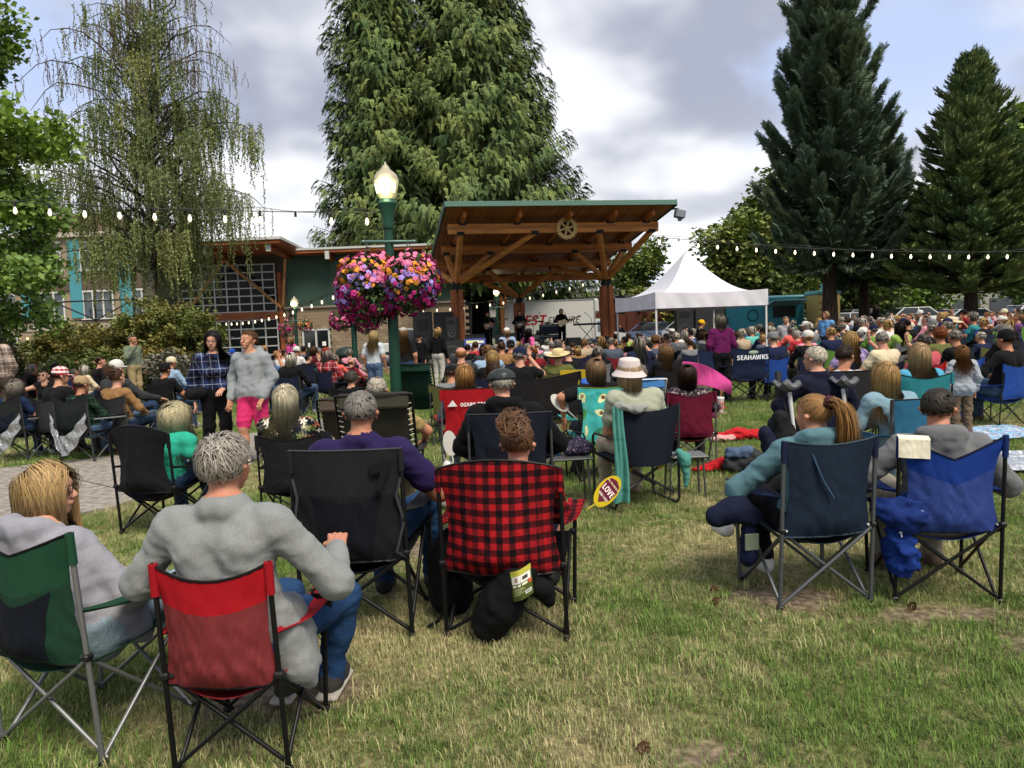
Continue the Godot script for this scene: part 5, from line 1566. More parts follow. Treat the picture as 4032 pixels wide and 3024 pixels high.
# sleeve: 0 none, 1 short, 2 long; leg: 1 shorts, 2 long
func body_mesh(q: Dictionary, hi: bool, cell: float) -> Dictionary:
	var w: float = q.fat
	var hip: Vector3 = q.hip
	var ch: Vector3 = q.chest
	var nk: Vector3 = q.neck
	var pel := Vector3(0, hip.y, hip.z)
	var waist := pel.lerp(ch, 0.42)
	var B := []
	B.append([Vector3(-hip.x * .8, hip.y, hip.z), Vector3(hip.x * .8, hip.y, hip.z), .118 * w, .118 * w, 2])
	for s in [-1.0, 1.0]:
		B.append([pel + Vector3(s * .055 * w, .05, 0), waist + Vector3(s * .06 * w, 0, 0), .112 * w, .108 * w, 1])
		B.append([waist + Vector3(s * .06 * w, 0, 0), ch + Vector3(s * .085, .03, 0), .108 * w, .105 * (0.5 + 0.5 * w), 1])
		if q.bust > 0: B.append([ch + Vector3(s * .07, -.02, -.09), ch + Vector3(s * .07, -.03, -.10), q.bust, q.bust, 1])
	var tilt: Vector3 = q.get("shtilt", Vector3.ZERO)
	var shL := nk + Vector3(-q.sh, -.075, .01) - tilt
	var shR := nk + Vector3(q.sh, -.075, .01) + tilt
	B.append([shL.lerp(nk, .15), ch + Vector3(-.07, .06, 0), .062, .085, 1])
	B.append([shR.lerp(nk, .15), ch + Vector3(.07, .06, 0), .062, .085, 1])
	B.append([nk + Vector3(0, -.045, .0), shL, .058, .056, 1])
	B.append([nk + Vector3(0, -.045, .0), shR, .058, .056, 1])
	B.append([nk + Vector3(0, .02, -.005), q.head + Vector3(0, -.07, .03), .05, .05, 0])
	if q.hood:
		var hz: Vector3 = nk + Vector3(0, .0, .05)
		for k in 6:
			var a := PI * (k / 5.0)
			var b := PI * ((k + 1) / 5.0) if k < 5 else a
			B.append([hz + Vector3(cos(a) * .095, .015 + .01 * sin(a), .015 + sin(a) * .06), hz + Vector3(cos(b) * .095, .015 + .01 * sin(b), .015 + sin(b) * .06), .034, .034, 1])
		B.append([hz + Vector3(-.05, -.05, .075), hz + Vector3(.05, -.05, .075), .035, .035, 1])
	elif q.get("collar", false):
		for k in 6:
			var a := TAU * k / 6
			var b := TAU * (k + 1) / 6
			B.append([nk + Vector3(cos(a) * .064, .004, sin(a) * .064), nk + Vector3(cos(b) * .064, .004, sin(b) * .064), .021, .021, 1])
	var aw: float = q.get("arm", 1.0)
	for s in [[shL, q.elL, q.wrL], [shR, q.elR, q.wrR]]:
		var up := 1 if q.sleeve > 0 else 0
		if q.sleeve == 1:
			var m: Vector3 = s[0].lerp(s[1], .62)
			B.append([s[0], m, .062 * aw, .062 * aw, 1])
			B.append([m, s[1], .048 * aw, .043 * aw, 0])
		else: B.append([s[0], s[1], (.06 if up else .048) * aw, (.054 if up else .042) * aw, up])
		var lw := 1 if q.sleeve == 2 else 0
		B.append([s[1], s[2], (.052 if lw else .042) * aw, (.04 if lw else .03) * aw, lw])
	for s in [[-1.0, q.knL, q.anL], [1.0, q.knR, q.anR]]:
		var hp := Vector3(s[0] * hip.x, hip.y, hip.z)
		if q.leg == 1:
			var m: Vector3 = hp.lerp(s[1], .80)
			B.append([hp, m, .10 * w, .088, 2]); B.append([m, s[1], .066, .058, 0])
			B.append([s[1], s[1].lerp(s[2], .35), .055, .056, 0]); B.append([s[1].lerp(s[2], .35), s[2], .056, .036, 0])
		else:
			B.append([hp, s[1], .10 * w, .072, 2])
			B.append([s[1], s[1].lerp(s[2], .4), .07, .066, 2]); B.append([s[1].lerp(s[2], .4), s[2] + Vector3(0, .02, 0), .066, .055, 2])
		var fd: Vector3 = q.get("foot", Vector3(0, 0, -1))
		var fb: Vector3 = Vector3(s[2].x, maxf(s[2].y - .045, .045) if s[2].y < .2 else s[2].y - .045, s[2].z)
		B.append([fb - fd * .045, fb + fd * .1, .042, .043, 3])
		B.append([fb + fd * .1 + Vector3(0, -.005, 0), fb + fd * .165 + Vector3(s[0] * .008, -.012, 0), .043, .032, 3])
		B.append([s[2] + Vector3(0, .01, 0), fb, .042, .044, 3 if q.leg == 2 or q.get("boot", false) else 0])
	B.append_array(q.get("extra", []))
	var G := blend_mesh(B, cell, 62.0, q.get("fold", 0.008))
	var hx := Transform3D(Basis.from_euler(q.turn), q.head)
	G[0].add(HEAD[1 if hi else 0], hx)
	if not q.get("nohand", false):
		for s in [[q.elL, q.wrL, -1.0, q.get("handL")], [q.elR, q.wrR, 1.0, q.get("handR")]]:
			var z: Vector3 = (s[0] - s[1]).normalized()
			if s[3] != null: z = (-(s[3] as Vector3)).normalized()
			var up := Vector3.UP if absf(z.y) < 0.85 else Vector3(-s[2], 0, -0.35).normalized()
			var x := up.cross(z).normalized()
			var bs := Basis(x, z.cross(x), z)
			G[0].add(HAND[1 if hi else 0], Transform3D(bs * Basis.from_scale(Vector3(-s[2], 1, 1)), s[1] - z * .02))
	var am := ArrayMesh.new()
	var ids := []
	for s in 4:
		if not G[s].ix.is_empty():
			G[s].mesh(null, am); ids.append(s)
	return {"mesh": am, "ids": ids, "head": hx}

func in_hair(d: Vector3, st: String) -> bool:
	if d.z < -0.30 and d.y < 0.42: return false
	if d.z < 0.12 and d.z >= -0.30 and d.y < -0.10: return false
	if d.y < -0.62: return false
	if st == "bald": return d.y < 0.34
	if st == "thin": return Vector3(d.x, d.y - 0.93, d.z - 0.25).length() > 0.42
	return true

# ribbons of hair in head space; style decides length and fall
func hair_mesh(style: String, n: int, wd: float, sd: int) -> ArrayMesh:
	rng.seed = sd
	var g := Geo.new()
	var c0 := Vector3(0, .032, .012)
	var R := Vector3(.086, .094, .104)
	var P := {"short": [.055, .08, .10, .05, 1.02, 1.10], "thin": [.04, .08, .12, .05, 1.01, 1.06], "bald": [.03, .06, .1, .05, 1.01, 1.04], "bob": [.19, .06, .06, .5, 1.06, 1.30], "long": [.50, .05, .05, .55, 1.06, 1.30], "curly": [.13, .5, .75, .12, 1.08, 1.34], "longcurly": [.56, .12, .22, .5, 1.08, 1.42], "pony": [.10, .02, .02, .0, 1.01, 1.06], "bun": [.15, .10, .22, .0, 1.03, 1.22], "wavy": [.08, .2, .35, .0, 1.04, 1.24], "fluffy": [.10, .12, .16, .2, 1.04, 1.22]}
	var q: Array = P[style]
	# scalp shell
	var nu := 20
	var nv := 14
	var fl := 1.06 if style in ["curly", "bob", "fluffy", "longcurly"] else 1.015
	g.col = Color(0.72, 0.70, 0.66)
	for j in nv:
		for i in nu:
			var cs := []
			var ok := true
			for e in [[0, 0], [1, 0], [1, 1], [0, 1]]:
				var f: float = PI * (j + e[1]) / nv
				var a: float = TAU * (i + e[0]) / nu
				var d := Vector3(sin(f) * cos(a), cos(f), sin(f) * sin(a))
				cs.append(d)
				if not in_hair(d, style): ok = false
			if not ok: continue
			var b := []
			for d in cs: b.append(g.vert(c0 + d * R * fl, (d / R).normalized()))
			g.tri(b[0], b[2], b[1]); g.tri(b[0], b[3], b[2])
	var K := Vector3(0, .85, .52)
	if style == "pony" or style == "bun": K = Vector3(0, .55, -.83)
	var knot := c0 + Vector3(.0, .052, .092)
	if style == "bun": knot = c0 + Vector3(.0, .075, .085)
	var seg := 5 if q[0] < .15 else 10
	for k in n:
		var d := Vector3(rng.randfn(), rng.randfn(), rng.randfn()).normalized()
		var tries := 0
		while not in_hair(d, style) and tries < 30:
			d = Vector3(rng.randfn(), rng.randfn(), rng.randfn()).normalized(); tries += 1
		var p := c0 + d * R * 1.01
		var nm := (d / R).normalized()
		var dir: Vector3
		if style == "pony" or style == "bun": dir = (knot - p); dir = (dir - nm * dir.dot(nm)).normalized()
		else:
			dir = (d - K * d.dot(K)).normalized()
			if d.z < -.1 and q[0] > .15: dir = (dir + Vector3(signf(d.x) * .8, 0, .25)).normalized()
		if d.dot(K) > .78 and q[0] < .15 and rng.randf() < .75: dir = (dir * .3 + Vector3(rng.randfn(), 0, rng.randfn()) - (d - K) * 2.5 + Vector3(.3, 0, .3)).normalized()
		dir = (dir + nm * q[1] + Vector3(rng.randfn(), rng.randfn(), rng.randfn()) * q[2]).normalized()
		var ln: float = q[0] * rng.randf_range(.75, 1.15)
		if style == "pony" or style == "bun": ln = minf((knot - p).length() * 1.25, .2)
		var c := rng.randf_range(.42, 1.0)
		if rng.randf() < .2: c *= .7
		g.col = Color(c, c * rng.randf_range(.94, 1.0), c * rng.randf_range(.86, 1.0))
		var fr := rng.randf_range(5.0, 9.0)
		var ph := rng.randf() * TAU
		var hug := lerpf(q[4], q[5], pow(rng.randf(), .7))
		var prev := []
		for s in seg + 1:
			var f := float(s) / seg
			var out := ((p - c0) / (R * R)).normalized()
			var x := dir.cross(out).normalized()
			if x.length_squared() < .1: x = Vector3.RIGHT
			var hw := wd * .5 * (1.0 if f < .7 else lerpf(1.0, .25, (f - .7) / .3))
			var nn := (out + x * .35).normalized()
			var cur := [g.vert(p - x * hw, (out - x * .35).normalized()), g.vert(p + x * hw, nn)]
			if s > 0:
				g.tri(prev[0], prev[1], cur[1]); g.tri(prev[0], cur[1], cur[0])
			prev = cur
			p += dir * (ln / seg)
			dir = (dir + Vector3(0, -1, 0) * q[3] * (.6 + f) + Vector3(rng.randfn(), rng.randfn(), rng.randfn()) * q[2] * .5).normalized()
			if style == "longcurly": dir = (dir + Vector3(sin(f * fr * 2.0 + ph), 0, cos(f * fr * 2.0 + ph)) * .45).normalized()
			var e := (p - c0) / R
			if e.y < 0 and q[0] > .15: e.y = 0
			var ey := p.y
			var el := e.length()
			if el < 1.03: p = c0 + e / el * R * 1.03
			if p.y > -.16 and el > hug: p = c0 + e / el * R * hug
			if q[0] > .15 and ey < c0.y: p.y = ey
			if p.y > -.05 and q[0] > .15:
				var on := (e / R).normalized()
				dir = (dir - on * dir.dot(on) * .9).normalized()
			if p.z < -.02 and p.y < .075 and absf(p.x) < .082 and q[0] > .1: p.x = .082 * (1.0 if p.x > 0 else -1.0)
			if p.y < -.10: # rest on neck, shoulders and back
				var tc := Vector3(0, -.37, .03)
				var tr := Vector3(.24, .27, .155)
				var te := (p - tc) / tr
				if te.length() < 1.0: p = tc + te.normalized() * tr * rng.randf_range(1.0, 1.06)
	if style == "pony":
		for k in int(n * .35):
			var c := rng.randf_range(.42, 1.0)
			g.col = Color(c, c * .97, c * .9)
			var p := knot + Vector3(rng.randfn(), rng.randfn(), rng.randfn()) * .012
			var dir := (Vector3(rng.randfn() * .25, .1, 1.0)).normalized()
			var pts := []
			var ln := rng.randf_range(.30, .44)
			for s in 9:
				pts.append(p)
				p += dir * ln / 8.0
				dir = (dir + Vector3(rng.randfn() * .05, -.62, -.12)).normalized()
				if s < 4: p.z = maxf(p.z, .118 + rng.randf() * .012)
				elif p.z < .11: p.z = .11 + rng.randf() * .02
			ribbon(g, pts, wd * 1.1)
	elif style == "bun":
		for k in int(n * .6):
			var c := rng.randf_range(.42, 1.0)
			g.col = Color(c, c * .97, c * .9)
			var ax := Vector3(rng.randfn(), rng.randfn(), rng.randfn()).normalized()
			var e1 := ax.cross(Vector3(.3, .7, .2)).normalized()
			var e2 := ax.cross(e1)
			var r0 := rng.randf_range(.035, .07) * (1.45 if rng.randf() < .22 else 1.0)
			var a0 := rng.randf() * TAU
			var pts := []
			for s in 7:
				var a := a0 + s * rng.randf_range(.25, .5)
				pts.append(knot + Vector3(0, .028, .03) + (e1 * cos(a) + e2 * sin(a)) * r0)
			ribbon(g, pts, wd)
	return g.mesh()

func ribbon(g: Geo, pts: Array, wd: float) -> void:
	var prev := []
	for s in pts.size():
		var d: Vector3 = (pts[mini(s + 1, pts.size() - 1)] - pts[maxi(s - 1, 0)]).normalized()
		var out: Vector3 = (pts[s] - Vector3(0, .02, .0)).normalized()
		var x := d.cross(out).normalized()
		var f := float(s) / (pts.size() - 1)
		var hw := wd * .5 * (1.0 if f < .75 else lerpf(1.0, .2, (f - .75) / .25))
		var cur := [g.vert(pts[s] - x * hw, (out - x * .4).normalized()), g.vert(pts[s] + x * hw, (out + x * .4).normalized())]
		if s > 0:
			g.tri(prev[0], prev[1], cur[1]); g.tri(prev[0], cur[1], cur[0])
		prev = cur

func hat_mesh(kind: String) -> ArrayMesh:
	var g := Geo.new()
	var xf := Transform3D(Basis(Vector3.RIGHT, 0.10).scaled_local(Vector3(1.0, 1.0, 1.14)), Vector3(0, .045, .008))
	match kind:
		"cap", "visor":
			g.lathe([Vector2(.0955, -.012), Vector2(.0965, .02), Vector2(.088, .06), Vector2(.062, .088), Vector2(.03, .101), Vector2(.0, .104)], 20, xf)
			g.lathe([Vector2(.0, .11), Vector2(.009, .107), Vector2(.01, .101)], 8, xf)
			var fb := func(u: float, v: float) -> Vector3:
				var a := PI * (1.0 + u) # around the front
				var r := .094 + .075 * v * pow(sin(PI * u), .7)
				return xf * Vector3(cos(a) * .094, -.008 - .014 * v * sin(PI * u) - .006 * v, 0) + Vector3(0, 0, sin(a) * r * 1.12)
			g.sheet(fb, 14, 4, .004)
		"bucket":
			g.lathe([Vector2(.155, -.058), Vector2(.15, -.052), Vector2(.104, .0), Vector2(.1, .03), Vector2(.092, .075), Vector2(.084, .09), Vector2(.05, .1), Vector2(0, .102)], 26, xf)
			g.lathe([Vector2(.146, -.056), Vector2(.099, .0)], 26, xf)
		"straw":
			g.lathe([Vector2(.205, .008), Vector2(.2, .0), Vector2(.15, -.012), Vector2(.1, .0), Vector2(.097, .05), Vector2(.085, .085), Vector2(.055, .095), Vector2(0, .082)], 28, xf)
		"flat":
			var fc := func(u: float, v: float) -> Vector3:
				var a := TAU * u
				var f := PI * .5 * v
				var d := Vector3(cos(a) * cos(f), sin(f), sin(a) * cos(f))
				var p := Vector3(d.x * .108, d.y * .078, d.z * (.128 if d.z > 0 else .155))
				p.y += -.02 * clampf(-d.z, 0, 1) + .012 * clampf(d.z, 0, 1)
				return p + Vector3(0, .05, -.002)
			g.sheet(fc, 28, 8, .006)
			g.lathe([Vector2(.094, -.025), Vector2(.108, .004)], 24, Transform3D(Basis.from_scale(Vector3(1, 1, 1.16)), Vector3(0, .052, .004)))
			var fp := func(u: float, v: float) -> Vector3:
				var a := PI * (1.1 + .8 * u)
				return Vector3(cos(a) * .09, .035 - .012 * v, -.03 + sin(a) * (.1 + .055 * v))
			g.sheet(fp, 12, 3, .006)
		"beanie":
			g.lathe([Vector2(.098, -.03), Vector2(.102, .0), Vector2(.098, .05), Vector2(.07, .095), Vector2(.0, .115)], 20, xf)
	return g.mesh()

var BODY := {}
var HAIR := {}
var HATS := {}
func dress(t: Node3D, bm: Dictionary, mats: Array, hair: String, hairc, hat := "", hatm: Material = null, hq := 0, turned := Vector3.ZERO) -> void:
	var b := part(t, "body", bm.mesh)
	for k in bm.ids.size(): b.set_surface_override_material(k, mats[bm.ids[k]])
	var hx: Transform3D = bm.head
	if hair != "" and hair != "none":
		var key := hair + str(hq)
		if not HAIR.has(key):
			HAIR[key] = hair_mesh(hair, [150, 620, 1500][hq], [.014, .0065, .0042][hq], hash(hair) % 1000 + hq)
		var h := part(t, "hair", HAIR[key])
		h.transform = hx
		h.set_surface_override_material(0, hairm(hairc))
	if hat != "":
		if not HATS.has(hat): HATS[hat] = hat_mesh(hat)
		var h := part(t, {"cap": "cap", "visor": "visor_cap", "bucket": "bucket_hat", "straw": "straw_hat", "flat": "flat_cap", "beanie": "beanie"}[hat], HATS[hat])
		h.transform = hx
		h.set_surface_override_material(0, hatm)

func face(t: Node3D, hx: Transform3D, brow: Color, smile := false, glasses := false) -> void:
	var w := Geo.new(); var ir := Geo.new(); var br := Geo.new(); var lp := Geo.new()
	for s in [-1.0, 1.0]:
		w.ball(hx * Vector3(s * .031, .008, -.0795), Vector3(.0125, .008, .0125), 10, 8, hx.basis)
		ir.ball(hx * Vector3(s * .031, .008, -.0885), Vector3(.0055, .0055, .005), 8, 6, hx.basis)
		br.tube([hx * Vector3(s * .015, .026, -.0925), hx * Vector3(s * .03, .030, -.0915), hx * Vector3(s * .047, .025, -.083)], [.0025, .0032, .0018], 6)
	lp.tube([hx * Vector3(-.022, -.054 + (.006 if smile else 0.0), -.089), hx * Vector3(-.01, -.056, -.0965), hx * Vector3(.01, -.056, -.0965), hx * Vector3(.022, -.054 + (.006 if smile else 0.0), -.089)], [.0015, .0042, .0042, .0015], 6)
	gp(t, "eyes", w, mat(Color("#cfc8c0"), .3)); gp(t, "irises", ir, mat(Color("#2a1d14"), .2)); gp(t, "brows", br, mat(brow, .8)); gp(t, "lips", lp, mat(Color("#9a544c"), .5))
	if glasses: spectacles(t, hx)

func spectacles(t: Node3D, hx: Transform3D, dark := false) -> void:
	var g := Geo.new()
	for s in [-1.0, 1.0]:
		var ring := []
		for k in 13: ring.append(hx * Vector3(s * .033 + cos(TAU * k / 12) * .023, .006 + sin(TAU * k / 12) * .017, -.104))
		g.tube(ring, .0018, 5, false)
		g.tube([hx * Vector3(s * .056, .01, -.103), hx * Vector3(s * .084, .012, -.05), hx * Vector3(s * .093, .014, .0), hx * Vector3(s * .093, -.004, .018)], .0022, 5)
	g.tube([hx * Vector3(-.01, .01, -.105), hx * Vector3(.01, .01, -.105)], .0018, 5)
	var o := gp(t, "spectacles", g, mat(Color("#1d1a18"), .35))
	if dark:
		var l := Geo.new()
		for s in [-1.0, 1.0]: l.ball(hx * Vector3(s * .033, .006, -.103), Vector3(.023, .017, .003), 12, 6, hx.basis)
		gp(o, "lens", l, mat(Color("#0c0d0f"), .1))

func body_cached(key: String, q: Dictionary, hi := false, cell := .02) -> Dictionary:
	if not BODY.has(key): BODY[key] = body_mesh(q, hi, cell)
	return BODY[key]
# ---------------------------------------------------------------- folding chairs
func tubes(list: Array, r: float, sides := 8) -> Geo:
	var g := Geo.new()
	for q in list: g.tube(q, r, sides)
	return g

# four-legged folding camp chair, sitter faces -z
func camp_chair(t: Node3D, o: Dictionary) -> void:
	var w: float = o.get("w", .54)
	var h: float = o.get("h", .90)
	var d: float = o.get("d", .50)
	var hs: float = o.get("hub", .43) * h / .9
	var r: float = o.get("r", .0095)
	var fab: Material = o.fab
	var trim: Material = o.get("trim", canvas("#101114"))
	var tm: Material = o.get("tube", steel("#7d8082"))
	var n: int = o.get("n", 18)
	var lean: float = o.get("lean", .06)
	var sd := 8 if n > 10 else 6
	var jn := mat(Color("#121315"), .5)
	for s in [-1.0, 1.0]:
		var fr := Vector3(s * w * .5, .012, d * .5)
		var tr := Vector3(s * (w * .5 - .005), h, d * .5 + lean)
		var hubr := fr.lerp(tr, hs / h)
		var ff := Vector3(s * w * .5, .012, -d * .5)
		var hubf := Vector3(s * w * .5, hs + .03, -d * .5 + .0)
		var ar := h * .68
		var at := Vector3(s * (w * .5 + .02), ar, -d * .5 - .01)
		var up := gp(t, "rear_post", tubes([[fr, tr]], r, sd), tm)
		var fp := gp(t, "front_post", tubes([[ff, at]], r, sd), tm)
		if n > 10:
			for q in [[up, fr], [fp, ff]]:
				var f := Geo.new(); f.box(q[1] + Vector3(0, .002, 0), Vector3(.034, .028, .034), Basis(), .006); gp(q[0], "foot", f, jn)
			for q in [[up, hubr], [fp, hubf]]:
				var f := Geo.new(); f.box(q[1], Vector3(.036, .03, .04), Basis(), .008); gp(q[0], "hub", f, jn)
		gp(t, "side_brace", tubes([[fr + Vector3(-s * .012, .01, -.01), hubf + Vector3(-s * .012, 0, 0)]], r * .85, sd), tm)
		gp(t, "side_brace", tubes([[ff + Vector3(-s * .026, .01, .01), hubr + Vector3(-s * .026, 0, 0)]], r * .85, sd), tm)
		var opp := Vector3(-s * w * .5, 0, 0)
		gp(t, "cross_brace", tubes([[fr + Vector3(0, .01, -.012 - .01 * s), Vector3(opp.x, hs, hubr.z - .01 - .01 * s)]], r * .85, sd), tm)
		gp(t, "cross_brace", tubes([[ff + Vector3(0, .01, .012 + .01 * s), Vector3(opp.x, hs + .02, hubf.z + .012 + .01 * s)]], r * .85, sd), tm)
		if o.get("arms", true):
			var ra := fr.lerp(tr, ar / h)
			var fa := func(u: float, v: float) -> Vector3:
				var p: Vector3 = ra.lerp(at, v)
				var hw := lerpf(.012, .05, smooth(.0, .5, v))
				return p + Vector3((u - .5) * 2 * hw + s * .012 * v, -.03 * sin(PI * v) - .012 * sin(PI * u) + .005, -.01 * v)
			var g := Geo.new(); g.sheet(fa, 4, 10, .006); var am := gp(t, "armrest", g, o.get("armm", fab))
			if o.get("cup", 0) == s and n > 10:
				var cg := Geo.new(); cg.lathe([Vector2(.035, -.1), Vector2(.042, -.02), Vector2(.045, 0), Vector2(.05, .004), Vector2(.043, .004), Vector2(.04, -.02), Vector2(.03, -.1)], 14, Transform3D(Basis(), at + Vector3(s * .012, .0, .06)))
				gp(am, "cup_holder", cg, trim)
	var dip: float = o.get("dip", .07)
	var sag: float = o.get("sag", .07)
	var cut: float = o.get("cut", .05)
	var yb := hs - .035
	var ztop := d * .5 + lean
	var round_top: float = o.get("round", 0.0)
	var back := func(u: float, v: float) -> Vector3:
		var e := absf(2 * u - 1)
		var top := h - dip * (1 - pow(e, o.get("vee", 1.3))) + .012 + round_top * (1 - e * e)
		var y := lerpf(yb, top, v)
		var hw := w * .5 + .002 - cut * pow(sin(PI * clampf(v * 1.02, 0, 1)), .8) * (1.0 if v < .8 else (1 - v) / .2)
		var z := lerpf(d * .5 + .01, ztop, v) + sag * sin(PI * u) * (1.0 - .55 * v) * smooth(-.1, .3, v + .1)
		z += .010 * wrinkle.get_noise_3d(u * .9 + w * 7, v * .22 + h * 5, 0.0) + .007 * ridge.get_noise_3d(u * 1.3 + v * .5 + w * 9, v * .55, h) * smooth(1.0, .3, v)
		return Vector3((2 * u - 1) * hw, y, z)
	var bands: Array = o.get("bands", [[0.0, 1.0, fab, "backrest"]])
	for q in bands:
		var g := Geo.new()
		var lo: float = q[0]
		var hi: float = q[1]
		var fn := func(u: float, v: float) -> Vector3: return back.call(u, lerpf(lo, hi, v))
		g.sheet(fn, n, maxi(3, int(n * (hi - lo))), .004)
		gp(t, q[3], g, q[2])
	if n > 10:
		var e1 := []
		for k in 25: e1.append(back.call(k / 24.0, 1.0))
		var e2 := []
		for k in 25: e2.append(back.call(k / 24.0, 0.0))
		gp(t, "piping", tubes([e1], .006, 6), trim)
		gp(t, "piping", tubes([e2], .006, 6), trim)
		if o.has("panel"): # darker mesh panel laid over the back
			var g := Geo.new()
			var pn := func(u: float, v: float) -> Vector3:
				var uu := .5 + (u - .5) * lerpf(.42, .70, v)
				return back.call(uu, lerpf(.04, .60 - .06 * sin(PI * u), v)) + Vector3(0, 0, .006)
			g.sheet(pn, 14, 10, .002); gp(t, "mesh_panel", g, o.panel)
		for s in [-1.0, 1.0]: # sleeves over the post tops
			gp(t, "corner_sleeve", tubes([[Vector3(s * (w * .5 - .004), h - .11, ztop - .006), Vector3(s * (w * .5 - .005), h + .012, ztop)]], .017, 8), o.get("sleeve", bands[bands.size() - 1][2]))
	var ss: float = o.get("seatsag", .10)
	var seat := func(u: float, v: float) -> Vector3: # v 0 rear .. 1 front
		var y := lerpf(hs - .02, hs + .03, v) - ss * sin(PI * u) * pow(sin(PI * clampf(v * .85 + .15, 0, 1)), .6) - .02 * sin(PI * v)
		return Vector3((2 * u - 1) * (w * .5 - .01), y, lerpf(d * .5 + sag * .9 * sin(PI * u) * .5, -d * .5 + .01, v))
	var sg := Geo.new(); sg.sheet(seat, n, n, .004); gp(t, "seat", sg, o.get("seatm", fab))

func quad_thing(label: String, at: Vector3, turn: float, o: Dictionary, group := "") -> Node3D:
	var t := thing("folding_chair", label, "folding chair", at, turn, group)
	camp_chair(t, o)
	return t

# reclining lounger with a laced sling, sitter faces -z
func lounger(label: String, at: Vector3, turn: float, fab: Material, w := .62, top := 1.02, tm: Material = null) -> Node3D:
	var t := thing("lounge_chair", label, "lounge chair", at, turn)
	if tm == null: tm = mat(Color("#171815"), .4, {"metal": .3})
	var pts := [Vector3(0, .40, -.55), Vector3(0, .42, -.1), Vector3(0, .40, .08), Vector3(0, .62, .22), Vector3(0, top, .40)]
	for s in [-1.0, 1.0]:
		var l := []
		for p in pts: l.append(p + Vector3(s * w * .5, 0, 0))
		gp(t, "side_rail", tubes([l], .014, 8), tm)
		gp(t, "leg", tubes([[Vector3(s * w * .5, .01, .42), Vector3(s * w * .5, .58, -.25)]], .013, 8), tm)
		gp(t, "leg", tubes([[Vector3(s * w * .5 - s * .03, .01, -.42), Vector3(s * w * .5 - s * .03, .56, .25)]], .013, 8), tm)
		var a := Geo.new(); a.box(Vector3(s * (w * .5 + .02), .62, -.02), Vector3(.06, .03, .45), Basis(), .012); gp(t, "armrest", a, mat(Color("#15161a"), .6))
	gp(t, "top_bar", tubes([[Vector3(-w * .5, top, .40), Vector3(w * .5, top, .40)]], .014, 8), tm)
	gp(t, "foot_bar", tubes([[Vector3(-w * .5, .02, .42), Vector3(w * .5, .02, .42)], [Vector3(-w * .5, .02, -.42), Vector3(w * .5, .02, -.42)]], .013, 8), tm)
	var cv := Curve3D.new()
	for p in pts: cv.add_point(p)
	var L := cv.get_baked_length()
	var sl := func(u: float, v: float) -> Vector3:
		var p := cv.sample_baked(v * L)
		return p + Vector3((u - .5) * (w - .07), -.04 * sin(PI * u) * (1 if v < .5 else 0), .03 * sin(PI * u) * smooth(.5, .8, v))
	var g := Geo.new(); g.sheet(sl, 10, 24, .005); var sn := gp(t, "sling", g, fab)
	var hd := Geo.new(); hd.box(Vector3(0, top - .05, .405), Vector3(w - .05, .15, .035), Basis(Vector3.RIGHT, -.4), .014); gp(t, "head_band", hd, fab)
	var lc := Geo.new()
	for s in [-1.0, 1.0]:
		for k in 12:
			var p := cv.sample_baked(L * (.55 + .035 * k))
			lc.bar(p + Vector3(s * (w * .5 - .045), 0, .012), p + Vector3(s * w * .5, .015, .012), .007, .007)
	gp(sn, "lacing", lc, mat(Color("#c9c7bf"), .6))
	return t

# ---------------------------------------------------------------- printed cloths
func cloth_print(key: String, img: Image, s := 3.0, rough := .88) -> StandardMaterial3D:
	TX[key] = tex(img)
	return mat(Color.WHITE, rough, {"tex": key, "nrm": "folds_n", "ns": .35, "s": s, "spec": .2})

func plaid_img(base: Color, stripe: Color, line: Color, n := 64, buffalo := false) -> Image:
	var im := Image.create(n, n, false, Image.FORMAT_RGB8)
	for y in n:
		for x in n:
			var a := 1 if x < n / 2 else 0
			var b := 1 if y < n / 2 else 0
			var c := base
			if buffalo:
				c = stripe if a + b == 2 else (base if a + b == 0 else base.lerp(stripe, .55))
				if a + b == 1 and (x + y) % 4 < 2: c = c.lerp(stripe, .25)
			else:
				if a + b == 1: c = base.lerp(stripe, .55)
				elif a + b == 2: c = stripe
				if absi(x - n * 3 / 4) < 2 or absi(y - n * 3 / 4) < 2: c = c.lerp(line, .75)
				if absi(x - n / 4) < 2 or absi(y - n / 4) < 2: c = c.lerp(line, .45)
			im.set_pixel(x, y, c)
	return im

func floral_img(base: Color, cols: Array, n: int, r0: float, r1: float, sd: int) -> Image:
	var im := Image.create(128, 128, false, Image.FORMAT_RGB8)
	im.fill(base)
	rng.seed = sd
	for k in n:
		var c := Vector2(rng.randf() * 128, rng.randf() * 128)
		var r := rng.randf_range(r0, r1)
		var col: Color = cols[rng.randi() % cols.size()]
		var pet := rng.randi_range(4, 6)
		var ph := rng.randf() * TAU
		for dy in range(-int(r) - 1, int(r) + 2):
			for dx in range(-int(r) - 1, int(r) + 2):
				var q := Vector2(dx, dy)
				var lim := r * (.65 + .35 * cos(pet * (q.angle() + ph)))
				if q.length() < lim:
					im.set_pixel(posmod(int(c.x) + dx, 128), posmod(int(c.y) + dy, 128), col if q.length() > lim * .3 else col.lerp(Color("#7a4a20"), .6))
	return im

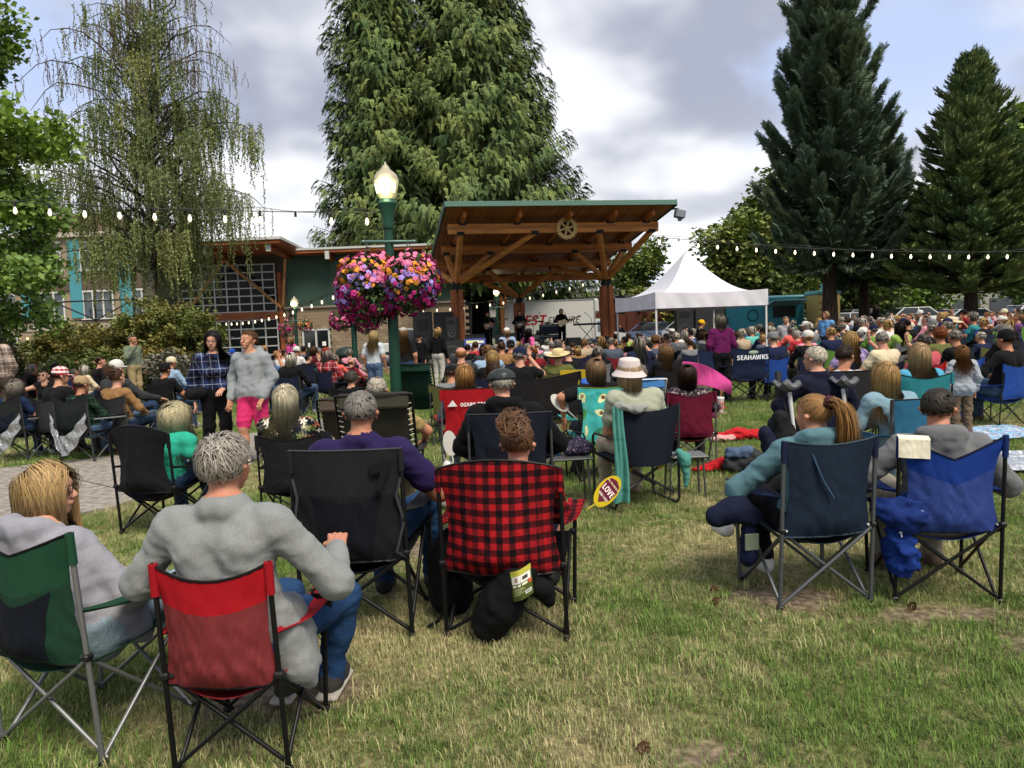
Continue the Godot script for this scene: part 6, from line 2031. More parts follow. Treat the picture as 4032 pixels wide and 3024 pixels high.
func avocado_img() -> Image:
	var im := Image.create(256, 256, false, Image.FORMAT_RGB8)
	im.fill(Color("#3fa6a4"))
	rng.seed = 6
	for gy in 4:
		for gx in 4:
			var c := Vector2(gx * 64 + 32 + rng.randf_range(-9, 9), gy * 64 + 32 + rng.randf_range(-9, 9))
			var a := rng.randf() * TAU
			var kind := (gx + gy * 3) % 4
			for dy in range(-30, 31):
				for dx in range(-30, 31):
					var q := Vector2(dx, dy).rotated(a)
					var w := 15.0 - 5.0 * clampf(q.y / 24.0, -1, 1)
					var e := pow(q.x / w, 2) + pow(q.y / 24.0, 2)
					var col = null
					if kind == 2:
						e = pow(q.x / 8.0, 2) + pow((q.y) / 22.0, 2) + pow(q.x * .0 + maxf(0, -q.x) / 6.0, 2)
						if e < 1: col = Color("#d9dfae")
						elif e < 1.3: col = Color("#5d8f4a")
					elif e < 1.0:
						col = Color("#33784a") if kind == 3 else Color("#dfe3b0")
						if kind != 3:
							if e > .8: col = Color("#58913f")
							if Vector2(q.x, q.y + 7).length() < 8.5: col = Color("#7a4522")
						elif q.x < -2: col = Color("#4f9a55")
					if col != null: im.set_pixel(posmod(int(c.x) + dx, 256), posmod(int(c.y) + dy, 256), col)
	return im

# ---------------------------------------------------------------- small belongings
func sack(t: Node3D, called: String, pts: Array, rs: Array, m: Material, cell := .018, fold := .010) -> void:
	var b := []
	for k in pts.size() - 1: b.append([pts[k], pts[k + 1], rs[k], rs[k + 1], 1])
	var g: Geo = blend_mesh(b, cell, 60.0, fold)[1]
	gp(t, called, g, m)

func tumbler(label: String, at: Vector3, col: String, straw: String, h := .2, r := .045) -> Node3D:
	var t := thing("drink_cup", label, "cup", at)
	var g := Geo.new(); g.lathe([Vector2(0, 0), Vector2(r * .75, 0), Vector2(r * .78, .01), Vector2(r, h)], 18); gp(t, "cup_body", g, paint(col, .4))
	var l := Geo.new(); l.lathe([Vector2(r * 1.05, h - .002), Vector2(r * 1.05, h + .014), Vector2(r * .8, h + .022), Vector2(0, h + .022)], 18); gp(t, "lid", l, paint("#d9dbdc", .35))
	gp(t, "straw", tubes([[Vector3(0, h, 0), Vector3(.02, h + .09, .01)]], .005, 6), paint(straw, .4))
	return t

func side_table(label: String, at: Vector3, turn: float, w: float, d: float, h: float, col: String) -> void:
	var t := thing("side_table", label, "table", at, turn)
	var g := Geo.new(); g.box(Vector3(0, h, 0), Vector3(w, .022, d), Basis(), .01); gp(t, "table_top", g, paint(col, .45))
	for s in [[-1, -1], [1, -1], [-1, 1], [1, 1]]:
		gp(t, "leg", tubes([[Vector3(s[0] * w * .42, 0.01, s[1] * d * .4), Vector3(s[0] * w * .38, h - .01, s[1] * d * .34)]], .011, 6), steel("#6b6e70"))
# ---------------------------------------------------------------- the people and chairs nearest the lens
func person(label: String, at: Vector3, turn: float, q: Dictionary, mats: Array, hair: String, hairc: String, o := {}) -> Node3D:
	var t := thing("person", label, "person", at, turn, o.get("group", ""))
	var bm := body_mesh(q, o.get("hi", true), o.get("cell", .0135))
	dress(t, bm, mats, hair, hairc, o.get("hat", ""), o.get("hatm"), o.get("hq", 2))
	if o.has("face"): face(t, bm.head, Color(hairc).darkened(.3), o.get("smile", false), o.get("glasses", false))
	elif o.get("glasses", false): spectacles(t, bm.head, o.get("dark", false))
	t.set_meta("head", bm.head)
	var h: Transform3D = bm.head
	t.remove_meta("head")
	if o.has("s"): t.scale = Vector3.ONE * o.s
	return t

func knit(c: String) -> StandardMaterial3D:
	return mat(Color(c), .92, {"tex": "cloth", "nrm": "knit_n", "ns": .45, "s": 26.0, "rim": .2, "spec": .2})
func denim(c: String) -> StandardMaterial3D:
	return mat(Color(c), .85, {"tex": "grain", "nrm": "folds_n", "ns": .4, "s": 8.0, "spec": .2})

func make_front_row() -> void:
	var blk := mat(Color("#17181a"), .4, {"metal": .4})
	# green chair and blonde woman
	quad_thing("green folding chair with black mesh back and silver legs", Vector3(-1.85, 0, -3.13), -.37, {"w": .58, "h": .94, "d": .48, "fab": canvas("#1d4632"), "panel": canvas("#0d1220", 50.0), "trim": canvas("#0b0d0c"), "tube": steel("#8b8e90"), "r": .011, "n": 26, "dip": .10, "vee": 1.1, "sag": .09, "cup": 1,
		"bands": [[0.0, .62, canvas("#1b3f2f"), "backrest"], [.62, 1.0, canvas("#1e4d36"), "top_band"]]})
	var p := person("blonde woman in spectacles and pale grey hoodie in the green chair", Vector3(-1.85, 0, -3.13), -.37, seated_pose({"fat": 1.08, "head": Vector3(-.22, 1.02, .0), "neck": Vector3(-.17, .885, .06), "chest": Vector3(-.09, .72, .13), "sh": .19, "hip": Vector3(.095, .45, .06), "turn": Vector3(.06, -1.0, 0), "hood": true,
		"elR": Vector3(.20, .60, -.02), "wrR": Vector3(.06, .58, -.24), "elL": Vector3(-.36, .62, .02), "wrL": Vector3(-.2, .58, -.2), "knR": Vector3(.10, .50, -.38), "anR": Vector3(.06, .14, -.52), "knL": Vector3(-.10, .50, -.40), "anL": Vector3(-.12, .10, -.60), "arm": 1.12, "extra": [[Vector3(.12, .52, .0), Vector3(.2, .42, -.06), .09, .05, 1]]}),
		[skin("#cf9a80"), mat(Color("#8e8f99"), .92, {"tex": "cloth", "nrm": "folds_n", "ns": .4, "s": 2.0, "rim": .3}), denim("#9fb6c4"), skin("#c98f74")], "long", "#b5986a", {"face": true, "glasses": true})
	var sandal := Geo.new()
	for a in [Vector3(.06, .02, -.60), Vector3(-.12, .02, -.68)]:
		sandal.box(a, Vector3(.095, .024, .26), Basis(), .012)
		sandal.tube([a + Vector3(-.045, .02, .02), a + Vector3(0, .07, -.06), a + Vector3(.045, .02, .02)], .009, 6)
	gp(p, "sandals", sandal, mat(Color("#6d4a33"), .7))
	# red chair and grey-haired man
	quad_thing("red folding chair with sheer red back and black legs", Vector3(-1.115, 0, -2.95), -.06, {"w": .445, "h": .83, "d": .46, "fab": canvas("#8f2029"), "trim": canvas("#120c0d"), "tube": blk, "r": .0105, "n": 26, "dip": .06, "vee": 2.0, "sag": .08, "armm": canvas("#a81c28"), "cut": .03,
		"bands": [[0.0, .70, mat(Color("#7d2a2e"), .7, {"nrm": "weave_n", "ns": .3, "s": 40.0, "tex": "fine"}), "backrest"], [.70, 1.0, canvas("#b3101f"), "top_band"]], "sleeve": canvas("#a81222"), "cup": 1})
	p = person("grey haired man in a pale grey fleece in the red chair", Vector3(-1.115, 0, -2.95), -.06, seated_pose({"fat": 1.06, "head": Vector3(-.005, 1.165, .10), "neck": Vector3(0, 1.02, .15), "chest": Vector3(0, .83, .17), "sh": .20, "arm": 1.08, "collar": true,
		"elL": Vector3(-.37, .72, .13), "wrL": Vector3(-.27, .60, -.10), "elR": Vector3(.40, .69, .08), "wrR": Vector3(.345, .765, -.12), "handR": Vector3(-.25, .2, -1), "knR": Vector3(.28, .47, -.38), "anR": Vector3(.20, .10, -.40), "knL": Vector3(.02, .47, -.38), "anL": Vector3(.0, .10, -.37), "turn": Vector3(.05, -.15, 0),
		"extra": [[Vector3(.17, .56, .12), Vector3(.235, .36, .08), .07, .06, 1], [Vector3(.235, .36, .08), Vector3(.26, .28, .06), .06, .03, 1], [Vector3(.17, .56, .0), Vector3(.25, .33, -.02), .06, .04, 1]]}),
		[skin("#c98a70"), mat(Color("#868a8b"), .93, {"tex": "cloth", "nrm": "folds_n", "ns": .4, "s": 1.7, "rim": .3, "spec": .15}), denim("#31517d"), mat(Color("#45433f"), .85, {"tex": "grain", "s": 6.0})], "fluffy", "#a9a59e", {"glasses": true})
	var soles := Geo.new()
	for a in [Vector3(.20, .018, -.44), Vector3(.0, .018, -.41)]: soles.box(a, Vector3(.105, .034, .30), Basis(), .014)
	gp(p, "shoe_soles", soles, mat(Color("#a39e94"), .8))
	# big padded black chair and man in purple polo
	var big := quad_thing("big padded charcoal chair with black mesh back and storage straps", Vector3(-.88, 0, -4.22), -.08, {"w": .61, "h": 1.04, "d": .52, "fab": canvas("#1c1e22"), "panel": canvas("#0c0f1a", 50.0), "trim": canvas("#43464b"), "tube": mat(Color("#1d1f21"), .4, {"metal": .5}), "r": .013, "n": 26, "dip": .0, "sag": .09, "seatsag": .13, "cut": .03,
		"bands": [[0.0, .6, canvas("#181a1f"), "backrest"], [.6, 1.0, canvas("#212327"), "headrest_pad"]], "hub": .41})
	p = person("man in a dark purple polo with short grey hair in the padded chair", Vector3(-.88, 0, -4.22), -.08, seated_pose({"fat": 1.22, "head": Vector3(.03, 1.215, .07), "neck": Vector3(.03, 1.07, .10), "chest": Vector3(.03, .88, .12), "sh": .22, "arm": 1.25, "sleeve": 1, "collar": true, "hip": Vector3(.1, .50, .06),
		"elR": Vector3(.44, .74, -.02), "wrR": Vector3(.34, .70, -.26), "elL": Vector3(-.36, .76, .0), "wrL": Vector3(-.25, .7, -.22), "knR": Vector3(.30, .62, -.40), "anR": Vector3(.28, .10, -.50), "knL": Vector3(-.02, .58, -.40), "anL": Vector3(-.02, .10, -.42), "turn": Vector3(.0, .12, 0)}),
		[skin("#bf8468"), cloth("#29214a", 2.0), denim("#2c4c74"), mat(Color("#202020"), .7)], "short", "#8f8d89", {})
	var strap := Geo.new()
	strap.bar(Vector3(.245, 1.0, .362), Vector3(.19, .84, .385), .036, .006, Vector3(0, 0, 1)); strap.bar(Vector3(.15, .95, .378), Vector3(.245, .97, .365), .05, .006, Vector3(0, 0, 1))
	gp(big, "carry_strap", strap, canvas("#101218"))
	for s in [-1.0, 1.0]: gp(big, "side_strap", tubes([[Vector3(s * .305, .93, .31), Vector3(s * .27, .80, .33), Vector3(s * .30, .66, .3), Vector3(s * .26, .50, .34), Vector3(s * .31, .44, .27)]], .009, 6), canvas("#43464b"))
	# plaid tub chair and woman with a messy bun
	var buff := cloth_print("buffalo", plaid_img(Color("#9c1a20"), Color("#0d0c10"), Color.BLACK, 32, true), 15.0)
	quad_thing("red and black buffalo plaid tub chair with black frame", Vector3(-.04, 0, -4.15), -.16, {"w": .66, "h": .92, "d": .54, "fab": buff, "trim": mat(Color("#131416"), .5), "tube": blk, "r": .0125, "n": 28, "dip": -.03, "round": .03, "vee": 2.0, "sag": .18, "cut": .05, "armm": buff, "hub": .40, "seatsag": .12, "seatm": canvas("#121215")})
	p = person("woman with a messy brown bun wrapped in red and black plaid", Vector3(-.04, 0, -4.15), -.16, seated_pose({"fat": 1.0, "head": Vector3(.07, 1.01, .05), "neck": Vector3(.07, .87, .10), "chest": Vector3(.04, .70, .16), "sh": .18, "arm": 1.0, "hood": true, "hip": Vector3(.095, .44, .08), "elR": Vector3(.28, .62, .0), "wrR": Vector3(.22, .6, -.22), "elL": Vector3(-.26, .64, .04), "wrL": Vector3(-.14, .6, -.2), "knR": Vector3(.18, .52, -.42), "anR": Vector3(.16, .09, -.58), "knL": Vector3(-.12, .52, -.40), "anL": Vector3(-.12, .09, -.5), "leg": 1, "boot": true}),
		[skin("#c98f78"), buff, denim("#35506f"), mat(Color("#19191b"), .7)], "bun", "#6b4c33", {})
	# teal chair and woman with a ponytail
	var nvy := quad_thing("navy folding chair with slate tubes holding the ponytailed woman", Vector3(1.72, 0, -4.4), .127, {"w": .555, "h": .97, "d": .52, "fab": canvas("#16263a"), "trim": canvas("#3a4c58"), "tube": steel("#6b7175"), "r": .0125, "n": 26, "dip": .03, "vee": 1.8, "sag": .09, "cut": .045, "armm": canvas("#1c2b52"), "sleeve": canvas("#1b2342"), "seatm": canvas("#1a2c36")})
	p = person("woman with a blonde ponytail in a teal jacket", Vector3(1.72, 0, -4.4), .127, seated_pose({"fat": 1.0, "head": Vector3(.04, 1.085, .07), "neck": Vector3(.02, .955, .11), "chest": Vector3(.01, .77, .15), "sh": .195, "arm": 1.12, "hood": true, "elL": Vector3(-.40, .65, -.02), "wrL": Vector3(-.26, .62, -.26), "elR": Vector3(.30, .66, .02), "wrR": Vector3(.2, .62, -.2), "knL": Vector3(-.12, .54, -.38), "anL": Vector3(-.10, .13, -.30), "knR": Vector3(.1, .56, -.38), "anR": Vector3(-.30, .34, -.44), "turn": Vector3(.05, .45, .08)}),
		[skin("#cf967c"), cloth("#557883", 1.8), cloth("#15161a"), mat(Color("#d2d2cf"), .6)], "pony", "#9b7648", {})
	gp(nvy, "drawcord", tubes([[Vector3(-.13, .95, .335), Vector3(-.11, .86, .36), Vector3(-.075, .76, .375), Vector3(-.02, .66, .385)]], .0065, 6), canvas("#35506b"))
	var sc := Geo.new()
	var hx := Transform3D(Basis.from_euler(Vector3(.05, .45, .08)), Vector3(.04, 1.085, .07))
	for k in 14:
		var a := TAU * k / 14
		sc.ball(hx * (Vector3(0, .084, .106) + Vector3(cos(a) * .03, sin(a) * .03, sin(a * 3) * .006)), Vector3(.015, .015, .016), 8, 6)
	gp(p, "scrunchie", sc, cloth("#4a2b30"))
	# blue chair and dark-haired man
	quad_thing("bright blue folding chair with black legs and a paper napkin", Vector3(2.49, 0, -4.39), -.17, {"w": .555, "h": .96, "d": .52, "fab": canvas("#16357f"), "trim": canvas("#0f1530"), "tube": blk, "r": .0115, "n": 28, "dip": .13, "vee": 1.05, "sag": .08, "cut": .06, "armm": canvas("#16357f"),
		"bands": [[0.0, .66, mat(Color("#26408a"), .72, {"nrm": "weave_n", "ns": .3, "s": 40.0, "tex": "fine"}), "backrest"], [.66, 1.0, canvas("#123a92"), "top_band"]], "sleeve": canvas("#14306f")})
	p = person("dark haired man in glasses and grey knit hoodie in the blue chair", Vector3(2.49, 0, -4.39), -.17, seated_pose({"fat": 1.1, "head": Vector3(.04, 1.085, .02), "neck": Vector3(.02, .945, .08), "chest": Vector3(.0, .76, .14), "sh": .21, "arm": 1.18, "hood": true, "elL": Vector3(-.40, .68, .06), "wrL": Vector3(-.42, .56, -.16), "elR": Vector3(.44, .62, -.02), "wrR": Vector3(.36, .60, -.26), "knL": Vector3(-.14, .54, -.38), "anL": Vector3(-.16, .1, -.40), "knR": Vector3(.14, .54, -.38), "anR": Vector3(.16, .1, -.40), "turn": Vector3(.05, -.55, 0)}),
		[skin("#c98c72"), knit("#73767a"), cloth("#8d8676"), mat(Color("#5a4a3e"), .8)], "short", "#3f3a35", {"glasses": true})
	var nk := thing("paper_napkin", "off white napkin draped over the blue chair corner", "napkin", Vector3(2.23, .84, -4.10), -.17)
	var ng := Geo.new()
	var nf := func(u: float, v: float) -> Vector3: return Vector3((u - .5) * .165, .02 + v * .125 - .012 * u, .028 + .006 * sin(u * 6) + (0.0 if v < .93 else -.03 * (v - .93) / .07))
	ng.sheet(nf, 10, 10, .003); gp(nk, "napkin_sheet", ng, mat(Color("#cfcab8"), .95, {"nrm": "folds_n", "ns": .3, "s": 4.0}))
	make_front_things()

func make_front_things() -> void:
	# love fan
	var f := thing("paddle_fan", "yellow oval paddle fan printed LOVE stuck in the plaid chair arm", "fan", Vector3(.545, .67, -4.36), .0)
	f.rotation = Vector3(-.1, .45, -.95)
	var g := Geo.new()
	var ov := PackedVector2Array()
	for k in 36: ov.append(Vector2(cos(TAU * k / 36) * .068, sin(TAU * k / 36) * .115))
	g.prism(ov, .004); gp(f, "paddle", g, paint("#d8bf1e", .45))
	var h := Geo.new()
	h.prism(PackedVector2Array([Vector2(.0, -.09), Vector2(.05, -.03), Vector2(.055, .04), Vector2(.04, .075), Vector2(0, .09), Vector2(-.04, .075), Vector2(-.055, .04), Vector2(-.05, -.03)]), .003, Transform3D(Basis(), Vector3(0, 0, .0022)))
	gp(f, "heart_print", h, mat(Color("#5b1230"), .6))
	for q in [["LOVE", .055, .004, "#ece0dc", true], ["ALL YOU NEED IS", .016, .052, "#d9cfa0", true], ["AND CARS", .022, -.044, "#d9cfc0", true]]:
		var m := part(f, "lettering", text_mesh(q[0], q[1], .001), mat(Color(q[3]), .6), Vector3(0, q[2], .005))
		m.scale = Vector3(.72 if q[0] == "LOVE" else .8, 1, 1)
	gp(f, "handle", tubes([[Vector3(0, -.11, 0), Vector3(0, -.16, -.03)]], .006, 6), paint("#d8c84c"))
	# black backpack and chair bag behind the plaid chair
	var bp := thing("backpack", "black backpack slumped against the plaid chair leg", "backpack", Vector3(-.40, 0, -4.22), .2)
	sack(bp, "pack_body", [Vector3(0, .13, 0), Vector3(.0, .34, -.02), Vector3(.02, .44, -.03)], [.125, .12, .07], canvas("#0e0f12"))
	sack(bp, "front_pocket", [Vector3(-.04, .14, .1), Vector3(.03, .22, .1)], [.06, .06], canvas("#121318"))
	gp(bp, "strap", tubes([[Vector3(.03, .45, .04), Vector3(-.03, .30, .13), Vector3(-.05, .12, .14), Vector3(-.09, .02, .1), Vector3(-.16, .012, .16)]], .01, 6), canvas("#16171c"))
	var cb := thing("chair_bag", "black drawstring chair bag with a green product label", "bag", Vector3(-.04, 0, -4.10), -.1)
	sack(cb, "bag_body", [Vector3(-.10, .10, .26), Vector3(-.03, .22, .28), Vector3(.06, .36, .30), Vector3(.12, .40, .28)], [.10, .11, .09, .05], canvas("#0d0e12"))
	sack(cb, "bag_flap", [Vector3(.10, .33, .28), Vector3(.19, .28, .24), Vector3(.22, .2, .22)], [.07, .05, .03], canvas("#0f1014"))
	var im := Image.create(64, 96, false, Image.FORMAT_RGB8)
	im.fill(Color("#4a5426"))
	im.fill_rect(Rect2i(0, 0, 64, 18), Color("#a7a43c")); im.fill_rect(Rect2i(3, 18, 58, 24), Color("#d9d9d4")); im.fill_rect(Rect2i(31, 18, 1, 24), Color("#8a8a84"))
	im.fill_rect(Rect2i(12, 22, 10, 14), Color("#9a8078")); im.fill_rect(Rect2i(37, 24, 16, 11), Color("#3c3f3c")); im.fill_rect(Rect2i(54, 43, 9, 11), Color("#c9502f"))
	for k in 3: im.fill_rect(Rect2i([5, 21, 35][k], 45, [12, 10, 16][k], 7), Color("#dfe2c8"))
	for k in 5: im.fill_rect(Rect2i(7, 57 + k * 5, [30, 36, 24, 38, 20][k], 2), Color("#b9c090"))
	im.fill_rect(Rect2i(42, 72, 18, 12), Color("#dcdcd8"))
	for k in 7: im.fill_rect(Rect2i(44 + k * 2, 74, 1, 8), Color("#4a4a55"))
	TX.bag_label = tex(im)
	var lg := Geo.new()
	var lf := func(u: float, v: float) -> Vector3: return Vector3(.0 + .105 * (u - .5) + .012 * (1 - v) + .085, .285 + v * .155 + .045 * (u - .5), .425 - .05 * pow(absf(u - .45), 1.5) * 2.0 - .03 * v * v + .03 * v)
	lg.sheet(lf, 8, 8); gp(cb, "product_label", lg, mat(Color.WHITE, .5, {"tex": "bag_label", "uv": true}))
	# bags hung on the right-hand chairs
	var nb := thing("chair_bag", "navy chair bag tied under the teal jacket woman's armrest", "bag", Vector3(1.33, .20, -4.33), .1)
	sack(nb, "bag_knot", [Vector3(-.14, .30, -.02), Vector3(-.02, .34, 0), Vector3(.06, .29, .01)], [.06, .075, .055], canvas("#141d38"))
	sack(nb, "bag_body", [Vector3(.05, .24, 0), Vector3(.045, .04, .0)], [.04, .052], canvas("#162144"))
	var lb := Geo.new(); lb.box(Vector3(.045, .15, .052), Vector3(.085, .10, .012), Basis(), .004); gp(nb, "bag_label", lb, paint("#7d8b77", .5))
	var bb := thing("chair_bag", "royal blue chair bag with white letters between the two chairs", "bag", Vector3(2.19, .18, -4.18), .1)
	sack(bb, "bag_body", [Vector3(-.08, .36, .0), Vector3(.03, .34, .03), Vector3(.10, .38, .0)], [.06, .085, .06], canvas("#132f74"), .014, .03)
	sack(bb, "bag_tail", [Vector3(.0, .26, .0), Vector3(.01, .14, 0), Vector3(.03, .05, .0)], [.05, .07, .075], canvas("#16388a"), .014, .03)
	for q in [["O", .02, .33, -.3], ["F", .065, .36, -.4], ["T", -.03, .235, .2]]:
		var m := part(bb, "lettering", text_mesh(q[0], .045, .002), mat(Color("#cfd2d8"), .6), Vector3(q[1], q[2], .112 if q[0] != "T" else .075))
		m.rotation.z = q[3]
	# fir cones on the grass
	for q in [[1.19, -4.43], [1.15, -4.24], [-.98, -2.90], [.45, -2.75], [2.2, -4.05]]:
		var c := thing("fir_cone", "small brown fir cone lying on the grass", "cone", Vector3(q[0], .0, q[1]), q[0] * 9, "fallen fir cones")
		var cg := Geo.new()
		for k in 26:
			var a := k * 2.4
			var y := -.03 + k * .0024
			var r := .016 * sin(PI * (k + 2) / 30.0) + .004
			leaf(cg, Vector3(y, .018 + sin(a) * r * .6, cos(a) * r * .6), Basis(Vector3(0, -cos(a), sin(a)).normalized(), Vector3(.3, sin(a), cos(a)).normalized(), Vector3(-.5, sin(a), cos(a)).normalized()), .016, .016)
		gp(c, "scales", cg, mat(Color("#4d3423"), .9))

func make_second_row() -> void:
	var blk := mat(Color("#17181a"), .4, {"metal": .4})
	quad_thing("padded black moon chair beside the path", Vector3(-3.13, 0, -6.6), -.25, {"w": .60, "h": .88, "d": .54, "fab": canvas("#131318"), "trim": canvas("#2b2a33"), "tube": blk, "r": .012, "n": 24, "dip": -.06, "round": .02, "vee": 2.0, "sag": .16, "cut": .08, "seatsag": .13})
	person("woman with pale curly hair and turquoise top in the padded black chair", Vector3(-3.13, 0, -6.6), -.25, seated_pose({"head": Vector3(.10, .99, -.02), "neck": Vector3(.09, .86, .04), "chest": Vector3(.05, .70, .1), "hip": Vector3(.09, .44, .05), "turn": Vector3(.1, -.3, 0)}), [skin(), cloth("#2fa58c"), denim("#3d5878"), mat(Color("#c9c9c9"), .7)], "longcurly", "#d5cda9", {"hq": 2, "cell": .017})
	var fl := cloth_print("floral_dark", floral_img(Color("#15171f"), [Color("#d8cfae"), Color("#c98d5e"), Color("#b5663f"), Color("#6f7f4a"), Color("#e0dccb")], 26, 6, 14, 5), 3.2)
	quad_thing("dark folding chair holding the woman in the floral blouse", Vector3(-1.88, 0, -6.45), .0, {"w": .56, "h": .84, "d": .5, "fab": canvas("#1d1c20"), "tube": blk, "n": 20, "dip": .05})
	person("woman with long white blonde hair in a dark floral blouse", Vector3(-1.88, 0, -6.45), .0, seated_pose({"head": Vector3(-.08, 1.12, .08), "neck": Vector3(-.07, .98, .12), "chest": Vector3(-.04, .79, .15), "elR": Vector3(.30, .70, .02)}), [skin(), fl, cloth("#3b3430"), mat(Color("#222222"), .7)], "long", "#d9d2b8", {"cell": .017})
	var sling := canvas("#39372f", 60.0)
	lounger("brown sling lounger holding the balding man in khaki", Vector3(-1.20, 0, -6.75), .0, sling, .66, 1.14)
	person("balding man in a khaki shirt lying back in the brown lounger", Vector3(-1.20, 0, -6.75), .0, seated_pose({"fat": 1.15, "sleeve": 1, "hip": Vector3(.1, .48, .05), "chest": Vector3(0, .84, .17), "neck": Vector3(0, 1.03, .20), "head": Vector3(.0, 1.16, .19), "elR": Vector3(.40, .76, -.02), "wrR": Vector3(.34, .64, -.24)}), [skin("#c98b6c"), cloth("#a08c5c"), cloth("#7c7460"), mat(Color("#d6d6d2"), .7)], "thin", "#c5c0b4", {"cell": .017})
	lounger("brown sling lounger partly hidden behind the khaki man's lounger", Vector3(-1.72, 0, -7.9), .1, canvas("#4f463c", 60.0), .62, 1.02)
	quad_thing("dark navy folding chair with grey piping under the man in the flat cap", Vector3(-.03, 0, -5.75), .0, {"w": .62, "h": 1.03, "d": .52, "fab": canvas("#151b2b"), "trim": canvas("#3a3f45"), "tube": steel("#5c5f62"), "n": 22, "dip": .0, "sag": .08, "panel": canvas("#0e1220", 50.0)})
	person("man in a dark leather flat cap and black jacket", Vector3(-.03, 0, -5.75), .0, seated_pose({"fat": 1.2, "head": Vector3(-.05, 1.235, .07), "neck": Vector3(-.03, 1.09, .12), "chest": Vector3(0, .9, .15), "hip": Vector3(.1, .5, .08), "sh": .22, "arm": 1.25, "hood": true, "elR": Vector3(.38, .76, .0), "elL": Vector3(-.38, .76, .0), "turn": Vector3(.0, .2, 0)}), [skin("#cf967e"), cloth("#141416"), cloth("#1c1d22"), mat(Color("#222222"), .7)], "short", "#b9b5ac", {"hat": "flat", "hatm": mat(Color("#23282a"), .45, {"nrm": "folds_n", "ns": .3, "s": 5.0}), "cell": .017})
	# director chair with jacket
	var dt := thing("director_chair", "navy director chair on grey frame with a teal jacket over its corner", "folding chair", Vector3(1.12, 0, -6.85), .28)
	var gm := steel("#4d5052")
	for s in [-1.0, 1.0]:
		gp(dt, "side_frame", tubes([[Vector3(s * .31, .93, .30), Vector3(s * .31, .45, .27), Vector3(s * .31, .06, .27), Vector3(s * .31, .016, .22), Vector3(s * .31, .016, -.2), Vector3(s * .31, .06, -.25), Vector3(s * .31, .62, -.25), Vector3(s * .31, .65, -.2), Vector3(s * .31, .65, .28)]], .0135, 8), gm)
		gp(dt, "cross_brace", tubes([[Vector3(s * .31, .10, .20 - s * .02), Vector3(-s * .31, .46, .20 - s * .02)]], .012, 8), gm)
		gp(dt, "cross_brace", tubes([[Vector3(s * .31, .10, -.18 - s * .02), Vector3(-s * .31, .46, -.18 - s * .02)]], .012, 8), gm)
		var tp := Geo.new(); tp.tube([Vector3(s * .12 , .345, .205 + s * .02), Vector3(s * .2, .39, .205 + s * .02)], .016, 8); gp(dt, "yellow_sleeve", tp, paint("#c9b12a"))
	var bk := func(u: float, v: float) -> Vector3: return Vector3((2 * u - 1) * (.315 - .09 * (1 - v)), .40 + v * (.54 - .05 * sin(PI * u)), .27 + .03 * v + .10 * sin(PI * u) * (1.1 - .5 * v))
	var bg := Geo.new(); bg.sheet(bk, 20, 16, .006); gp(dt, "backrest", bg, canvas("#131a2a"))
	var sb := Geo.new(); sb.box(Vector3(0, .45, 0), Vector3(.58, .03, .46), Basis(), .012); gp(dt, "seat", sb, canvas("#131a2a"))
	var jk := thing("jacket", "teal jacket with a grey lining hanging on the director chair", "jacket", Vector3(1.12, 0, -6.85), .28)
	var jf := func(u: float, v: float) -> Vector3: return Vector3(-.30 + (u - .5) * lerpf(.15, .10, v) + .012 * sin(v * 5), lerpf(.10, .95, v), .345 + .022 * sin(u * 9 + v * 2) * (1.2 - v) + .012 * sin(u * 17))
	var jg := Geo.new(); jg.sheet(jf, 20, 24, .012); gp(jk, "jacket_body", jg, cloth("#4f9087"))
	sack(jk, "jacket_collar", [Vector3(-.30, .95, .33), Vector3(-.14, .92, .375), Vector3(-.06, .93, .38)], [.04, .03, .016], cloth("#8f9390"), .012)
	sack(jk, "jacket_sleeve", [Vector3(.27, .50, .35), Vector3(.33, .43, .36), Vector3(.33, .20, .36)], [.03, .045, .02], cloth("#4f9087"), .014)
	person("person in a pale speckled bucket hat and sage shirt", Vector3(1.12, 0, -6.85), .28, seated_pose({"fat": 1.1, "sleeve": 1, "head": Vector3(-.10, 1.22, .14), "neck": Vector3(-.07, 1.075, .17), "chest": Vector3(-.03, .88, .18), "hip": Vector3(.1, .52, .1), "sh": .21}), [skin("#cf9a80"), cloth("#a3a997"), cloth("#b9ae98"), mat(Color("#8a7c68"), .8)], "bob", "#c4ab86", {"hat": "bucket", "hatm": mat(Color("#cfc4c4"), .9, {"tex": "cloth", "s": 5.0}), "cell": .017})
	quad_thing("magenta folding chair with grey tubes", Vector3(2.03, 0, -8.5), -.12, {"w": .53, "h": .88, "d": .5, "fab": canvas("#6f1233"), "tube": steel("#7c8083"), "n": 20, "dip": .06, "vee": 1.1, "trim": canvas("#4f0d26"), "armm": canvas("#a12a5c")})
	var fl2 := cloth_print("floral_small", floral_img(Color("#26222b"), [Color("#c9b9b4"), Color("#a07a80"), Color("#d8cfc8")], 90, 2, 5, 9), 3.0)
	person("woman with a brown bob in a small print blouse in the magenta chair", Vector3(2.03, 0, -8.5), -.12, seated_pose({"head": Vector3(-.02, 1.06, .09), "neck": Vector3(-.02, .92, .12), "chest": Vector3(0, .75, .15), "fat": 1.1, "hip": Vector3(.1, .44, .08)}), [skin(), fl2, cloth("#333338"), mat(Color("#222222"), .7)], "bob", "#38251c", {"cell": .018})
	var avo := cloth_print("avocado", avocado_img(), 1.5, .8)
	quad_thing("teal folding chair printed with avocados", Vector3(.93, 0, -8.0), .2, {"w": .62, "h": 1.02, "d": .5, "fab": avo, "tube": blk, "n": 20, "dip": .02, "trim": canvas("#6f8f2c"), "sag": .05})
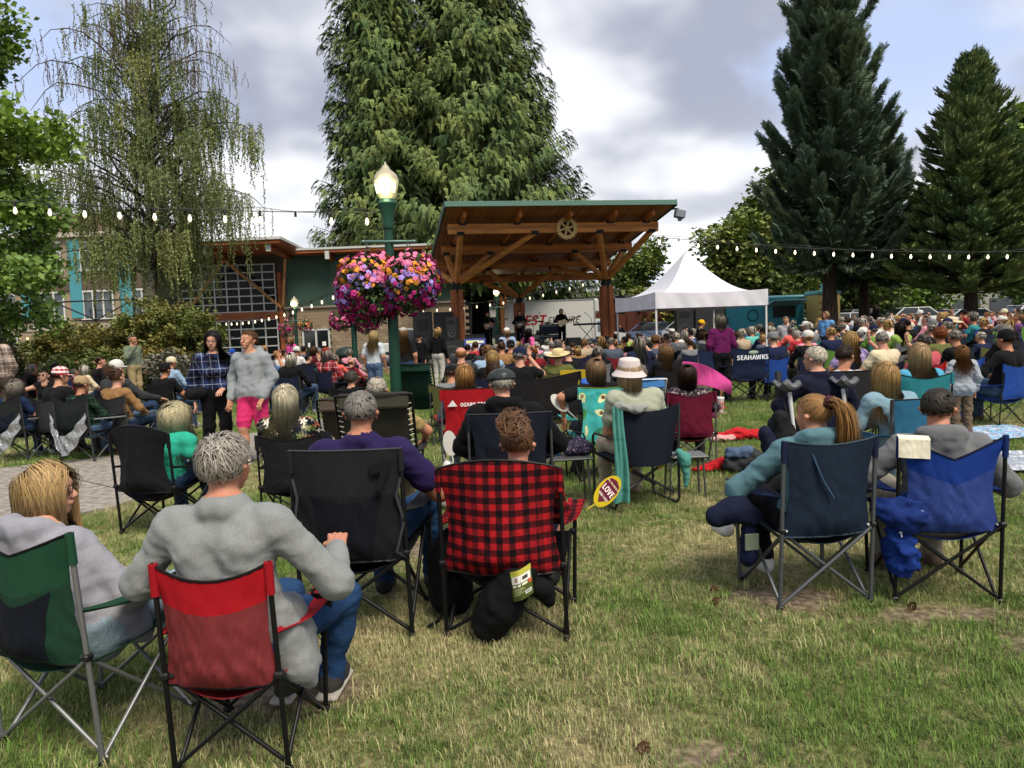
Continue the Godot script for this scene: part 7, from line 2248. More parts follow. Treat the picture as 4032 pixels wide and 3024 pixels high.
	person("woman with straight light brown hair in black in the avocado chair", Vector3(.93, 0, -8.0), .2, seated_pose({"sleeve": 1, "head": Vector3(-.04, 1.19, .06), "neck": Vector3(-.04, 1.05, .1), "chest": Vector3(-.02, .86, .14), "hip": Vector3(.1, .5, .08), "elL": Vector3(-.44, .92, .1), "wrL": Vector3(-.40, .72, .02)}), [skin("#c58a6c"), cloth("#19181b"), cloth("#2d2f38"), mat(Color("#222222"), .7)], "bob", "#8d7458", {"cell": .018})
	# upright walker and man with white hair
	person("white haired man in glasses and navy jacket beside the walker", Vector3(2.88, 0, -7.0), .25, seated_pose({"fat": 1.25, "sh": .22, "arm": 1.3, "collar": true, "hip": Vector3(.11, .58, .1), "chest": Vector3(.03, .92, .1), "neck": Vector3(.0, 1.12, .06), "head": Vector3(-.02, 1.265, .02), "elL": Vector3(-.35, .84, -.05), "elR": Vector3(.40, .78, .05), "wrR": Vector3(.28, .64, -.2), "knL": Vector3(-.2, .62, -.34), "knR": Vector3(.2, .62, -.34), "turn": Vector3(.05, .35, 0), "extra": [[Vector3(-.1, .5, .16), Vector3(.1, .5, .16), .13, .13, 1]]}), [skin("#cf9a84"), cloth("#191b2e", 1.8), cloth("#23252c"), mat(Color("#222222"), .7)], "short", "#d6d3c4", {"glasses": true, "cell": .016})
	var wk := thing("upright_walker", "black upright walker with padded forearm rests and white frame", "walker", Vector3(2.75, 0, -6.75), .25)
	for s in [-1.0, 1.0]:
		gp(wk, "frame_leg", tubes([[Vector3(s * .28, .08, .28), Vector3(s * .28, .62, .12), Vector3(s * .28, 1.0, .06)]], .018, 8), paint("#cfd2d4", .4))
		gp(wk, "frame_leg", tubes([[Vector3(s * .27, .08, -.32), Vector3(s * .27, .60, .05)]], .016, 8), paint("#26282b", .4))
		var ar := Geo.new()
		var af := func(u: float, v: float) -> Vector3: return Vector3(s * .30 + (u - .5) * .15, 1.04 + .045 * pow(absf(2 * u - 1), 2) + .02 * sin(v * 9), lerpf(.16, -.06, v))
		ar.sheet(af, 8, 8, .03); gp(wk, "forearm_rest", ar, mat(Color("#5d6064"), .6))
		var hg := Geo.new(); hg.tube([Vector3(s * .27, 1.05, -.12), Vector3(s * .25, 1.17, -.16)], [.026, .03], 10); hg.box(Vector3(s * .28, 1.0, -.08), Vector3(.06, .12, .08), Basis(), .015); gp(wk, "hand_grip", hg, mat(Color("#141517"), .6))
		gp(wk, "brake_cable", tubes([[Vector3(s * .26, 1.08, -.14), Vector3(s * .33, .9, .05), Vector3(s * .29, .55, .16)]], .004, 5), mat(Color("#101010"), .6))
		for z in [.28, -.32]:
			var w := Geo.new(); w.lathe([Vector2(.02, -.014), Vector2(.08, -.014), Vector2(.08, .014), Vector2(.02, .014)], 14, Transform3D(Basis(Vector3(0, 0, 1), PI / 2), Vector3(s * .275, .08, z))); gp(wk, "wheel", w, mat(Color("#17181a"), .8))
	sack(wk, "storage_bag", [Vector3(-.42, .78, .12), Vector3(-.36, .55, .08), Vector3(-.15, .42, .02)], [.07, .14, .10], canvas("#1b1c1f"), .02)
	sack(wk, "side_pouch", [Vector3(-.56, .66, .10), Vector3(-.50, .5, .10)], [.06, .08], canvas("#17203a"), .02)
	quad_thing("wide grey folding chair under the man in sunglasses and white shirt", Vector3(3.55, 0, -8.0), -.1, {"w": .62, "h": 1.08, "d": .5, "fab": canvas("#2b2b2d"), "tube": steel("#3b3d40"), "n": 18, "dip": .0, "sag": .05})
	person("dark haired man in sunglasses and a white shirt", Vector3(3.55, 0, -8.0), -.1, seated_pose({"sleeve": 1, "fat": 1.1, "hip": Vector3(.1, .5, .08), "chest": Vector3(0, .89, .13), "neck": Vector3(0, 1.08, .12), "head": Vector3(.04, 1.23, .08), "turn": Vector3(0, -.8, 0)}), [skin("#c08668"), cloth("#c9cbd0"), cloth("#333a48"), mat(Color("#222222"), .7)], "short", "#33241c", {"glasses": true, "dark": true, "cell": .018})
	quad_thing("light blue folding chair with a black logo tab", Vector3(3.42, 0, -6.55), .15, {"w": .56, "h": .93, "d": .52, "fab": canvas("#2f6f96"), "tube": steel("#55595c"), "n": 22, "dip": .0, "sag": .07, "trim": canvas("#2a2c30"), "sleeve": canvas("#3a3c3e")})
	person("woman with straight blonde hair in a pale blue cardigan", Vector3(3.42, 0, -6.55), .15, seated_pose({"head": Vector3(-.13, 1.11, .02), "neck": Vector3(-.12, .98, .06), "chest": Vector3(-.08, .79, .12), "elL": Vector3(-.38, .70, .0), "wrL": Vector3(-.34, .66, -.26), "elR": Vector3(.2, .68, .0)}), [skin("#cf967c"), cloth("#7d9bab"), denim("#8fa6b8"), mat(Color("#b9b0a0"), .7)], "long", "#bf9c66", {"cell": .016})
	quad_thing("turquoise folding chair behind the pale blue cardigan", Vector3(4.4, 0, -8.1), -.1, {"w": .56, "h": 1.02, "d": .5, "fab": canvas("#2e8b98"), "tube": blk, "n": 18, "dip": .06, "trim": canvas("#141a1f")})
	person("woman with layered blonde hair in a blue top in the turquoise chair", Vector3(4.4, 0, -8.1), -.1, seated_pose({"hip": Vector3(.1, .5, .08), "chest": Vector3(0, .88, .13), "neck": Vector3(.02, 1.06, .11), "head": Vector3(.04, 1.205, .08)}), [skin(), cloth("#4f9fc0"), cloth("#333a48"), mat(Color("#222222"), .7)], "long", "#c2a67c", {"cell": .018})
	var pg := person("girl with long wavy auburn hair in a pale grey sweatshirt", Vector3(6.08, 0, -9.95), -.25, standing_pose({"fat": .95, "arm": 1.2, "sh": .17, "hood": false, "fold": .018, "extra": [[Vector3(-.08, .92, 0), Vector3(.08, .92, 0), .15, .15, 1]]}), [skin(), cloth("#9aa2ae", 1.6), cloth("#6b5a4a"), mat(Color("#444444"), .7)], "longcurly", "#8d5f37", {"cell": .018, "s": .70})

func make_couple() -> void:
	var pl := cloth_print("blue_plaid", plaid_img(Color("#232f55"), Color("#0e1018"), Color("#aab2c4"), 64), 5.0)
	var q := standing_pose({"sh": .175, "bust": .075, "elR": Vector3(-0, 0, 0)})
	q = standing_pose({"sh": .18, "bust": .07, "arm": 1.15, "elL": Vector3(-.27, 1.13, .06), "wrL": Vector3(-.08, 1.0, -.18), "elR": Vector3(.27, 1.12, .06), "wrR": Vector3(.26, .86, -.02), "knL": Vector3(-.09, .50, -.08), "anL": Vector3(-.08, .085, -.05), "knR": Vector3(.10, .50, .02), "anR": Vector3(.12, .1, .14), "turn": Vector3(.0, -.35, .0), "hip": Vector3(.09, .94, .0), "fat": 1.0})
	var w := person("walking woman with long black hair in a blue plaid shirt and black trousers", Vector3(-4.02, 0, -10.0), 3.66, q, [skin("#d2a08a"), pl, cloth("#131316"), mat(Color("#1a1a1c"), .7)], "long", "#16121a", {"face": true, "glasses": true, "cell": .015, "s": 1.035})
	var bag := thing("belt_bag", "small black bag at the plaid shirted woman's waist", "bag", Vector3(-4.07, .99, -9.84), 3.6)
	sack(bag, "pouch", [Vector3(.06, 0, 0), Vector3(.2, -.02, .05)], [.07, .075], canvas("#131316"), .018)
	q = standing_pose({"sh": .185, "arm": 1.2, "hood": true, "elL": Vector3(-.27, 1.14, .04), "wrL": Vector3(-.2, .90, -.1), "elR": Vector3(.29, 1.14, .06), "wrR": Vector3(.27, .89, -.06), "knL": Vector3(-.1, .50, .02), "anL": Vector3(-.1, .1, .18), "knR": Vector3(.1, .50, -.09), "anR": Vector3(.11, .085, -.06), "leg": 1, "boot": true, "turn": Vector3(.18, -.25, .05), "extra": [[Vector3(-.09, .97, 0), Vector3(.09, .97, 0), .13, .13, 1]]})
	person("smiling young man in a grey hoodie and hot pink shorts", Vector3(-3.38, 0, -9.6), 2.94, q, [skin("#d0977a"), cloth("#8d9398", 1.8), cloth("#d0346f"), mat(Color("#cfcac0"), .7)], "wavy", "#6b4a30", {"face": true, "smile": true, "cell": .015, "s": 1.03})

# ---------------------------------------------------------------- band and equipment
func cab(label: String, at: Vector3, turn: float, w: float, h: float, d: float, kind: String, group := "stage loudspeakers") -> void:
	var t := thing("loudspeaker", label, "loudspeaker", at, turn, group)
	var g := Geo.new(); g.box(Vector3(0, h * .5, 0), Vector3(w, h, d), Basis(), .02); gp(t, "cabinet", g, mat(Color("#17181b"), .75, {"tex": "fine", "s": 5.0}))
	var gr := Geo.new(); gr.box(Vector3(0, h * .5, d * .5 + .004), Vector3(w * .9, h * .93, .012)); gp(t, "grille", gr, mat(Color("#26282c"), .7, {"tex": "fine", "s": 12.0}))
	var cone := [[.30, .36]] if kind == "two" else ([[.5, .44]] if kind == "sub" else ([] if kind == "plain" else [[.27, .38], [.72, .3]]))
	for c in cone:
		var cg := Geo.new()
		var r: float = minf(w, h) * c[1]
		cg.lathe([Vector2(r, .012), Vector2(r * .9, .02), Vector2(r * .82, .0), Vector2(r * .3, -.03), Vector2(r * .28, .0), Vector2(0, .012)], 22, Transform3D(Basis(Vector3.RIGHT, PI / 2), Vector3(0, h * c[0], d * .5 + .012)))
		gp(t, "speaker_cone", cg, mat(Color("#3a3c40"), .6))
	if kind == "two":
		var hn := Geo.new(); hn.box(Vector3(0, h * .78, d * .5 + .012), Vector3(w * .6, h * .2, .012), Basis(), .005); gp(t, "horn", hn, mat(Color("#0c0d0f"), .5))

func mic_stand(at: Vector3, h := 1.5, boom := 0.0) -> void:
	var t := thing("microphone_stand", "black microphone stand on the stage deck" if boom == 0.0 else "boom microphone stand beside the drums", "microphone stand", at, 0.0, "microphone stands")
	var g := Geo.new(); g.lathe([Vector2(.13, 0), Vector2(.13, .02), Vector2(.02, .03)], 14); gp(t, "base", g, mat(Color("#141416"), .6))
	gp(t, "pole", tubes([[Vector3(0, .02, 0), Vector3(0, h, 0)] if boom == 0.0 else [Vector3(0, .02, 0), Vector3(0, h, 0), Vector3(boom, h + .3, .1)]], .012, 6), steel("#4d5054"))
	gp(t, "microphone", tubes([[Vector3(boom, h + (0.0 if boom == 0.0 else .3), .0), Vector3(boom, h + .02 + (0.0 if boom == 0.0 else .3), -.14)]], .024, 8), mat(Color("#1c1d20"), .4))

func guitar(label: String, at: Vector3, turn: float, col: String, bass := false) -> void:
	var t := thing("electric_guitar", label, "guitar", at, turn)
	var tilt := Basis(Vector3(0, 0, 1), .32)
	var g := Geo.new()
	var ol := PackedVector2Array()
	for k in 32:
		var a := TAU * k / 32
		var r := .17 + .035 * cos(2 * a) - .018 * cos(4 * a) + (.012 * cos(3 * a))
		ol.append(Vector2(cos(a) * r * 1.15, sin(a) * r))
	g.prism(ol, .06, Transform3D(tilt, Vector3.ZERO)); gp(t, "body", g, mat(Color(col), .25, {"coat": .7}))
	var n := Geo.new(); n.box(tilt * Vector3(.52, .0, .02), Vector3(.72 if bass else .62, .05, .025), tilt); n.box(tilt * Vector3(.93 if bass else .86, .005, .02), Vector3(.16, .085, .02), tilt); gp(t, "neck", n, timber("#9b7a52", 2.0))
	var b := Geo.new(); b.box(tilt * Vector3(-.02, 0, .034), Vector3(.2, .08, .01), tilt); gp(t, "pickguard", b, paint("#d2cdbd"))

func make_stage() -> void:
	var Y := .86
	var suit := cloth("#101114")
	var sp := func(l: Vector3, r: Vector3, e := {}) -> Dictionary:
		var q := {"wrL": l, "wrR": r, "elL": Vector3(-.30, 1.16, -.02), "elR": Vector3(.32, 1.14, .04), "collar": true}
		q.merge(e, true)
		return standing_pose(q)
	var bm := body_cached("player", sp.call(Vector3(-.46, 1.20, -.24), Vector3(.10, 1.05, -.22)), true, .02)
	var pos := [[-1.03, -35.5, 3.0], [.49, -35.3, 3.2], [2.48, -35.5, 3.3]]
	var lab := ["bass player in a black suit and mop top hair", "guitarist in a black suit with a dark guitar behind the microphone", "guitarist in a black suit with a cream guitar by the keyboard"]
	for k in 3:
		var t := thing("person", lab[k], "person", Vector3(pos[k][0], Y, pos[k][1]), pos[k][2], "band on the stage")
		dress(t, bm, [skin("#cf9a80"), suit, suit, mat(Color("#0c0c0d"), .4)], "bob", "#1a130f", "", null, 0)
		var v := Geo.new(); v.prism(PackedVector2Array([Vector2(-.045, 1.46), Vector2(.045, 1.46), Vector2(0, 1.24)]), .01, Transform3D(Basis(Vector3.RIGHT, .12), Vector3(0, -.16, -.17 - .0))); gp(t, "shirt_front", v, paint("#d8d8d6"))
		var tie := Geo.new(); tie.box(Vector3(0, 1.20, -.155), Vector3(.03, .2, .008), Basis(Vector3.RIGHT, .12)); gp(t, "tie", tie, suit)
		guitar(["brown violin bass held by the bass player", "dark sunburst guitar held by the middle guitarist", "cream guitar held by the keyboard side guitarist"][k], Vector3(pos[k][0] + .02, Y + 1.06, pos[k][1] + .27), .1 if k < 2 else .1, ["#7a4520", "#1d1410", "#c9b48c"][k], k == 0)
		mic_stand(Vector3(pos[k][0] + [.08, .12, .15][k], Y, pos[k][1] + .62))
	mic_stand(Vector3(1.15, Y, -36.4), 1.3, .35); mic_stand(Vector3(3.95, Y, -35.7), 1.2, -.3)
	# drum kit
	var d := thing("drum_kit", "drum kit with cymbals at the back of the stage", "drum kit", Vector3(1.25, Y, -38.0))
	var sh := mat(Color("#3c4658"), .3, {"coat": .5})
	for q in [[0.0, .28, .0, .28, .4, true], [-.28, .62, .05, .15, .2, false], [.22, .62, .05, .15, .2, false], [.6, .3, -.2, .2, .4, false], [-.62, .5, -.1, .17, .14, false]]:
		var g := Geo.new()
		var xf := Transform3D(Basis(Vector3.RIGHT, PI / 2) if q[5] else Basis(Vector3.RIGHT, .3), Vector3(q[0], q[1], q[2]))
		g.lathe([Vector2(0, -q[4] * .5), Vector2(q[3], -q[4] * .5), Vector2(q[3], q[4] * .5), Vector2(0, q[4] * .5)], 20, xf); var dm := gp(d, "drum", g, sh)
		var hd := Geo.new(); hd.lathe([Vector2(0, q[4] * .5 + .004), Vector2(q[3] * .95, q[4] * .5 + .004)], 20, xf); gp(dm, "drum_head", hd, paint("#cfcdc6"))
	for q in [[-.75, 1.05, -.1, .22], [.7, 1.1, -.1, .24], [.35, 1.2, -.3, .2]]:
		var g := Geo.new(); g.lathe([Vector2(0, .03), Vector2(.04, .02), Vector2(q[3], 0)], 20, Transform3D(Basis(Vector3.RIGHT, .25), Vector3(q[0], q[1], q[2]))); var cy := gp(d, "cymbal", g, mat(Color("#b49a55"), .25, {"metal": .9}))
		gp(cy, "stand", tubes([[Vector3(q[0], 0, q[2]), Vector3(q[0], q[1], q[2])]], .012, 6), steel())
	for q in [[2.0, -37.2, "guitar amplifier stacked under another by the drums", 0.0], [2.0, -37.2, "guitar amplifier on top of another by the drums", .52]]:
		var t := thing("amplifier", q[2], "amplifier", Vector3(q[0], Y + q[3], q[1])); t.position.y = Y + q[3]
		var g := Geo.new(); g.box(Vector3(0, .26, 0), Vector3(1.05, .5, .35), Basis(), .02); gp(t, "cabinet", g, mat(Color("#15171b"), .7))
		var g2 := Geo.new(); g2.box(Vector3(0, .22, .18), Vector3(.95, .32, .01)); gp(t, "grille", g2, mat(Color("#2b3444"), .8, {"tex": "fine", "s": 14.0}))
		var g3 := Geo.new(); g3.box(Vector3(0, .43, .18), Vector3(.95, .07, .01)); gp(t, "control_panel", g3, steel("#6a7078"))
	for q in [[.0, -38.4, "grey backdrop riser panel behind the drums", 1.6], [-2.4, -38.6, "grey riser panel beside the loudspeaker side stage post", 2.2]]:
		var t := thing("stage_riser", q[2], "riser", Vector3(q[0], Y, q[1])); t.position.y = Y
		var g := Geo.new(); g.box(Vector3(0, .33, 0), Vector3(q[3], .66, .3), Basis(), .01); gp(t, "panel", g, paint("#6d7272", .7))
		var g2 := Geo.new(); g2.box(Vector3(0, .62, .155), Vector3(q[3], .05, .02)); gp(t, "edge_trim", g2, paint("#4c5050"))
	var k := thing("keyboard", "electronic keyboard on a crossed stand", "keyboard", Vector3(3.65, Y, -35.2), .1)
	k.position.y = Y
	var kg := Geo.new(); kg.box(Vector3(0, .95, 0), Vector3(1.25, .09, .32), Basis(), .015); gp(k, "keyboard_body", kg, mat(Color("#1a1c20"), .5))
	var kk := Geo.new(); kk.box(Vector3(0, .997, .06), Vector3(1.1, .012, .14)); gp(k, "keys", kk, paint("#d2d0c8", .4))
	gp(k, "stand_leg", tubes([[Vector3(-.4, .01, .1), Vector3(.35, .9, .05)]], .018, 8), mat(Color("#141416"), .5)); gp(k, "stand_leg", tubes([[Vector3(.4, .01, -.05), Vector3(-.35, .9, -.05)]], .018, 8), mat(Color("#141416"), .5))
	for q in [[2.9, -34.0, .2], [4.3, -34.1, -.4], [1.2, -33.6, .0]]:
		var t := thing("floor_monitor", "black wedge monitor speaker at the stage edge", "loudspeaker", Vector3(q[0], Y, q[1]), q[2], "wedge monitors on the stage edge"); t.position.y = Y
		var g := Geo.new(); g.prism(PackedVector2Array([Vector2(-.25, 0), Vector2(.25, 0), Vector2(.12, .36), Vector2(-.2, .36)]), .6, Transform3D(Basis(Vector3.UP, PI / 2), Vector3.ZERO)); gp(t, "cabinet", g, mat(Color("#141518"), .8))
		var g2 := Geo.new(); g2.box(Vector3(.12, .2, .16), Vector3(.14, .12, .02)); gp(t, "connector_plate", g2, paint("#a9abac"))
	# main loudspeakers beside the stage
	cab("tall two way loudspeaker beside the stage post near the pickup truck", Vector3(-3.9, 0, -33.3), .1, .85, 2.62, .7, "two")
	cab("tall plain black cabinet next to the two way loudspeaker", Vector3(-2.98, 0, -33.4), .1, .85, 2.58, .7, "plain")
	cab("narrow loudspeaker standing on the bass bin", Vector3(-2.42, 1.35, -31.4), -.15, .46, .95, .42, "two")
	cab("wide bass bin with one large cone in front of the stage", Vector3(-2.45, 0, -31.2), .05, 1.05, 1.33, .7, "sub")
	cab("large two way loudspeaker by the canopy tent", Vector3(7.75, .9, -33), -.1, .78, 1.48, .7, "two")
	cab("plain black cabinet by the canopy tent", Vector3(8.65, .9, -33.1), -.1, .85, 1.52, .7, "plain")
	cab("line loudspeaker with two cones by the canopy tent", Vector3(9.35, .9, -33.1), -.2, .45, 1.5, .5, "line")
	cab("long bass bin carrying the tent side loudspeakers", Vector3(8.55, 0, -33), -.1, 2.4, .9, .8, "sub")
	cab("slim loudspeaker on the stage post by the tent", Vector3(5.1, 2.2, -34.0), -.2, .42, .85, .4, "plain")
	# poster board
	var im := Image.create(96, 80, false, Image.FORMAT_RGB8)
	im.fill(Color("#3c479a")); rng.seed = 2
	im.fill_rect(Rect2i(8, 6, 60, 14), Color("#c9cf9a")); im.fill_rect(Rect2i(60, 8, 30, 12), Color("#ced3b8")); im.fill_rect(Rect2i(10, 22, 36, 16), Color("#b9bfdc")); im.fill_rect(Rect2i(16, 40, 46, 36), Color("#7d7f9c"))
	for q in 60: im.fill_rect(Rect2i(rng.randi_range(14, 60), rng.randi_range(40, 72), 5, 5), [Color("#b98a94"), Color("#2b2f55"), Color("#8fb0d0"), Color("#d8c7b0"), Color("#a0a8c8")][q % 5])
	im.fill_rect(Rect2i(64, 26, 10, 22), Color("#cfd4ea")); im.fill_rect(Rect2i(70, 52, 20, 20), Color("#b06a78"))
	TX.poster = tex(im)
	var po := thing("poster_board", "blue collage poster leaning in front of the stage", "poster", Vector3(-1.45, 0, -30.2), .05)
	var pg := Geo.new(); pg.quad(Vector3(-.42, .68, .02), Vector3(.42, .68, .02), Vector3(.42, 1.36, -.02), Vector3(-.42, 1.36, -.02)); gp(po, "print", pg, mat(Color.WHITE, .7, {"tex": "poster", "uv": true}))
	var pb := Geo.new(); pb.bar(Vector3(0, .66, -.005), Vector3(0, 1.38, -.045), .88, .03, Vector3(0, 0, 1)); gp(po, "board", pb, paint("#50558a"))
	for s in [-1.0, 1.0]: gp(po, "leg", tubes([[Vector3(s * .35, .0, .06), Vector3(s * .3, .9, -.03)]], .015, 6), timber("#8a6a44"))
	gp(po, "leg", tubes([[Vector3(0, 0, -.5), Vector3(0, .95, -.06)]], .015, 6), timber("#8a6a44"))

func make_standing() -> void:
	var A := standing_pose({})
	var Bp := standing_pose({"elR": Vector3(.30, 1.18, -.1), "wrR": Vector3(.16, 1.42, -.26), "handR": Vector3(0, 1, -.2)})
	var Sh := standing_pose({"sleeve": 1})
	var list := [
		["standing woman with grey bob in a plum sweater", Vector3(4.35, 0, -15.3), .1, A, "#5b1a4c", "#1b1b20", "bob", "#7d756c", "", "", 1.05],
		["standing woman with white hair in a grey patterned top", Vector3(8.19, 0, -22), 3.0, Sh, "#9a9aa2", "#333944", "short", "#cfccc4", "", "", .95],
		["standing woman with tied blonde hair in a sky blue shirt", Vector3(9.39, 0, -22), 2.2, Sh, "#5f93c8", "#2d3440", "bob", "#a88a62", "", "", .97],
		["standing woman with dark hair in a black coat among the rows before the fir", Vector3(12.85, 0, -26), -1.2, A, "#141418", "#17171a", "long", "#2b2019", "", "", .94],
		["standing person in a yellow cap near the tent side loudspeakers", Vector3(6.19, 0, -24), -1.4, Sh, "#17181a", "#22252c", "short", "#33241c", "cap", "#d8a818", 1.0],
		["standing woman with long blonde hair in a white and blue jersey", Vector3(-3.25, 0, -17.6), -.3, Sh, "#b9c4cc", "#51698a", "long", "#d2b67e", "", "", 1.02],
		["standing man in a black T-shirt and jeans behind the lamp post", Vector3(-2.45, 0, -17.0), -.1, Sh, "#1b1c1e", "#2a3d5e", "long", "#8a6a48", "cap", "#a8a49a", 1.04],
		["standing woman with short blonde hair in a black cardigan and white trousers", Vector3(-2.15, 0, -22), -.5, A, "#121214", "#bdbab4", "bob", "#bd9c68", "", "", 1.06],
		["standing woman in a hot pink sweatshirt near the hall doors", Vector3(-8.0, 0, -27), 2.6, A, "#d0509a", "#2a2c34", "long", "#a8875c", "", "", 1.0],
		["standing man in a grey green shirt holding up a camera", Vector3(-10.4, 0, -20.4), -1.9, Bp, "#6f7a68", "#a3926e", "short", "#96918a", "", "", 1.12],
		["standing person in a white cap and pale blue shirt at the stage edge", Vector3(-.1, 0, -23), .1, Sh, "#93a6c4", "#39404c", "bob", "#b99a70", "cap", "#d8d8d6", 1.0],
		["standing woman with black hair in a pink shirt at the stage edge", Vector3(.57, 0, -23), -.9, Sh, "#d8629c", "#22242a", "long", "#17120f", "", "", .98],
		["man in a pale check shirt walking past the crowd by the dark shrub", Vector3(-8.75, 0, -12.5), 1.2, A, "#8d7f78", "#4a4038", "short", "#5c4a3c", "", "", 1.2],
		["standing sound operator in black with a cap beside the loudspeakers", Vector3(-2.95, 0, -24), 2.8, A, "#121316", "#17181c", "short", "#33241c", "cap", "#15151a", .95],
		["standing man in a high visibility vest by the parked cars", Vector3(9.0, 0, -38), 2.0, A, "#a8c83a", "#1d2026", "short", "#33241c", "cap", "#1d2a22", 1.0],
		["standing woman in dark clothes by the brick wall", Vector3(6.3, 0, -48), 2.8, A, "#15161a", "#1b1c22", "bun", "#241a15", "", "", 1.0],
		["standing woman with a raised arm by the brick wall", Vector3(7.2, 0, -48.3), 2.9, Bp, "#1c1d22", "#1b1c22", "long", "#241a15", "", "", 1.0]]
	var check := cloth_print("pale_check", plaid_img(Color("#b3a096"), Color("#4a3f3a"), Color("#cfc4ba"), 48), 5.0)
	for q in list:
		var key := "st" + str(q[3].hash())
		var t := thing("person", q[0], "person", q[1], q[2])
		var m: Material = cloth(q[4])
		if q[0].contains("check shirt"): m = check
		var far: float = -q[1].z
		dress(t, body_cached(key, q[3], true, .018), [skin("#c58f74"), m, cloth(q[5]), mat(Color("#222224"), .8)], q[6], q[7], q[8], cloth(q[9]) if q[9] != "" else null, 1 if far < 19 else 0)
		t.scale = Vector3.ONE * q[10]

# ---------------------------------------------------------------- other belongings and mid-field chairs
func make_belongings() -> void:
	side_table("small grey folding table between the flat cap man and the avocado chair", Vector3(.50, 0, -6.85), .1, .42, .34, .45, "#4c4f50")
	tumbler("blue insulated tumbler with a straw on the grey table", Vector3(.40, .462, -6.9), "#1f5596", "#3a7ac0", .20, .046)
	var pu := thing("handbag", "dark purple floral handbag on the grey table", "handbag", Vector3(.58, .462, -6.86), .2)
	var prn := cloth_print("floral_purple", floral_img(Color("#2a2638"), [Color("#8d86a8"), Color("#6a5f80"), Color("#b0a8b8")], 50, 3, 6, 21), 5.0)
	sack(pu, "bag_body", [Vector3(-.06, .07, 0), Vector3(.06, .07, 0), Vector3(.02, .13, 0)], [.07, .07, .045], prn, .014)
	gp(pu, "strap", tubes([[Vector3(-.09, .12, 0), Vector3(-.03, .23, .02), Vector3(.07, .2, 0), Vector3(.1, .11, 0)]], .008, 6), canvas("#23252b"))
	side_table("small grey plastic side table by the magenta chair", Vector3(1.62, 0, -7.0), .0, .40, .30, .40, "#6f7275")
	tumbler("lavender tumbler on the plastic side table", Vector3(1.46, .412, -6.98), "#b3a4c4", "#d0cbd8", .24, .045)
	var gc := tumbler("white paper soda cup with red lettering on the magenta armrest", Vector3(2.40, .60, -8.52), "#d9cdc8", "#d8622f", .17, .048)
	for q in [["BIG", .115], ["GULP", .07]]: part(gc, "lettering", text_mesh(q[0], .045, .002), mat(Color("#c0392b"), .6), Vector3(0, q[1], .0445))
	var cbag := thing("cooler_bag", "slate blue and grey cooler bag on the grass", "bag", Vector3(2.50, 0, -8.0), -.3)
	sack(cbag, "bag_body", [Vector3(-.12, .11, 0), Vector3(.14, .10, 0), Vector3(.1, .16, 0)], [.10, .10, .09], canvas("#3b3f42"), .02, .03)
	sack(cbag, "bag_lid", [Vector3(-.12, .21, .02), Vector3(.04, .22, .02)], [.07, .065], canvas("#5b7394"), .02, .03)
	var rb := thing("red_bag", "flat red cloth bag lying by the cooler bag", "bag", Vector3(2.18, 0, -8.15), .3)
	rb.scale = Vector3(1.0, .7, 1.0)
	sack(rb, "bag_body", [Vector3(-.18, .05, 0), Vector3(.1, .08, 0), Vector3(.16, .14, 0)], [.04, .07, .05], cloth("#b0202a"), .02, .03)
	var rs := thing("jacket", "red jacket heaped on the grass behind the cooler bag", "jacket", Vector3(3.2, 0, -10.3), .0)
	rs.scale = Vector3(1.0, .65, 1.0)
	sack(rs, "jacket_body", [Vector3(-.3, .08, .0), Vector3(-.05, .12, 0), Vector3(.2, .1, .05), Vector3(.32, .07, .1)], [.07, .12, .10, .06], cloth("#b3242c"), .022, .03)
	sack(rs, "jacket_lining", [Vector3(-.42, .06, .08), Vector3(-.2, .08, .12)], [.06, .06], cloth("#c99a9a"), .022, .03)
	var wb := thing("plastic_bag", "white plastic carrier bag on the grass beside the lounger", "bag", Vector3(-.62, 0, -6.9), .0)
	sack(wb, "bag_body", [Vector3(0, .13, 0), Vector3(.02, .28, 0), Vector3(-.02, .42, 0)], [.13, .11, .04], mat(Color("#cfcfca"), .5, {"nrm": "folds_n", "ns": .8, "s": 4.0}), .018)
	gp(wb, "handle", tubes([[Vector3(-.02, .42, 0), Vector3(-.05, .5, 0), Vector3(.0, .54, 0), Vector3(.04, .47, .01), Vector3(.03, .4, 0)]], .008, 6), mat(Color("#d4d4d0"), .5))
	var wf := thing("paddle_fan", "white oval paddle fan standing in the plastic bag", "fan", Vector3(-.60, .62, -6.86)); wf.rotation = Vector3(-.1, 0, .12)
	var ov := PackedVector2Array()
	for k in 30: ov.append(Vector2(cos(TAU * k / 30) * .065, sin(TAU * k / 30) * .12))
	var g := Geo.new(); g.prism(ov, .006); gp(wf, "paddle", g, paint("#d6d6d2", .5)); gp(wf, "handle", tubes([[Vector3(0, -.1, 0), Vector3(0, -.26, 0)]], .008, 6), paint("#cfcfca"))
	var wf2 := thing("paddle_fan", "white oval paddle fan beside the avocado chair", "fan", Vector3(.50, .86, -7.85)); wf2.rotation = Vector3(-.2, .2, .75)
	var g9 := Geo.new(); g9.prism(ov, .006); gp(wf2, "paddle", g9, paint("#d6d6d2", .5)); gp(wf2, "handle", tubes([[Vector3(0, -.1, 0), Vector3(0, -.26, 0)]], .008, 6), paint("#cfcfca"))
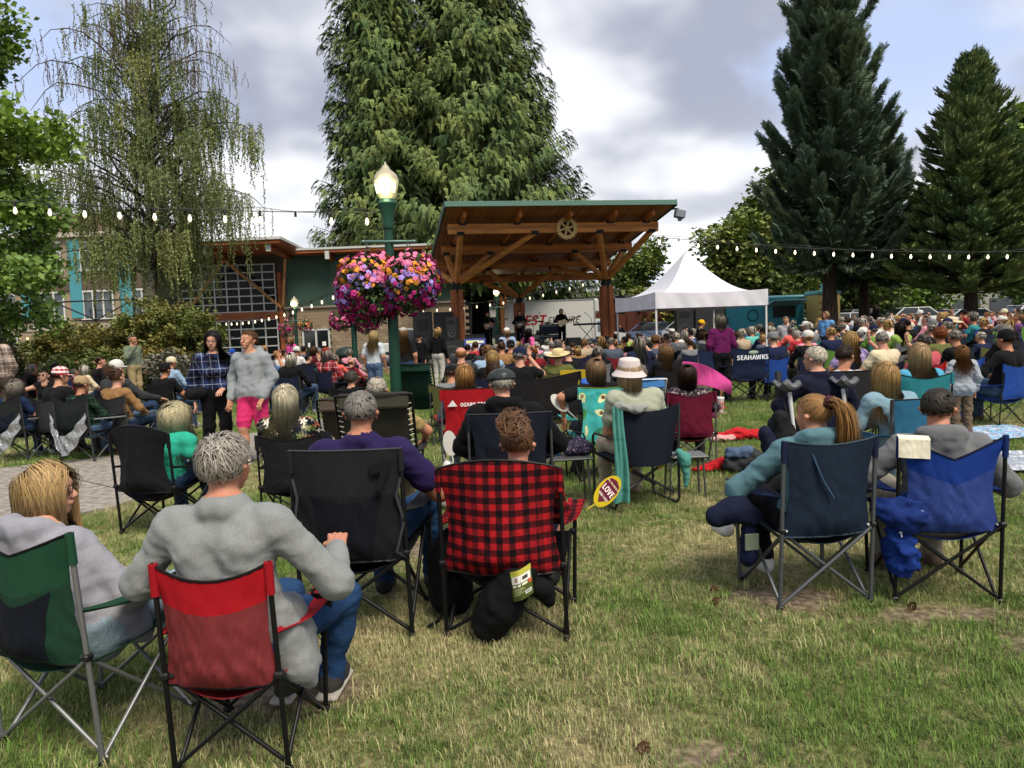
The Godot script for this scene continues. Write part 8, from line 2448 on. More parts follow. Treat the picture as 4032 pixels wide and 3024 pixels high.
	# picnic mats
	for q in [["light blue picnic mat with red flowers by the girl", Vector3(6.35, .0, -9.9), 1.6, 1.0, Color("#7fa8c8"), [Color("#b0485a"), Color("#cfd8e0")], .2], ["pale grey patterned picnic mat on the grass", Vector3(5.75, .0, -7.95), 1.3, 1.1, Color("#8c94a4"), [Color("#c9ccd2"), Color("#e0e2e4")], -.1]]:
		var t := thing("picnic_mat", q[0], "picnic mat", q[1], q[6])
		var mg := Geo.new()
		var mf := func(u: float, v: float) -> Vector3: return Vector3((u - .5) * q[2], .03 + .008 * sin(u * 17) * sin(v * 13), (.5 - v) * q[3])
		mg.sheet(mf, 16, 12, .008); gp(t, "mat_cloth", mg, cloth_print("mat" + str(q[2]), floral_img(q[4], q[5], 40, 5, 10, 4), 2.0))
	# grey sling rocker chairs with silver pockets, left
	for q in [["grey rocking camp chair with silver pocket holding the curly haired woman", Vector3(-7.42, 0, -11.2), -.25], ["grey rocking camp chair with silver pocket holding the man in plaid", Vector3(-6.2, 0, -10.85), -.35]]:
		var t := thing("rocking_chair", q[0], "folding chair", q[1], q[2])
		camp_chair(t, {"w": .66, "h": .98, "d": .60, "fab": canvas("#23282a"), "panel": canvas("#10192a", 40.0) if q[2] > -.3 else canvas("#12201c", 40.0), "tube": steel("#4f5456"), "n": 18, "dip": .12, "vee": 1.4, "sag": .10, "cut": .03, "r": .013})
		var sv := Geo.new()
		var sf := func(u: float, v: float) -> Vector3: return Vector3((2 * u - 1) * .34, .62 - .36 * sin(PI * u) + (v - .5) * (.22 + .06 * sin(PI * u)), .40 + .10 * sin(PI * u) + .02 * sin(u * 30 + v * 8))
		sv.sheet(sf, 22, 6, .006); gp(t, "silver_pocket", sv, mat(Color("#9a9c9e"), .32, {"metal": .6, "nrm": "folds_n", "ns": .8, "s": 4.0}))
		var lg := Geo.new(); lg.prism(PackedVector2Array([Vector2(-.05, 0), Vector2(.05, 0), Vector2(.012, .06), Vector2(0, .03), Vector2(-.015, .06)]), .004, Transform3D(Basis(Vector3.RIGHT, -.1), Vector3(0, .77, .385))); gp(t, "mountain_logo", lg, paint("#b5a888"))
		for s in [-1.0, 1.0]: gp(t, "tray_arm", tubes([[Vector3(s * .36, .62, .28), Vector3(s * .42, .60, -.3)]], .014, 6), steel("#9a9ea0"))
	person("woman with long grey curly hair in the grey rocking chair", Vector3(-7.42, 0, -11.2), -.25, seated_pose({"sleeve": 1}), [skin(), cloth("#1c2c4a"), denim("#33496a"), mat(Color("#c8c8c8"), .8)], "longcurly", "#8d8880", {"cell": .02, "hq": 1, "s": .95})
	var gpl := cloth_print("green_plaid", plaid_img(Color("#24402f"), Color("#0e1512"), Color("#3c5c48"), 48), 5.0)
	person("man in a khaki cap and green plaid shirt in the grey rocking chair", Vector3(-6.2, 0, -10.85), -.35, seated_pose({"fat": 1.1}), [skin(), gpl, denim("#6d8bb0"), mat(Color("#5a3a2c"), .8)], "short", "#4a3a2c", {"cell": .02, "hq": 1, "hat": "cap", "hatm": cloth("#a08a68"), "s": .97})
	var sg := person("woman in sunglasses and a black tank top turned round with her arm out", Vector3(-9.5, 0, -15.0), 3.3, seated_pose({"sleeve": 0, "head": Vector3(0, 1.09, .02), "neck": Vector3(0, .955, .08), "chest": Vector3(0, .77, .14), "bust": .075, "elR": Vector3(.46, .80, -.04), "wrR": Vector3(.70, .88, -.02), "turn": Vector3(.2, .0, 0)}), [skin("#d2a08a"), cloth("#17171a"), cloth("#2b2e38"), mat(Color("#333333"), .8)], "pony", "#2b2019", {"cell": .02, "hq": 1, "glasses": true, "dark": true})
	quad_thing("dark red folding chair of the woman in sunglasses", Vector3(-9.5, 0, -15.0), 3.3, {"w": .56, "h": .8, "d": .5, "fab": canvas("#7a2028"), "n": 12})
	# big team chair, red logo chair, other distinct chairs
	var sea := quad_thing("large empty navy chair with white team lettering", Vector3(4.75, 0, -15.2), .15, {"w": .80, "h": 1.12, "d": .6, "fab": canvas("#172445"), "tube": mat(Color("#16181a"), .4), "n": 16, "dip": .05, "sag": .05, "r": .014})
	var st := part(sea, "lettering", text_mesh("SEAHAWKS", .13, .004), mat(Color("#c9ced6"), .6), Vector3(.02, .93, .435)); st.rotation.x = -.07
	var sw := Geo.new(); sw.ball(Vector3(.04, 1.03, .43), Vector3(.11, .035, .008), 14, 6); gp(sea, "bird_emblem", sw, paint("#9fb39c"))
	quad_thing("wide empty navy chair beside the team lettered chair", Vector3(4.05, 0, -15.6), .3, {"w": .66, "h": 1.10, "d": .6, "fab": canvas("#1b2a4d"), "tube": steel("#7d8082"), "n": 14, "dip": .05})
	var oz := quad_thing("bright red folding chair with a white mountain logo", Vector3(-.52, 0, -8.4), .1, {"w": .60, "h": 1.02, "d": .5, "fab": canvas("#b01420"), "tube": steel("#84888a"), "n": 18, "dip": .0, "sag": .05})
	var ol := part(oz, "lettering", text_mesh("OZARK TRAIL", .055, .003), mat(Color("#dadada"), .6), Vector3(.08, .86, .345)); ol.rotation.x = -.1
	var om := Geo.new(); om.prism(PackedVector2Array([Vector2(-.06, 0), Vector2(.05, 0), Vector2(.0, .07)]), .004, Transform3D(Basis(Vector3.RIGHT, -.1), Vector3(-.17, .845, .34))); gp(oz, "mountain_logo", om, paint("#dadada"))
	person("woman with shaggy golden hair in the bright red chair", Vector3(-.52, 0, -8.4), .1, seated_pose({"head": Vector3(-.02, 1.16, .1), "neck": Vector3(-.02, 1.02, .14), "chest": Vector3(0, .84, .16)}), [skin(), cloth("#5b606a"), denim("#7d8894"), mat(Color("#333333"), .8)], "long", "#b98a54", {"cell": .02, "hq": 1})
	# double black chair with a divider, empty side
	quad_thing("wide sheer black double chair", Vector3(.42, 0, -10.4), -.1, {"w": 1.1, "h": 1.05, "d": .5, "fab": canvas("#1d1d1f"), "tube": mat(Color("#16181a"), .4), "n": 18, "dip": .1, "vee": 1.0, "sag": .08})
	lounger("dark green mesh lounger standing empty", Vector3(-1.55, 0, -12.6), -.2, canvas("#12352a", 60.0), .66, 1.15)
	lounger("white framed blue beach lounger with a curly haired sitter", Vector3(1.75, 0, -10.3), .05, canvas("#3f78b4", 60.0), .62, .92, paint("#d4d6d8", .4))
	person("man with thinning curly grey hair in the blue beach lounger", Vector3(1.75, 0, -10.3), .05, seated_pose({"head": Vector3(0, .98, .14), "neck": Vector3(0, .85, .18), "chest": Vector3(0, .68, .18), "hip": Vector3(.09, .42, .1)}), [skin(), cloth("#6f7480"), cloth("#3a3f4a"), mat(Color("#333333"), .8)], "curly", "#8f8880", {"cell": .02, "hq": 1})
	# yellow plastic chair back
	var yc := thing("plastic_chair", "yellow plastic chair with a blue bag hung on it", "chair", Vector3(1.05, 0, -12.6), .0)
	var yg := Geo.new()
	var yf := func(u: float, v: float) -> Vector3: return Vector3((2 * u - 1) * .24, .45 + .5 * v, .2 + .06 * v - .03 * sin(PI * u))
	yg.sheet(yf, 8, 8, .02); gp(yc, "backrest", yg, paint("#c9b128", .45))
	var ys := Geo.new(); ys.box(Vector3(0, .44, -.02), Vector3(.46, .03, .44), Basis(), .01); gp(yc, "seat", ys, paint("#c9b128", .45))
	for s in [[-1, -1], [1, -1], [-1, 1], [1, 1]]: gp(yc, "leg", tubes([[Vector3(s[0] * .21, 0.01, s[1] * .21), Vector3(s[0] * .19, .44, s[1] * .18)]], .014, 6), steel())
	var bbg := thing("blue_bag", "shiny blue bag on the yellow plastic chair", "bag", Vector3(1.22, 0, -12.3)); sack(bbg, "bag_body", [Vector3(0, .35, 0), Vector3(0, .72, 0)], [.12, .09], mat(Color("#2a56b0"), .4, {"nrm": "folds_n", "s": 4.0}), .025)
	# pink blanket on a chair and towels
	var pk := thing("blanket", "hot pink blanket draped over a chair corner", "blanket", Vector3(3.0, .0, -11.9), -.3)
	var pg := Geo.new()
	var pf := func(u: float, v: float) -> Vector3: return Vector3((u - .3) * .75, 1.05 - .35 * u * u - .42 * v * (1 - .5 * u), .1 + .05 * sin(u * 7 + v * 3))
	pg.sheet(pf, 14, 10, .01); gp(pk, "blanket_cloth", pg, cloth("#cf4f96"))
	# bin
	var b := thing("litter_bin", "round dark green litter bin by the hall wall", "bin", Vector3(-6.0, 0, -27))
	var bg := Geo.new(); bg.lathe([Vector2(.3, 0), Vector2(.33, .1), Vector2(.36, 1.0)], 20); gp(b, "bin_body", bg, paint("#1b2a26")); var bl := Geo.new(); bl.lathe([Vector2(.40, .98), Vector2(.40, 1.06), Vector2(.32, 1.2), Vector2(.15, 1.28), Vector2(0, 1.3)], 20); gp(b, "lid", bl, paint("#20332d"))
	# white folding table at left
	side_table("long white folding table behind the crowd by the shrubs", Vector3(-13.1, 0, -21.0), .05, 1.8, .75, .74, "#cfcfcb")
	# carved squirrel post
	var cs := thing("carved_squirrel", "orange carved wooden squirrel figure behind the stage", "carving", Vector3(-.45, 0, -45.2))
	var cg: Geo = blend_mesh([[Vector3(0, 3.25, 0), Vector3(0, 3.5, 0), .14, .12, 1], [Vector3(0, 3.68, -.02), Vector3(0, 3.7, -.1), .1, .06, 1], [Vector3(.2, 3.25, .0), Vector3(.27, 3.6, 0), .07, .1, 1], [Vector3(.27, 3.6, 0), Vector3(.22, 3.78, 0), .1, .05, 1], [Vector3(-.05, 3.78, 0), Vector3(-.06, 3.83, 0), .025, .015, 1]], .025, 40.0)[1]
	gp(cs, "figure", cg, timber("#b06a25", 1.0)); gp(cs, "post", tubes([[Vector3(0, 0, 0), Vector3(0, 3.2, 0)]], .16, 10), timber("#8a5a2c"))

func make_lamps() -> void:
	make_lamp(Vector3(-1.90, 0, -12.1), "green fluted lamp post with lit acorn globe beside the petunia baskets")
	rng.seed = 31
	var pink := Color(.60, .14, .29)
	var oran := Color(.68, .27, .03)
	var lav := Color(.30, .20, .60)
	var mag := Color(.42, .015, .17)
	var cs := [[pink, .62, 1.2, .26, "pink"], [oran, .50, .98, .20, "orange"], [lav, .34, .66, .20, "lavender"], [mag, -.2, .44, .40, "magenta"]]
	make_basket(Vector3(-2.25, 2.42, -12.05), .52, "big hanging basket of orange, lilac and magenta petunias on the lamp among the chairs", cs, 1.12, 760, .25)
	make_basket(Vector3(-1.58, 2.48, -11.98), .47, "hanging petunia basket touching the biggest basket on the same lamp", [[pink, .60, 1.2, .3, "pink"], [oran, .45, .75, .18, "orange"], [lav, .28, .62, .22, "lavender"], [mag, -.2, .46, .36, "magenta"]], 1.05, 620, .25)
	make_lamp(Vector3(-5.05, 0, -24), "green lamp post with pink baskets near the tan block wall", 3.75)
	make_basket(Vector3(-5.45, 2.2, -24), .36, "pink petunia basket on the lamp by the tan wall", [[pink, -.2, 1.2, .75, "pink"], [mag, -.2, .6, .3, "magenta"]], 1.0, 230, .3)
	make_basket(Vector3(-4.62, 2.15, -24), .42, "magenta petunia basket on the lamp by the tan wall", [[mag, -.2, .9, .75, "magenta"], [lav, .5, 1.2, .2, "lavender"]], 1.05, 260, .3)
	make_lamp(Vector3(-10.95, 0, -38), "slim lamp post before the hall doors", 3.6)
	make_basket(Vector3(-11.4, 2.15, -38), .42, "magenta flower basket before the hall doors", [[mag, -.2, .7, .6, "magenta"], [pink, .4, 1.2, .4, "pink"]], 1.2, 170, .25)
	make_basket(Vector3(-10.45, 2.3, -38), .36, "sparse orange flower basket before the hall doors", [[oran, .3, 1.2, .3, "orange"], [mag, -.2, .6, .3, "magenta"]], 1.0, 140, .25)
	make_lamp(Vector3(-.72, 0, -44), "lamp post with lit globe behind the stage truck", 4.25)
	string_lights("festoon bulbs strung from the petunia lamp post towards the birch", [Vector3(-9.5, 4.22, -12.4), Vector3(-1.95, 3.62, -12.1)], 13, .06, .95)
	string_lights("festoon bulbs crossing before the spruce and fir", [Vector3(4.6, 4.5, -24), Vector3(22, 3.6, -24)], 28, .38, 1.05, 1.2)
	string_lights("festoon bulbs dropping behind the stage", [Vector3(-5.4, 3.2, -43.5), Vector3(4.75, 4.45, -43.5)], 13, .35, 1.4)
	string_lights("festoon bulbs along the green hall front", [Vector3(-15.2, 2.75, -39.5), Vector3(-5.1, 3.35, -24.2)], 16, .3, 1.2)

# ---------------------------------------------------------------- the seated audience
const TOPS := {"aqua": "#5fb3ad", "teal": "#2d7d80", "navy": "#1d2440", "crimson": "#a5303a", "grey": "#74777b", "coral": "#d8605a", "beige": "#b0a088", "black": "#17171a", "pink": "#cf8a9a", "white": "#cdcdca", "purple": "#5b3a6e", "green": "#5f8a3a", "lightgreen": "#8aa552", "lavender": "#a897c8", "yellowgreen": "#aeb26a", "cream": "#cfc4a6", "slate": "#4a5262", "charcoal": "#35373a", "tan": "#8f6d48", "brown": "#5c4028", "olive": "#5f6238", "maroon": "#5a1f2b", "lightblue": "#8aa4c0", "denim": "#43618c", "salmon": "#cf8270", "darkred": "#7a2028", "hotpink": "#d0559a", "orange": "#d8703a", "pinkred": "#b2525c", "rust": "#7a3026", "blue": "#1f4aa0", "straw": "#cdbd90", "stripes": "#a85a60", "red": "#b01822"}
const HAIRS := {"white": "#cfcbbf", "grey": "#96928c", "darkgrey": "#55524e", "blonde": "#c4a066", "lightbrown": "#8a6a48", "brown": "#523827", "dark": "#241a15", "strawberry": "#b8834f", "auburn": "#8a4a24"}
const WORDS := {"lightgreen": "lime green", "yellowgreen": "pale yellow green", "lightblue": "light blue", "darkred": "dark red", "hotpink": "hot pink", "pinkred": "dusty red", "redplaid": "red plaid", "blueplaid": "blue plaid", "lightbrown": "light brown", "darkgrey": "dark grey", "longcurly": "long curly", "thin": "thinning", "bald": "shaved", "bob": "chin length", "strawberry": "sandy"}

func make_crowd() -> void:
	var poses := []
	rng.seed = 55
	for k in 8:
		var q := {"sleeve": 2 if k % 3 != 1 else 1, "fat": [1.0, 1.15, .95, 1.22, 1.05, .98, 1.12, 1.0][k], "turn": Vector3(rng.randf_range(-.05, .12), [0.0, .3, -.35, .1, -.6, .55, -.1, .0][k], 0)}
		match k:
			2: q.merge({"chest": Vector3(0, .78, .10), "neck": Vector3(0, .96, .05), "head": Vector3(0, 1.10, .0), "elL": Vector3(-.26, .64, -.1), "wrL": Vector3(-.12, .62, -.3)}, true)
			4: q.merge({"elR": Vector3(.30, .86, -.10), "wrR": Vector3(.12, 1.10, -.22), "handR": Vector3(-.1, 1, -.2)}, true)
			5: q.merge({"knR": Vector3(.02, .60, -.36), "anR": Vector3(-.22, .42, -.46)}, true)
			6: q.merge({"elL": Vector3(-.36, .72, .06), "wrL": Vector3(-.40, .66, -.2), "elR": Vector3(.36, .72, .06), "wrR": Vector3(.40, .66, -.2)}, true)
		poses.append(seated_pose(q))
	var rp := cloth_print("red_plaid", plaid_img(Color("#a3323e"), Color("#5a141c"), Color("#d8c8c8"), 48), 5.0)
	var bp := cloth_print("blue_check", plaid_img(Color("#5b6a86"), Color("#1f2838"), Color("#cfd4dc"), 48), 6.0)
	var stripe := Image.create(32, 32, false, Image.FORMAT_RGB8)
	for y in 32:
		for x in 32: stripe.set_pixel(x, y, Color("#9a2430") if (y / 8) % 2 == 0 else Color("#d6d2d2"))
	var stripes := cloth_print("cap_stripes", stripe, 9.0)
	var protos := {}
	var chair_labels := {}
	for row in CROWD.split("\n"):
		var f := row.strip_edges().split(" ")
		if f.size() < 8: continue
		var x := float(f[0])
		var z := float(f[1])
		var s := float(f[2])
		var at := Vector3(x, 0, z)
		# everyone looks towards the stage
		var to := Vector2(1.5 - x, -36.0 - z)
		var turn := atan2(-to.x, -to.y) + rng.randf_range(-.22, .22)
		var hat := f[6].split(":")
		var who := "%s %s hair" % [WORDS.get(f[3], f[3]), WORDS.get(f[4], f[4])]
		if f[3] == "bald": who = "a shaved head"
		if f[3] == "bun": who = "a brown hair bun"
		if hat.size() > 1: who = "a %s %s" % [{"rust": "rust red", "stripes": "striped"}.get(hat[1], hat[1]), {"cap": "cap", "visor": "visor cap", "straw": "brimmed hat"}[hat[0]]]
		var top: String = WORDS.get(f[5], f[5])
		var t := thing("person", "seated person with %s and a %s top" % [who, top], "person", at, turn, "seated audience")
		var k := rng.randi() % 8
		var m: Material = rp if f[5] == "redplaid" else (bp if f[5] == "blueplaid" else cloth(TOPS[f[5]]))
		var hm: Material = null
		if hat.size() > 1: hm = stripes if hat[1] == "stripes" else cloth(TOPS[hat[1]])
		var sk: String = ["#cf9a80", "#c58a6c", "#d6a48c", "#bd8264"][rng.randi() % 4]
		if f[3] == "bald" or f[3] == "thin": sk = "#cf9480"
		var near := -z < 14.5
		var bm := body_cached("s%d%s" % [k, "n" if near else ""], poses[k], near, .0165 if near else .022)
		dress(t, bm, [skin(sk), m, [denim("#33496a"), cloth("#1d1f26"), cloth("#6b6250"), denim("#4c6482")][rng.randi() % 4], mat(Color(["#222224", "#8a8a88", "#5a4636"][rng.randi() % 3]), .8)], f[3], HAIRS[f[4]], {"-": "", "cap": "cap", "visor": "visor", "straw": "straw"}[hat[0]], hm, 1 if near else 0)
		t.scale = Vector3.ONE * s
		var key: String = f[7] + ("n" if near else "")
		var lab := "%s folding chair of person with %s and %s top" % [WORDS.get(f[7], f[7]), who, top]
		if not protos.has(key):
			protos[key] = quad_thing(lab, at, turn, {"w": .56, "h": .90 if near else .88, "d": .5, "fab": canvas(TOPS[f[7]]), "tube": steel("#55585a") if f[7] != "blue" else mat(Color("#17181a"), .4), "n": 12 if near else 6, "dip": .06}, "audience chairs")
		else:
			var c: Node3D = protos[key].duplicate()
			c.name = numbered("folding_chair")
			add_child(c)
			c.position = at + Vector3(0, gh(x, z), 0)
			c.rotation.y = turn
			c.set_meta("label", lab)
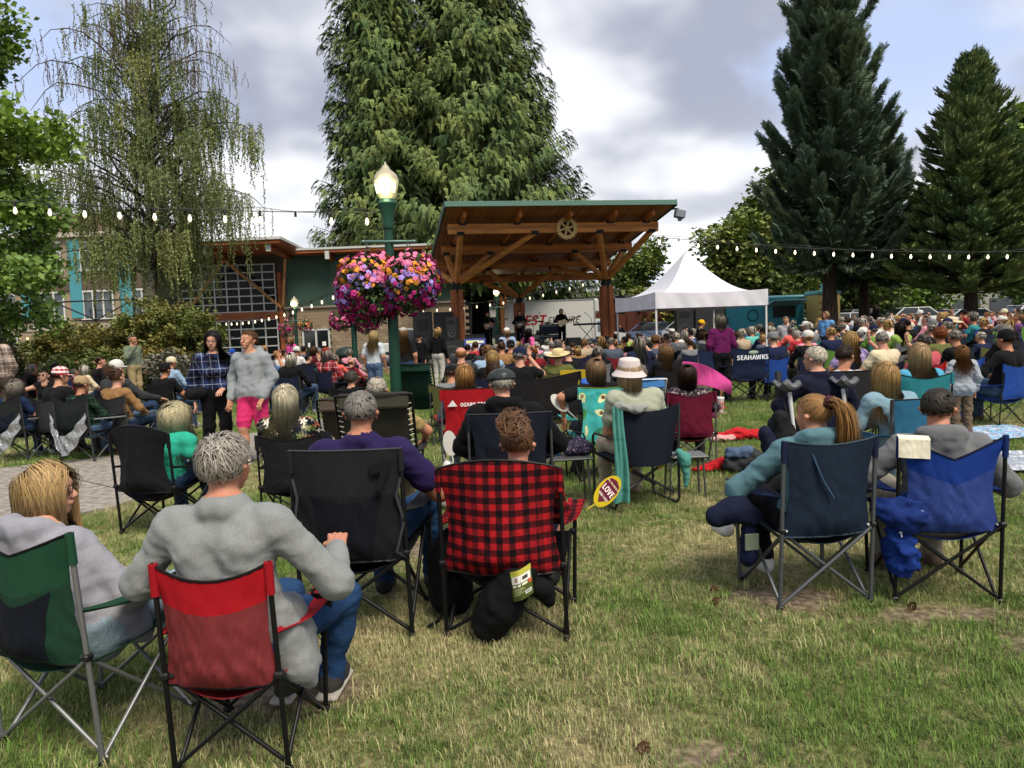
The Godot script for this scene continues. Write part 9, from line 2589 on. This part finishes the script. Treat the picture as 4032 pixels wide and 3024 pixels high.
const CROWD := """
10.99 -34.00 0.86 bob white aqua - grey
9.14 -27.90 1.04 curly darkgrey teal - navy
7.10 -20.95 1.12 short darkgrey navy cap:black darkred
8.76 -25.19 1.05 bob white crimson - black
5.37 -15.38 1.12 short grey navy cap:grey blue
11.34 -31.01 0.90 bob lightbrown grey - darkred
8.03 -21.35 1.12 bob grey coral - teal
12.91 -34.00 0.93 bob grey beige - darkred
8.96 -22.80 1.12 short grey black cap:white green
6.46 -16.48 1.12 short dark pink - olive
12.36 -30.80 0.98 curly dark black - black
6.11 -15.38 1.12 short blonde black visor:white navy
8.62 -21.59 1.12 curly white grey - teal
10.43 -25.37 0.99 bob blonde white - black
12.87 -31.22 0.91 bob grey white - blue
9.26 -23.34 0.86 short dark purple - navy
7.59 -17.75 1.12 short blonde navy - green
10.20 -23.25 0.87 long brown navy - navy
8.32 -19.08 1.12 short darkgrey black - olive
8.54 -19.83 1.12 short darkgrey navy - navy
11.55 -25.82 1.09 short white white - navy
11.69 -25.19 1.04 bob grey black - black
10.93 -23.25 1.04 curly white white - black
5.78 -12.80 1.12 long blonde lavender - navy
8.07 -18.48 0.93 bob grey yellowgreen - blue
9.14 -18.84 1.06 short grey green cap:navy teal
9.05 -19.47 0.93 short grey black - navy
10.17 -20.77 1.12 thin grey white - black
12.65 -25.64 0.98 short white white - black
10.09 -19.93 1.12 curly white white - navy
9.52 -18.30 1.10 long dark lightgreen cap:black grey
10.64 -21.22 1.12 short white beige - navy
13.22 -25.34 0.98 bob blonde navy - navy
6.01 -12.20 1.12 thin grey cream - navy
15.37 -32.96 1.05 short brown black - darkred
8.42 -25.76 0.91 short grey denim - navy
9.21 -25.70 0.86 short brown olive - black
13.23 -26.00 0.99 curly white white - navy
13.64 -26.48 0.99 curly blonde crimson - navy
9.71 -19.30 1.12 curly blonde white - olive
12.49 -23.79 0.93 short brown white cap:navy teal
11.41 -21.63 0.95 short dark cream - blue
14.04 -26.00 1.01 curly white black - black
11.11 -20.72 1.04 short dark black - black
16.29 -29.73 1.12 short grey white cap:white navy
18.54 -34.00 0.96 bob brown charcoal - blue
10.96 -19.49 1.06 short grey charcoal cap:grey blue
11.13 -20.09 1.12 thin grey pink - navy
9.46 -16.81 1.10 short grey black - navy
7.84 -13.70 1.12 curly auburn olive - cream
13.37 -23.73 0.86 short brown black - grey
12.72 -22.13 1.05 curly blonde navy - grey
10.53 -18.06 1.12 short grey salmon cap:navy black
19.79 -33.98 1.09 short grey white - navy
10.00 -17.17 1.12 short grey black - navy
10.93 -18.54 1.12 short blonde black straw:cream navy
7.52 -12.52 1.12 short grey black - blue
13.98 -23.85 0.86 short brown tan - teal
16.14 -26.61 1.08 short dark darkred cap:black navy
14.82 -23.70 0.92 bob strawberry denim - navy
16.30 -25.97 0.97 curly lightbrown black - blue
13.71 -22.13 0.86 curly blonde teal - navy
12.11 -19.18 1.02 curly blonde black - navy
15.18 -24.24 1.04 bob grey denim - teal
19.13 -29.73 1.01 short strawberry lightblue - navy
20.82 -31.69 0.97 long brown charcoal - navy
14.19 -21.63 0.92 short grey black cap:white black
21.14 -32.23 0.96 bob brown beige - navy
9.02 -13.70 1.12 curly grey black - teal
11.38 -16.92 1.12 long blonde navy - navy
15.19 -22.13 0.95 bob blonde black - black
9.95 -15.86 0.96 short white navy - olive
12.70 -19.82 0.86 bald strawberry lightblue - green
7.09 -10.81 1.10 short dark black cap:black blue
6.41 -11.71 1.08 short darkgrey pinkred - red
16.59 -23.97 0.86 bob blonde maroon - darkred
18.20 -26.43 1.02 short dark black - green
2.88 -26.22 0.87 bald white navy - navy
2.60 -21.17 1.12 long blonde charcoal - navy
2.59 -19.07 1.12 thin grey slate - darkred
3.69 -26.07 1.12 short dark navy - navy
3.19 -20.95 1.09 short darkgrey black - olive
4.16 -26.58 1.12 short brown lightgreen - black
4.43 -26.01 1.12 short brown tan - navy
2.75 -15.85 1.12 long grey navy - navy
3.41 -17.48 1.12 short brown slate cap:brown navy
4.33 -20.98 1.12 short grey white - black
6.77 -31.71 1.12 bob grey black straw:white black
5.17 -23.06 1.12 curly white grey - navy
5.91 -25.37 1.12 long white white - olive
6.26 -26.22 1.12 short dark denim cap:black navy
6.86 -28.18 1.12 long white white - navy
5.86 -22.88 1.12 bob brown grey - navy
6.15 -23.49 1.12 thin grey black - black
5.51 -20.98 1.08 short dark grey - navy
6.50 -21.17 1.12 curly white beige - teal
7.40 -23.06 1.12 curly white aqua - grey
1.89 -15.85 0.98 curly grey black - grey
2.59 -12.68 1.05 long lightbrown black - black
7.72 -26.22 1.03 short grey black - grey
5.18 -28.18 0.98 bob white lightblue - navy
-0.86 -13.18 1.12 bald strawberry charcoal - olive
-1.23 -21.67 1.04 short dark black - grey
-0.45 -14.13 1.12 short lightbrown lightblue - green
-0.51 -26.57 0.95 bob grey tan - darkred
-0.29 -12.65 1.05 long blonde black - black
-0.28 -11.99 0.91 long brown black - navy
-0.20 -17.74 1.11 short brown tan - navy
0.01 -18.34 1.12 short darkgrey brown cap:black navy
0.30 -29.90 0.97 bob blonde tan - black
-0.25 -21.97 1.12 short dark black - teal
0.15 -11.54 1.10 short grey black cap:navy black
0.41 -14.13 0.98 short dark black - navy
0.48 -21.74 0.99 curly grey grey - black
0.54 -17.86 0.97 short auburn darkred - darkred
0.52 -32.87 0.97 short brown tan - black
1.12 -33.05 0.86 thin lightbrown tan - navy
1.51 -29.90 1.02 bob grey white - black
1.20 -21.97 1.00 short grey white - black
1.29 -19.72 1.02 curly darkgrey charcoal - darkred
0.87 -13.18 1.03 short brown olive straw:straw olive
1.18 -15.21 1.02 short darkgrey black - navy
1.79 -20.14 0.92 bob blonde tan - navy
2.23 -26.57 0.92 curly brown black - navy
2.34 -23.92 0.92 curly lightbrown blueplaid - navy
-0.89 -10.99 0.94 short brown grey cap:black olive
-1.04 -22.27 1.09 short brown crimson - darkred
-7.45 -22.44 1.12 bald strawberry grey - black
-11.14 -34.00 1.12 bob blonde black - teal
-5.34 -16.21 1.12 short grey denim cap:navy navy
-7.15 -23.03 1.03 curly blonde grey - black
-6.66 -21.99 1.06 short dark white - navy
-6.43 -22.59 1.12 short grey white cap:white black
-4.58 -15.73 1.09 bob white black - navy
-4.97 -16.75 0.95 bald white grey - blue
-6.78 -24.72 1.12 short dark slate - black
-6.04 -23.12 1.12 bob brown maroon - black
-6.92 -27.23 1.01 short grey coral cap:grey black
-4.27 -17.59 1.12 long grey redplaid cap:rust navy
-7.37 -27.71 0.91 short brown black - grey
-5.92 -21.93 0.93 short dark black - navy
-5.75 -22.56 0.88 short grey black - teal
-6.30 -23.69 0.86 bob lightbrown tan - navy
-4.38 -18.72 0.97 short grey coral - coral
-4.94 -23.00 1.01 curly grey pink - black
-4.25 -19.93 0.86 bob white pink - navy
-4.09 -19.32 0.86 bald strawberry darkred - darkred
-2.35 -11.07 0.91 curly darkgrey black - black
-18.07 -27.18 1.03 curly blonde navy - darkred
-12.91 -19.93 1.01 bob grey black - maroon
-15.66 -24.72 1.12 short grey salmon - navy
-18.58 -29.90 1.12 long white white - grey
-13.74 -22.47 1.08 short grey brown - navy
-11.39 -18.69 1.01 short dark white - navy
-11.31 -19.35 0.87 short grey white - blue
-10.58 -18.53 0.96 long white cream - darkred
-19.93 -34.00 1.12 short grey hotpink cap:white navy
-17.83 -30.90 1.12 short brown black - olive
-16.92 -29.90 1.05 bob blonde tan - teal
-10.62 -19.17 1.12 thin brown black - black
-6.47 -12.36 1.12 short grey charcoal cap:white black
-12.13 -22.47 0.86 short brown white - black
-12.79 -24.72 1.03 short grey grey cap:white black
-20.90 -30.90 1.04 short strawberry pinkred - olive
-6.85 -11.24 1.10 short dark black cap:stripes charcoal
-5.88 -11.24 1.03 bun brown tan - charcoal
-6.45 -13.98 1.02 short dark black cap:black black
-7.58 -16.78 1.07 short grey lightblue cap:cream black
-10.81 -22.88 0.97 short dark pink - navy
-8.49 -22.88 1.12 short brown grey cap:blue blue
-13.81 -31.46 0.96 bald strawberry orange - black
-16.39 -33.82 0.86 bob brown green - navy
16.94 -27.67 0.97 thin white grey - grey
11.87 -26.67 1.04 short darkgrey denim cap:black grey
9.76 -29.36 1.04 short grey purple - blue
9.79 -24.47 0.95 short brown teal - black
17.86 -32.35 0.94 thin blonde white - navy
21.46 -31.08 0.99 curly brown beige - grey
17.25 -26.11 1.05 bald blonde white cap:cream navy
12.87 -20.82 1.00 short darkgrey teal - blue
12.02 -29.16 1.02 curly blonde denim - black
8.39 -27.55 0.96 bob brown beige - blue
17.59 -28.42 1.01 thin blonde slate - black
18.01 -31.31 1.04 short strawberry white - black
15.11 -26.20 1.02 bob strawberry denim - green
12.46 -32.95 1.00 bob grey green - darkred
22.71 -32.82 1.04 short blonde white - green
14.98 -27.95 1.04 short blonde crimson - grey
20.12 -31.13 1.00 short strawberry pink - grey
13.00 -24.41 1.03 thin lightbrown cream - blue
12.69 -28.35 0.98 bald grey white cap:cream blue
16.50 -31.39 1.05 bald darkgrey lightblue - darkred
17.07 -24.94 1.00 bob darkgrey lightblue - grey
16.29 -32.80 0.99 short brown grey - grey
10.84 -27.28 0.93 bald darkgrey cream - black
15.62 -27.19 0.95 thin lightbrown pink cap:cream blue
19.73 -28.96 1.03 curly brown crimson - darkred
13.73 -29.03 1.02 curly grey white - green
14.09 -20.82 0.98 short lightbrown purple - green
18.94 -32.38 1.01 long grey white cap:black blue
6.78 -20.13 0.99 curly blonde slate - navy
20.36 -32.68 0.98 curly grey white - darkred
15.69 -31.22 0.98 long brown teal - navy
9.46 -30.35 0.94 short lightbrown denim - black
13.21 -22.75 1.03 curly blonde slate - blue
18.04 -29.17 1.02 curly darkgrey green - darkred
14.35 -26.73 1.02 curly white black - navy
7.78 -20.43 1.01 curly white crimson cap:grey green
13.73 -31.98 0.95 bob white teal - green
9.35 -27.18 1.02 bob white lightblue - navy
7.80 -24.11 0.99 short white green cap:grey darkred
11.66 -24.22 1.05 short grey purple - navy
18.63 -28.03 1.01 bob brown teal - grey
10.62 -28.86 1.00 short white grey cap:cream green
16.10 -28.88 1.02 short darkgrey cream - green
15.45 -23.04 0.94 bob white cream - darkred
12.36 -27.43 1.02 curly brown slate - black
20.88 -30.38 0.96 bald grey navy - darkred
17.10 -29.46 1.03 curly strawberry white - grey
9.61 -21.69 1.04 short grey charcoal - green
10.25 -28.05 0.96 bob grey lightblue - green
10.53 -30.33 1.04 long lightbrown white - green
10.81 -22.09 0.93 short lightbrown denim - navy
12.88 -29.17 0.95 bob darkgrey charcoal - blue
4.82 -20.00 0.93 bob lightbrown black - darkred
5.27 -24.58 0.99 short grey crimson - darkred
0.34 -23.11 0.97 short darkgrey charcoal - green
3.17 -22.51 0.98 short strawberry white - green
3.15 -23.76 0.94 short blonde pink - blue
6.99 -25.04 1.05 short darkgrey slate - darkred
-0.76 -20.64 1.04 bob brown charcoal cap:black navy
0.85 -25.27 1.00 curly white denim - green
1.48 -23.74 1.03 curly grey slate - navy
2.17 -21.92 1.04 curly lightbrown beige - navy
2.91 -19.81 0.95 bob blonde pink - navy
4.51 -23.52 0.94 bald grey cream - blue
1.58 -25.70 1.01 bob brown cream - navy
3.52 -19.01 0.95 short brown purple cap:black grey
-0.36 -25.76 0.95 curly blonde white cap:white green
0.88 -24.36 0.99 short white pink - grey
5.10 -25.56 1.05 bob blonde crimson cap:grey black
1.23 -23.03 1.03 thin white grey - green
0.03 -24.04 1.00 thin grey charcoal - green
5.67 -19.55 1.03 short brown charcoal - navy
2.85 -24.87 0.98 thin white grey cap:navy navy
4.46 -21.95 1.03 thin lightbrown navy - black
0.18 -19.86 0.94 curly white slate - green
4.59 -19.13 1.00 short brown grey - navy
6.59 -22.63 0.94 short white denim - green
-1.13 -23.94 0.98 bob darkgrey navy - blue
-8.11 -20.67 1.02 curly brown lightblue - navy
-9.52 -21.59 1.04 curly lightbrown beige - black
-13.72 -23.51 1.00 short strawberry beige - blue
-10.32 -21.61 0.94 short grey pink - green
-7.28 -19.30 0.97 curly darkgrey cream cap:navy grey
-7.32 -20.16 1.00 long grey pink - black
-12.10 -21.49 1.01 bald white navy - blue
-9.27 -23.87 1.00 short white purple - green
-10.18 -25.70 0.98 curly darkgrey lightblue - grey
-7.09 -21.09 1.01 bald brown crimson - black
"""

func _ready() -> void:
	make_textures()
	make_camera_and_light()
	make_ground()
	make_pavilion()
	make_green_hall()
	make_balcony_building()
	make_brick_building()
	make_trees()
	make_vehicles()
	make_tent()
	make_heads()
	make_lamps()
	make_stage()
	make_front_row()
	make_second_row()
	make_couple()
	make_standing()
	make_crowd()
	make_belongings()
	make_grass()
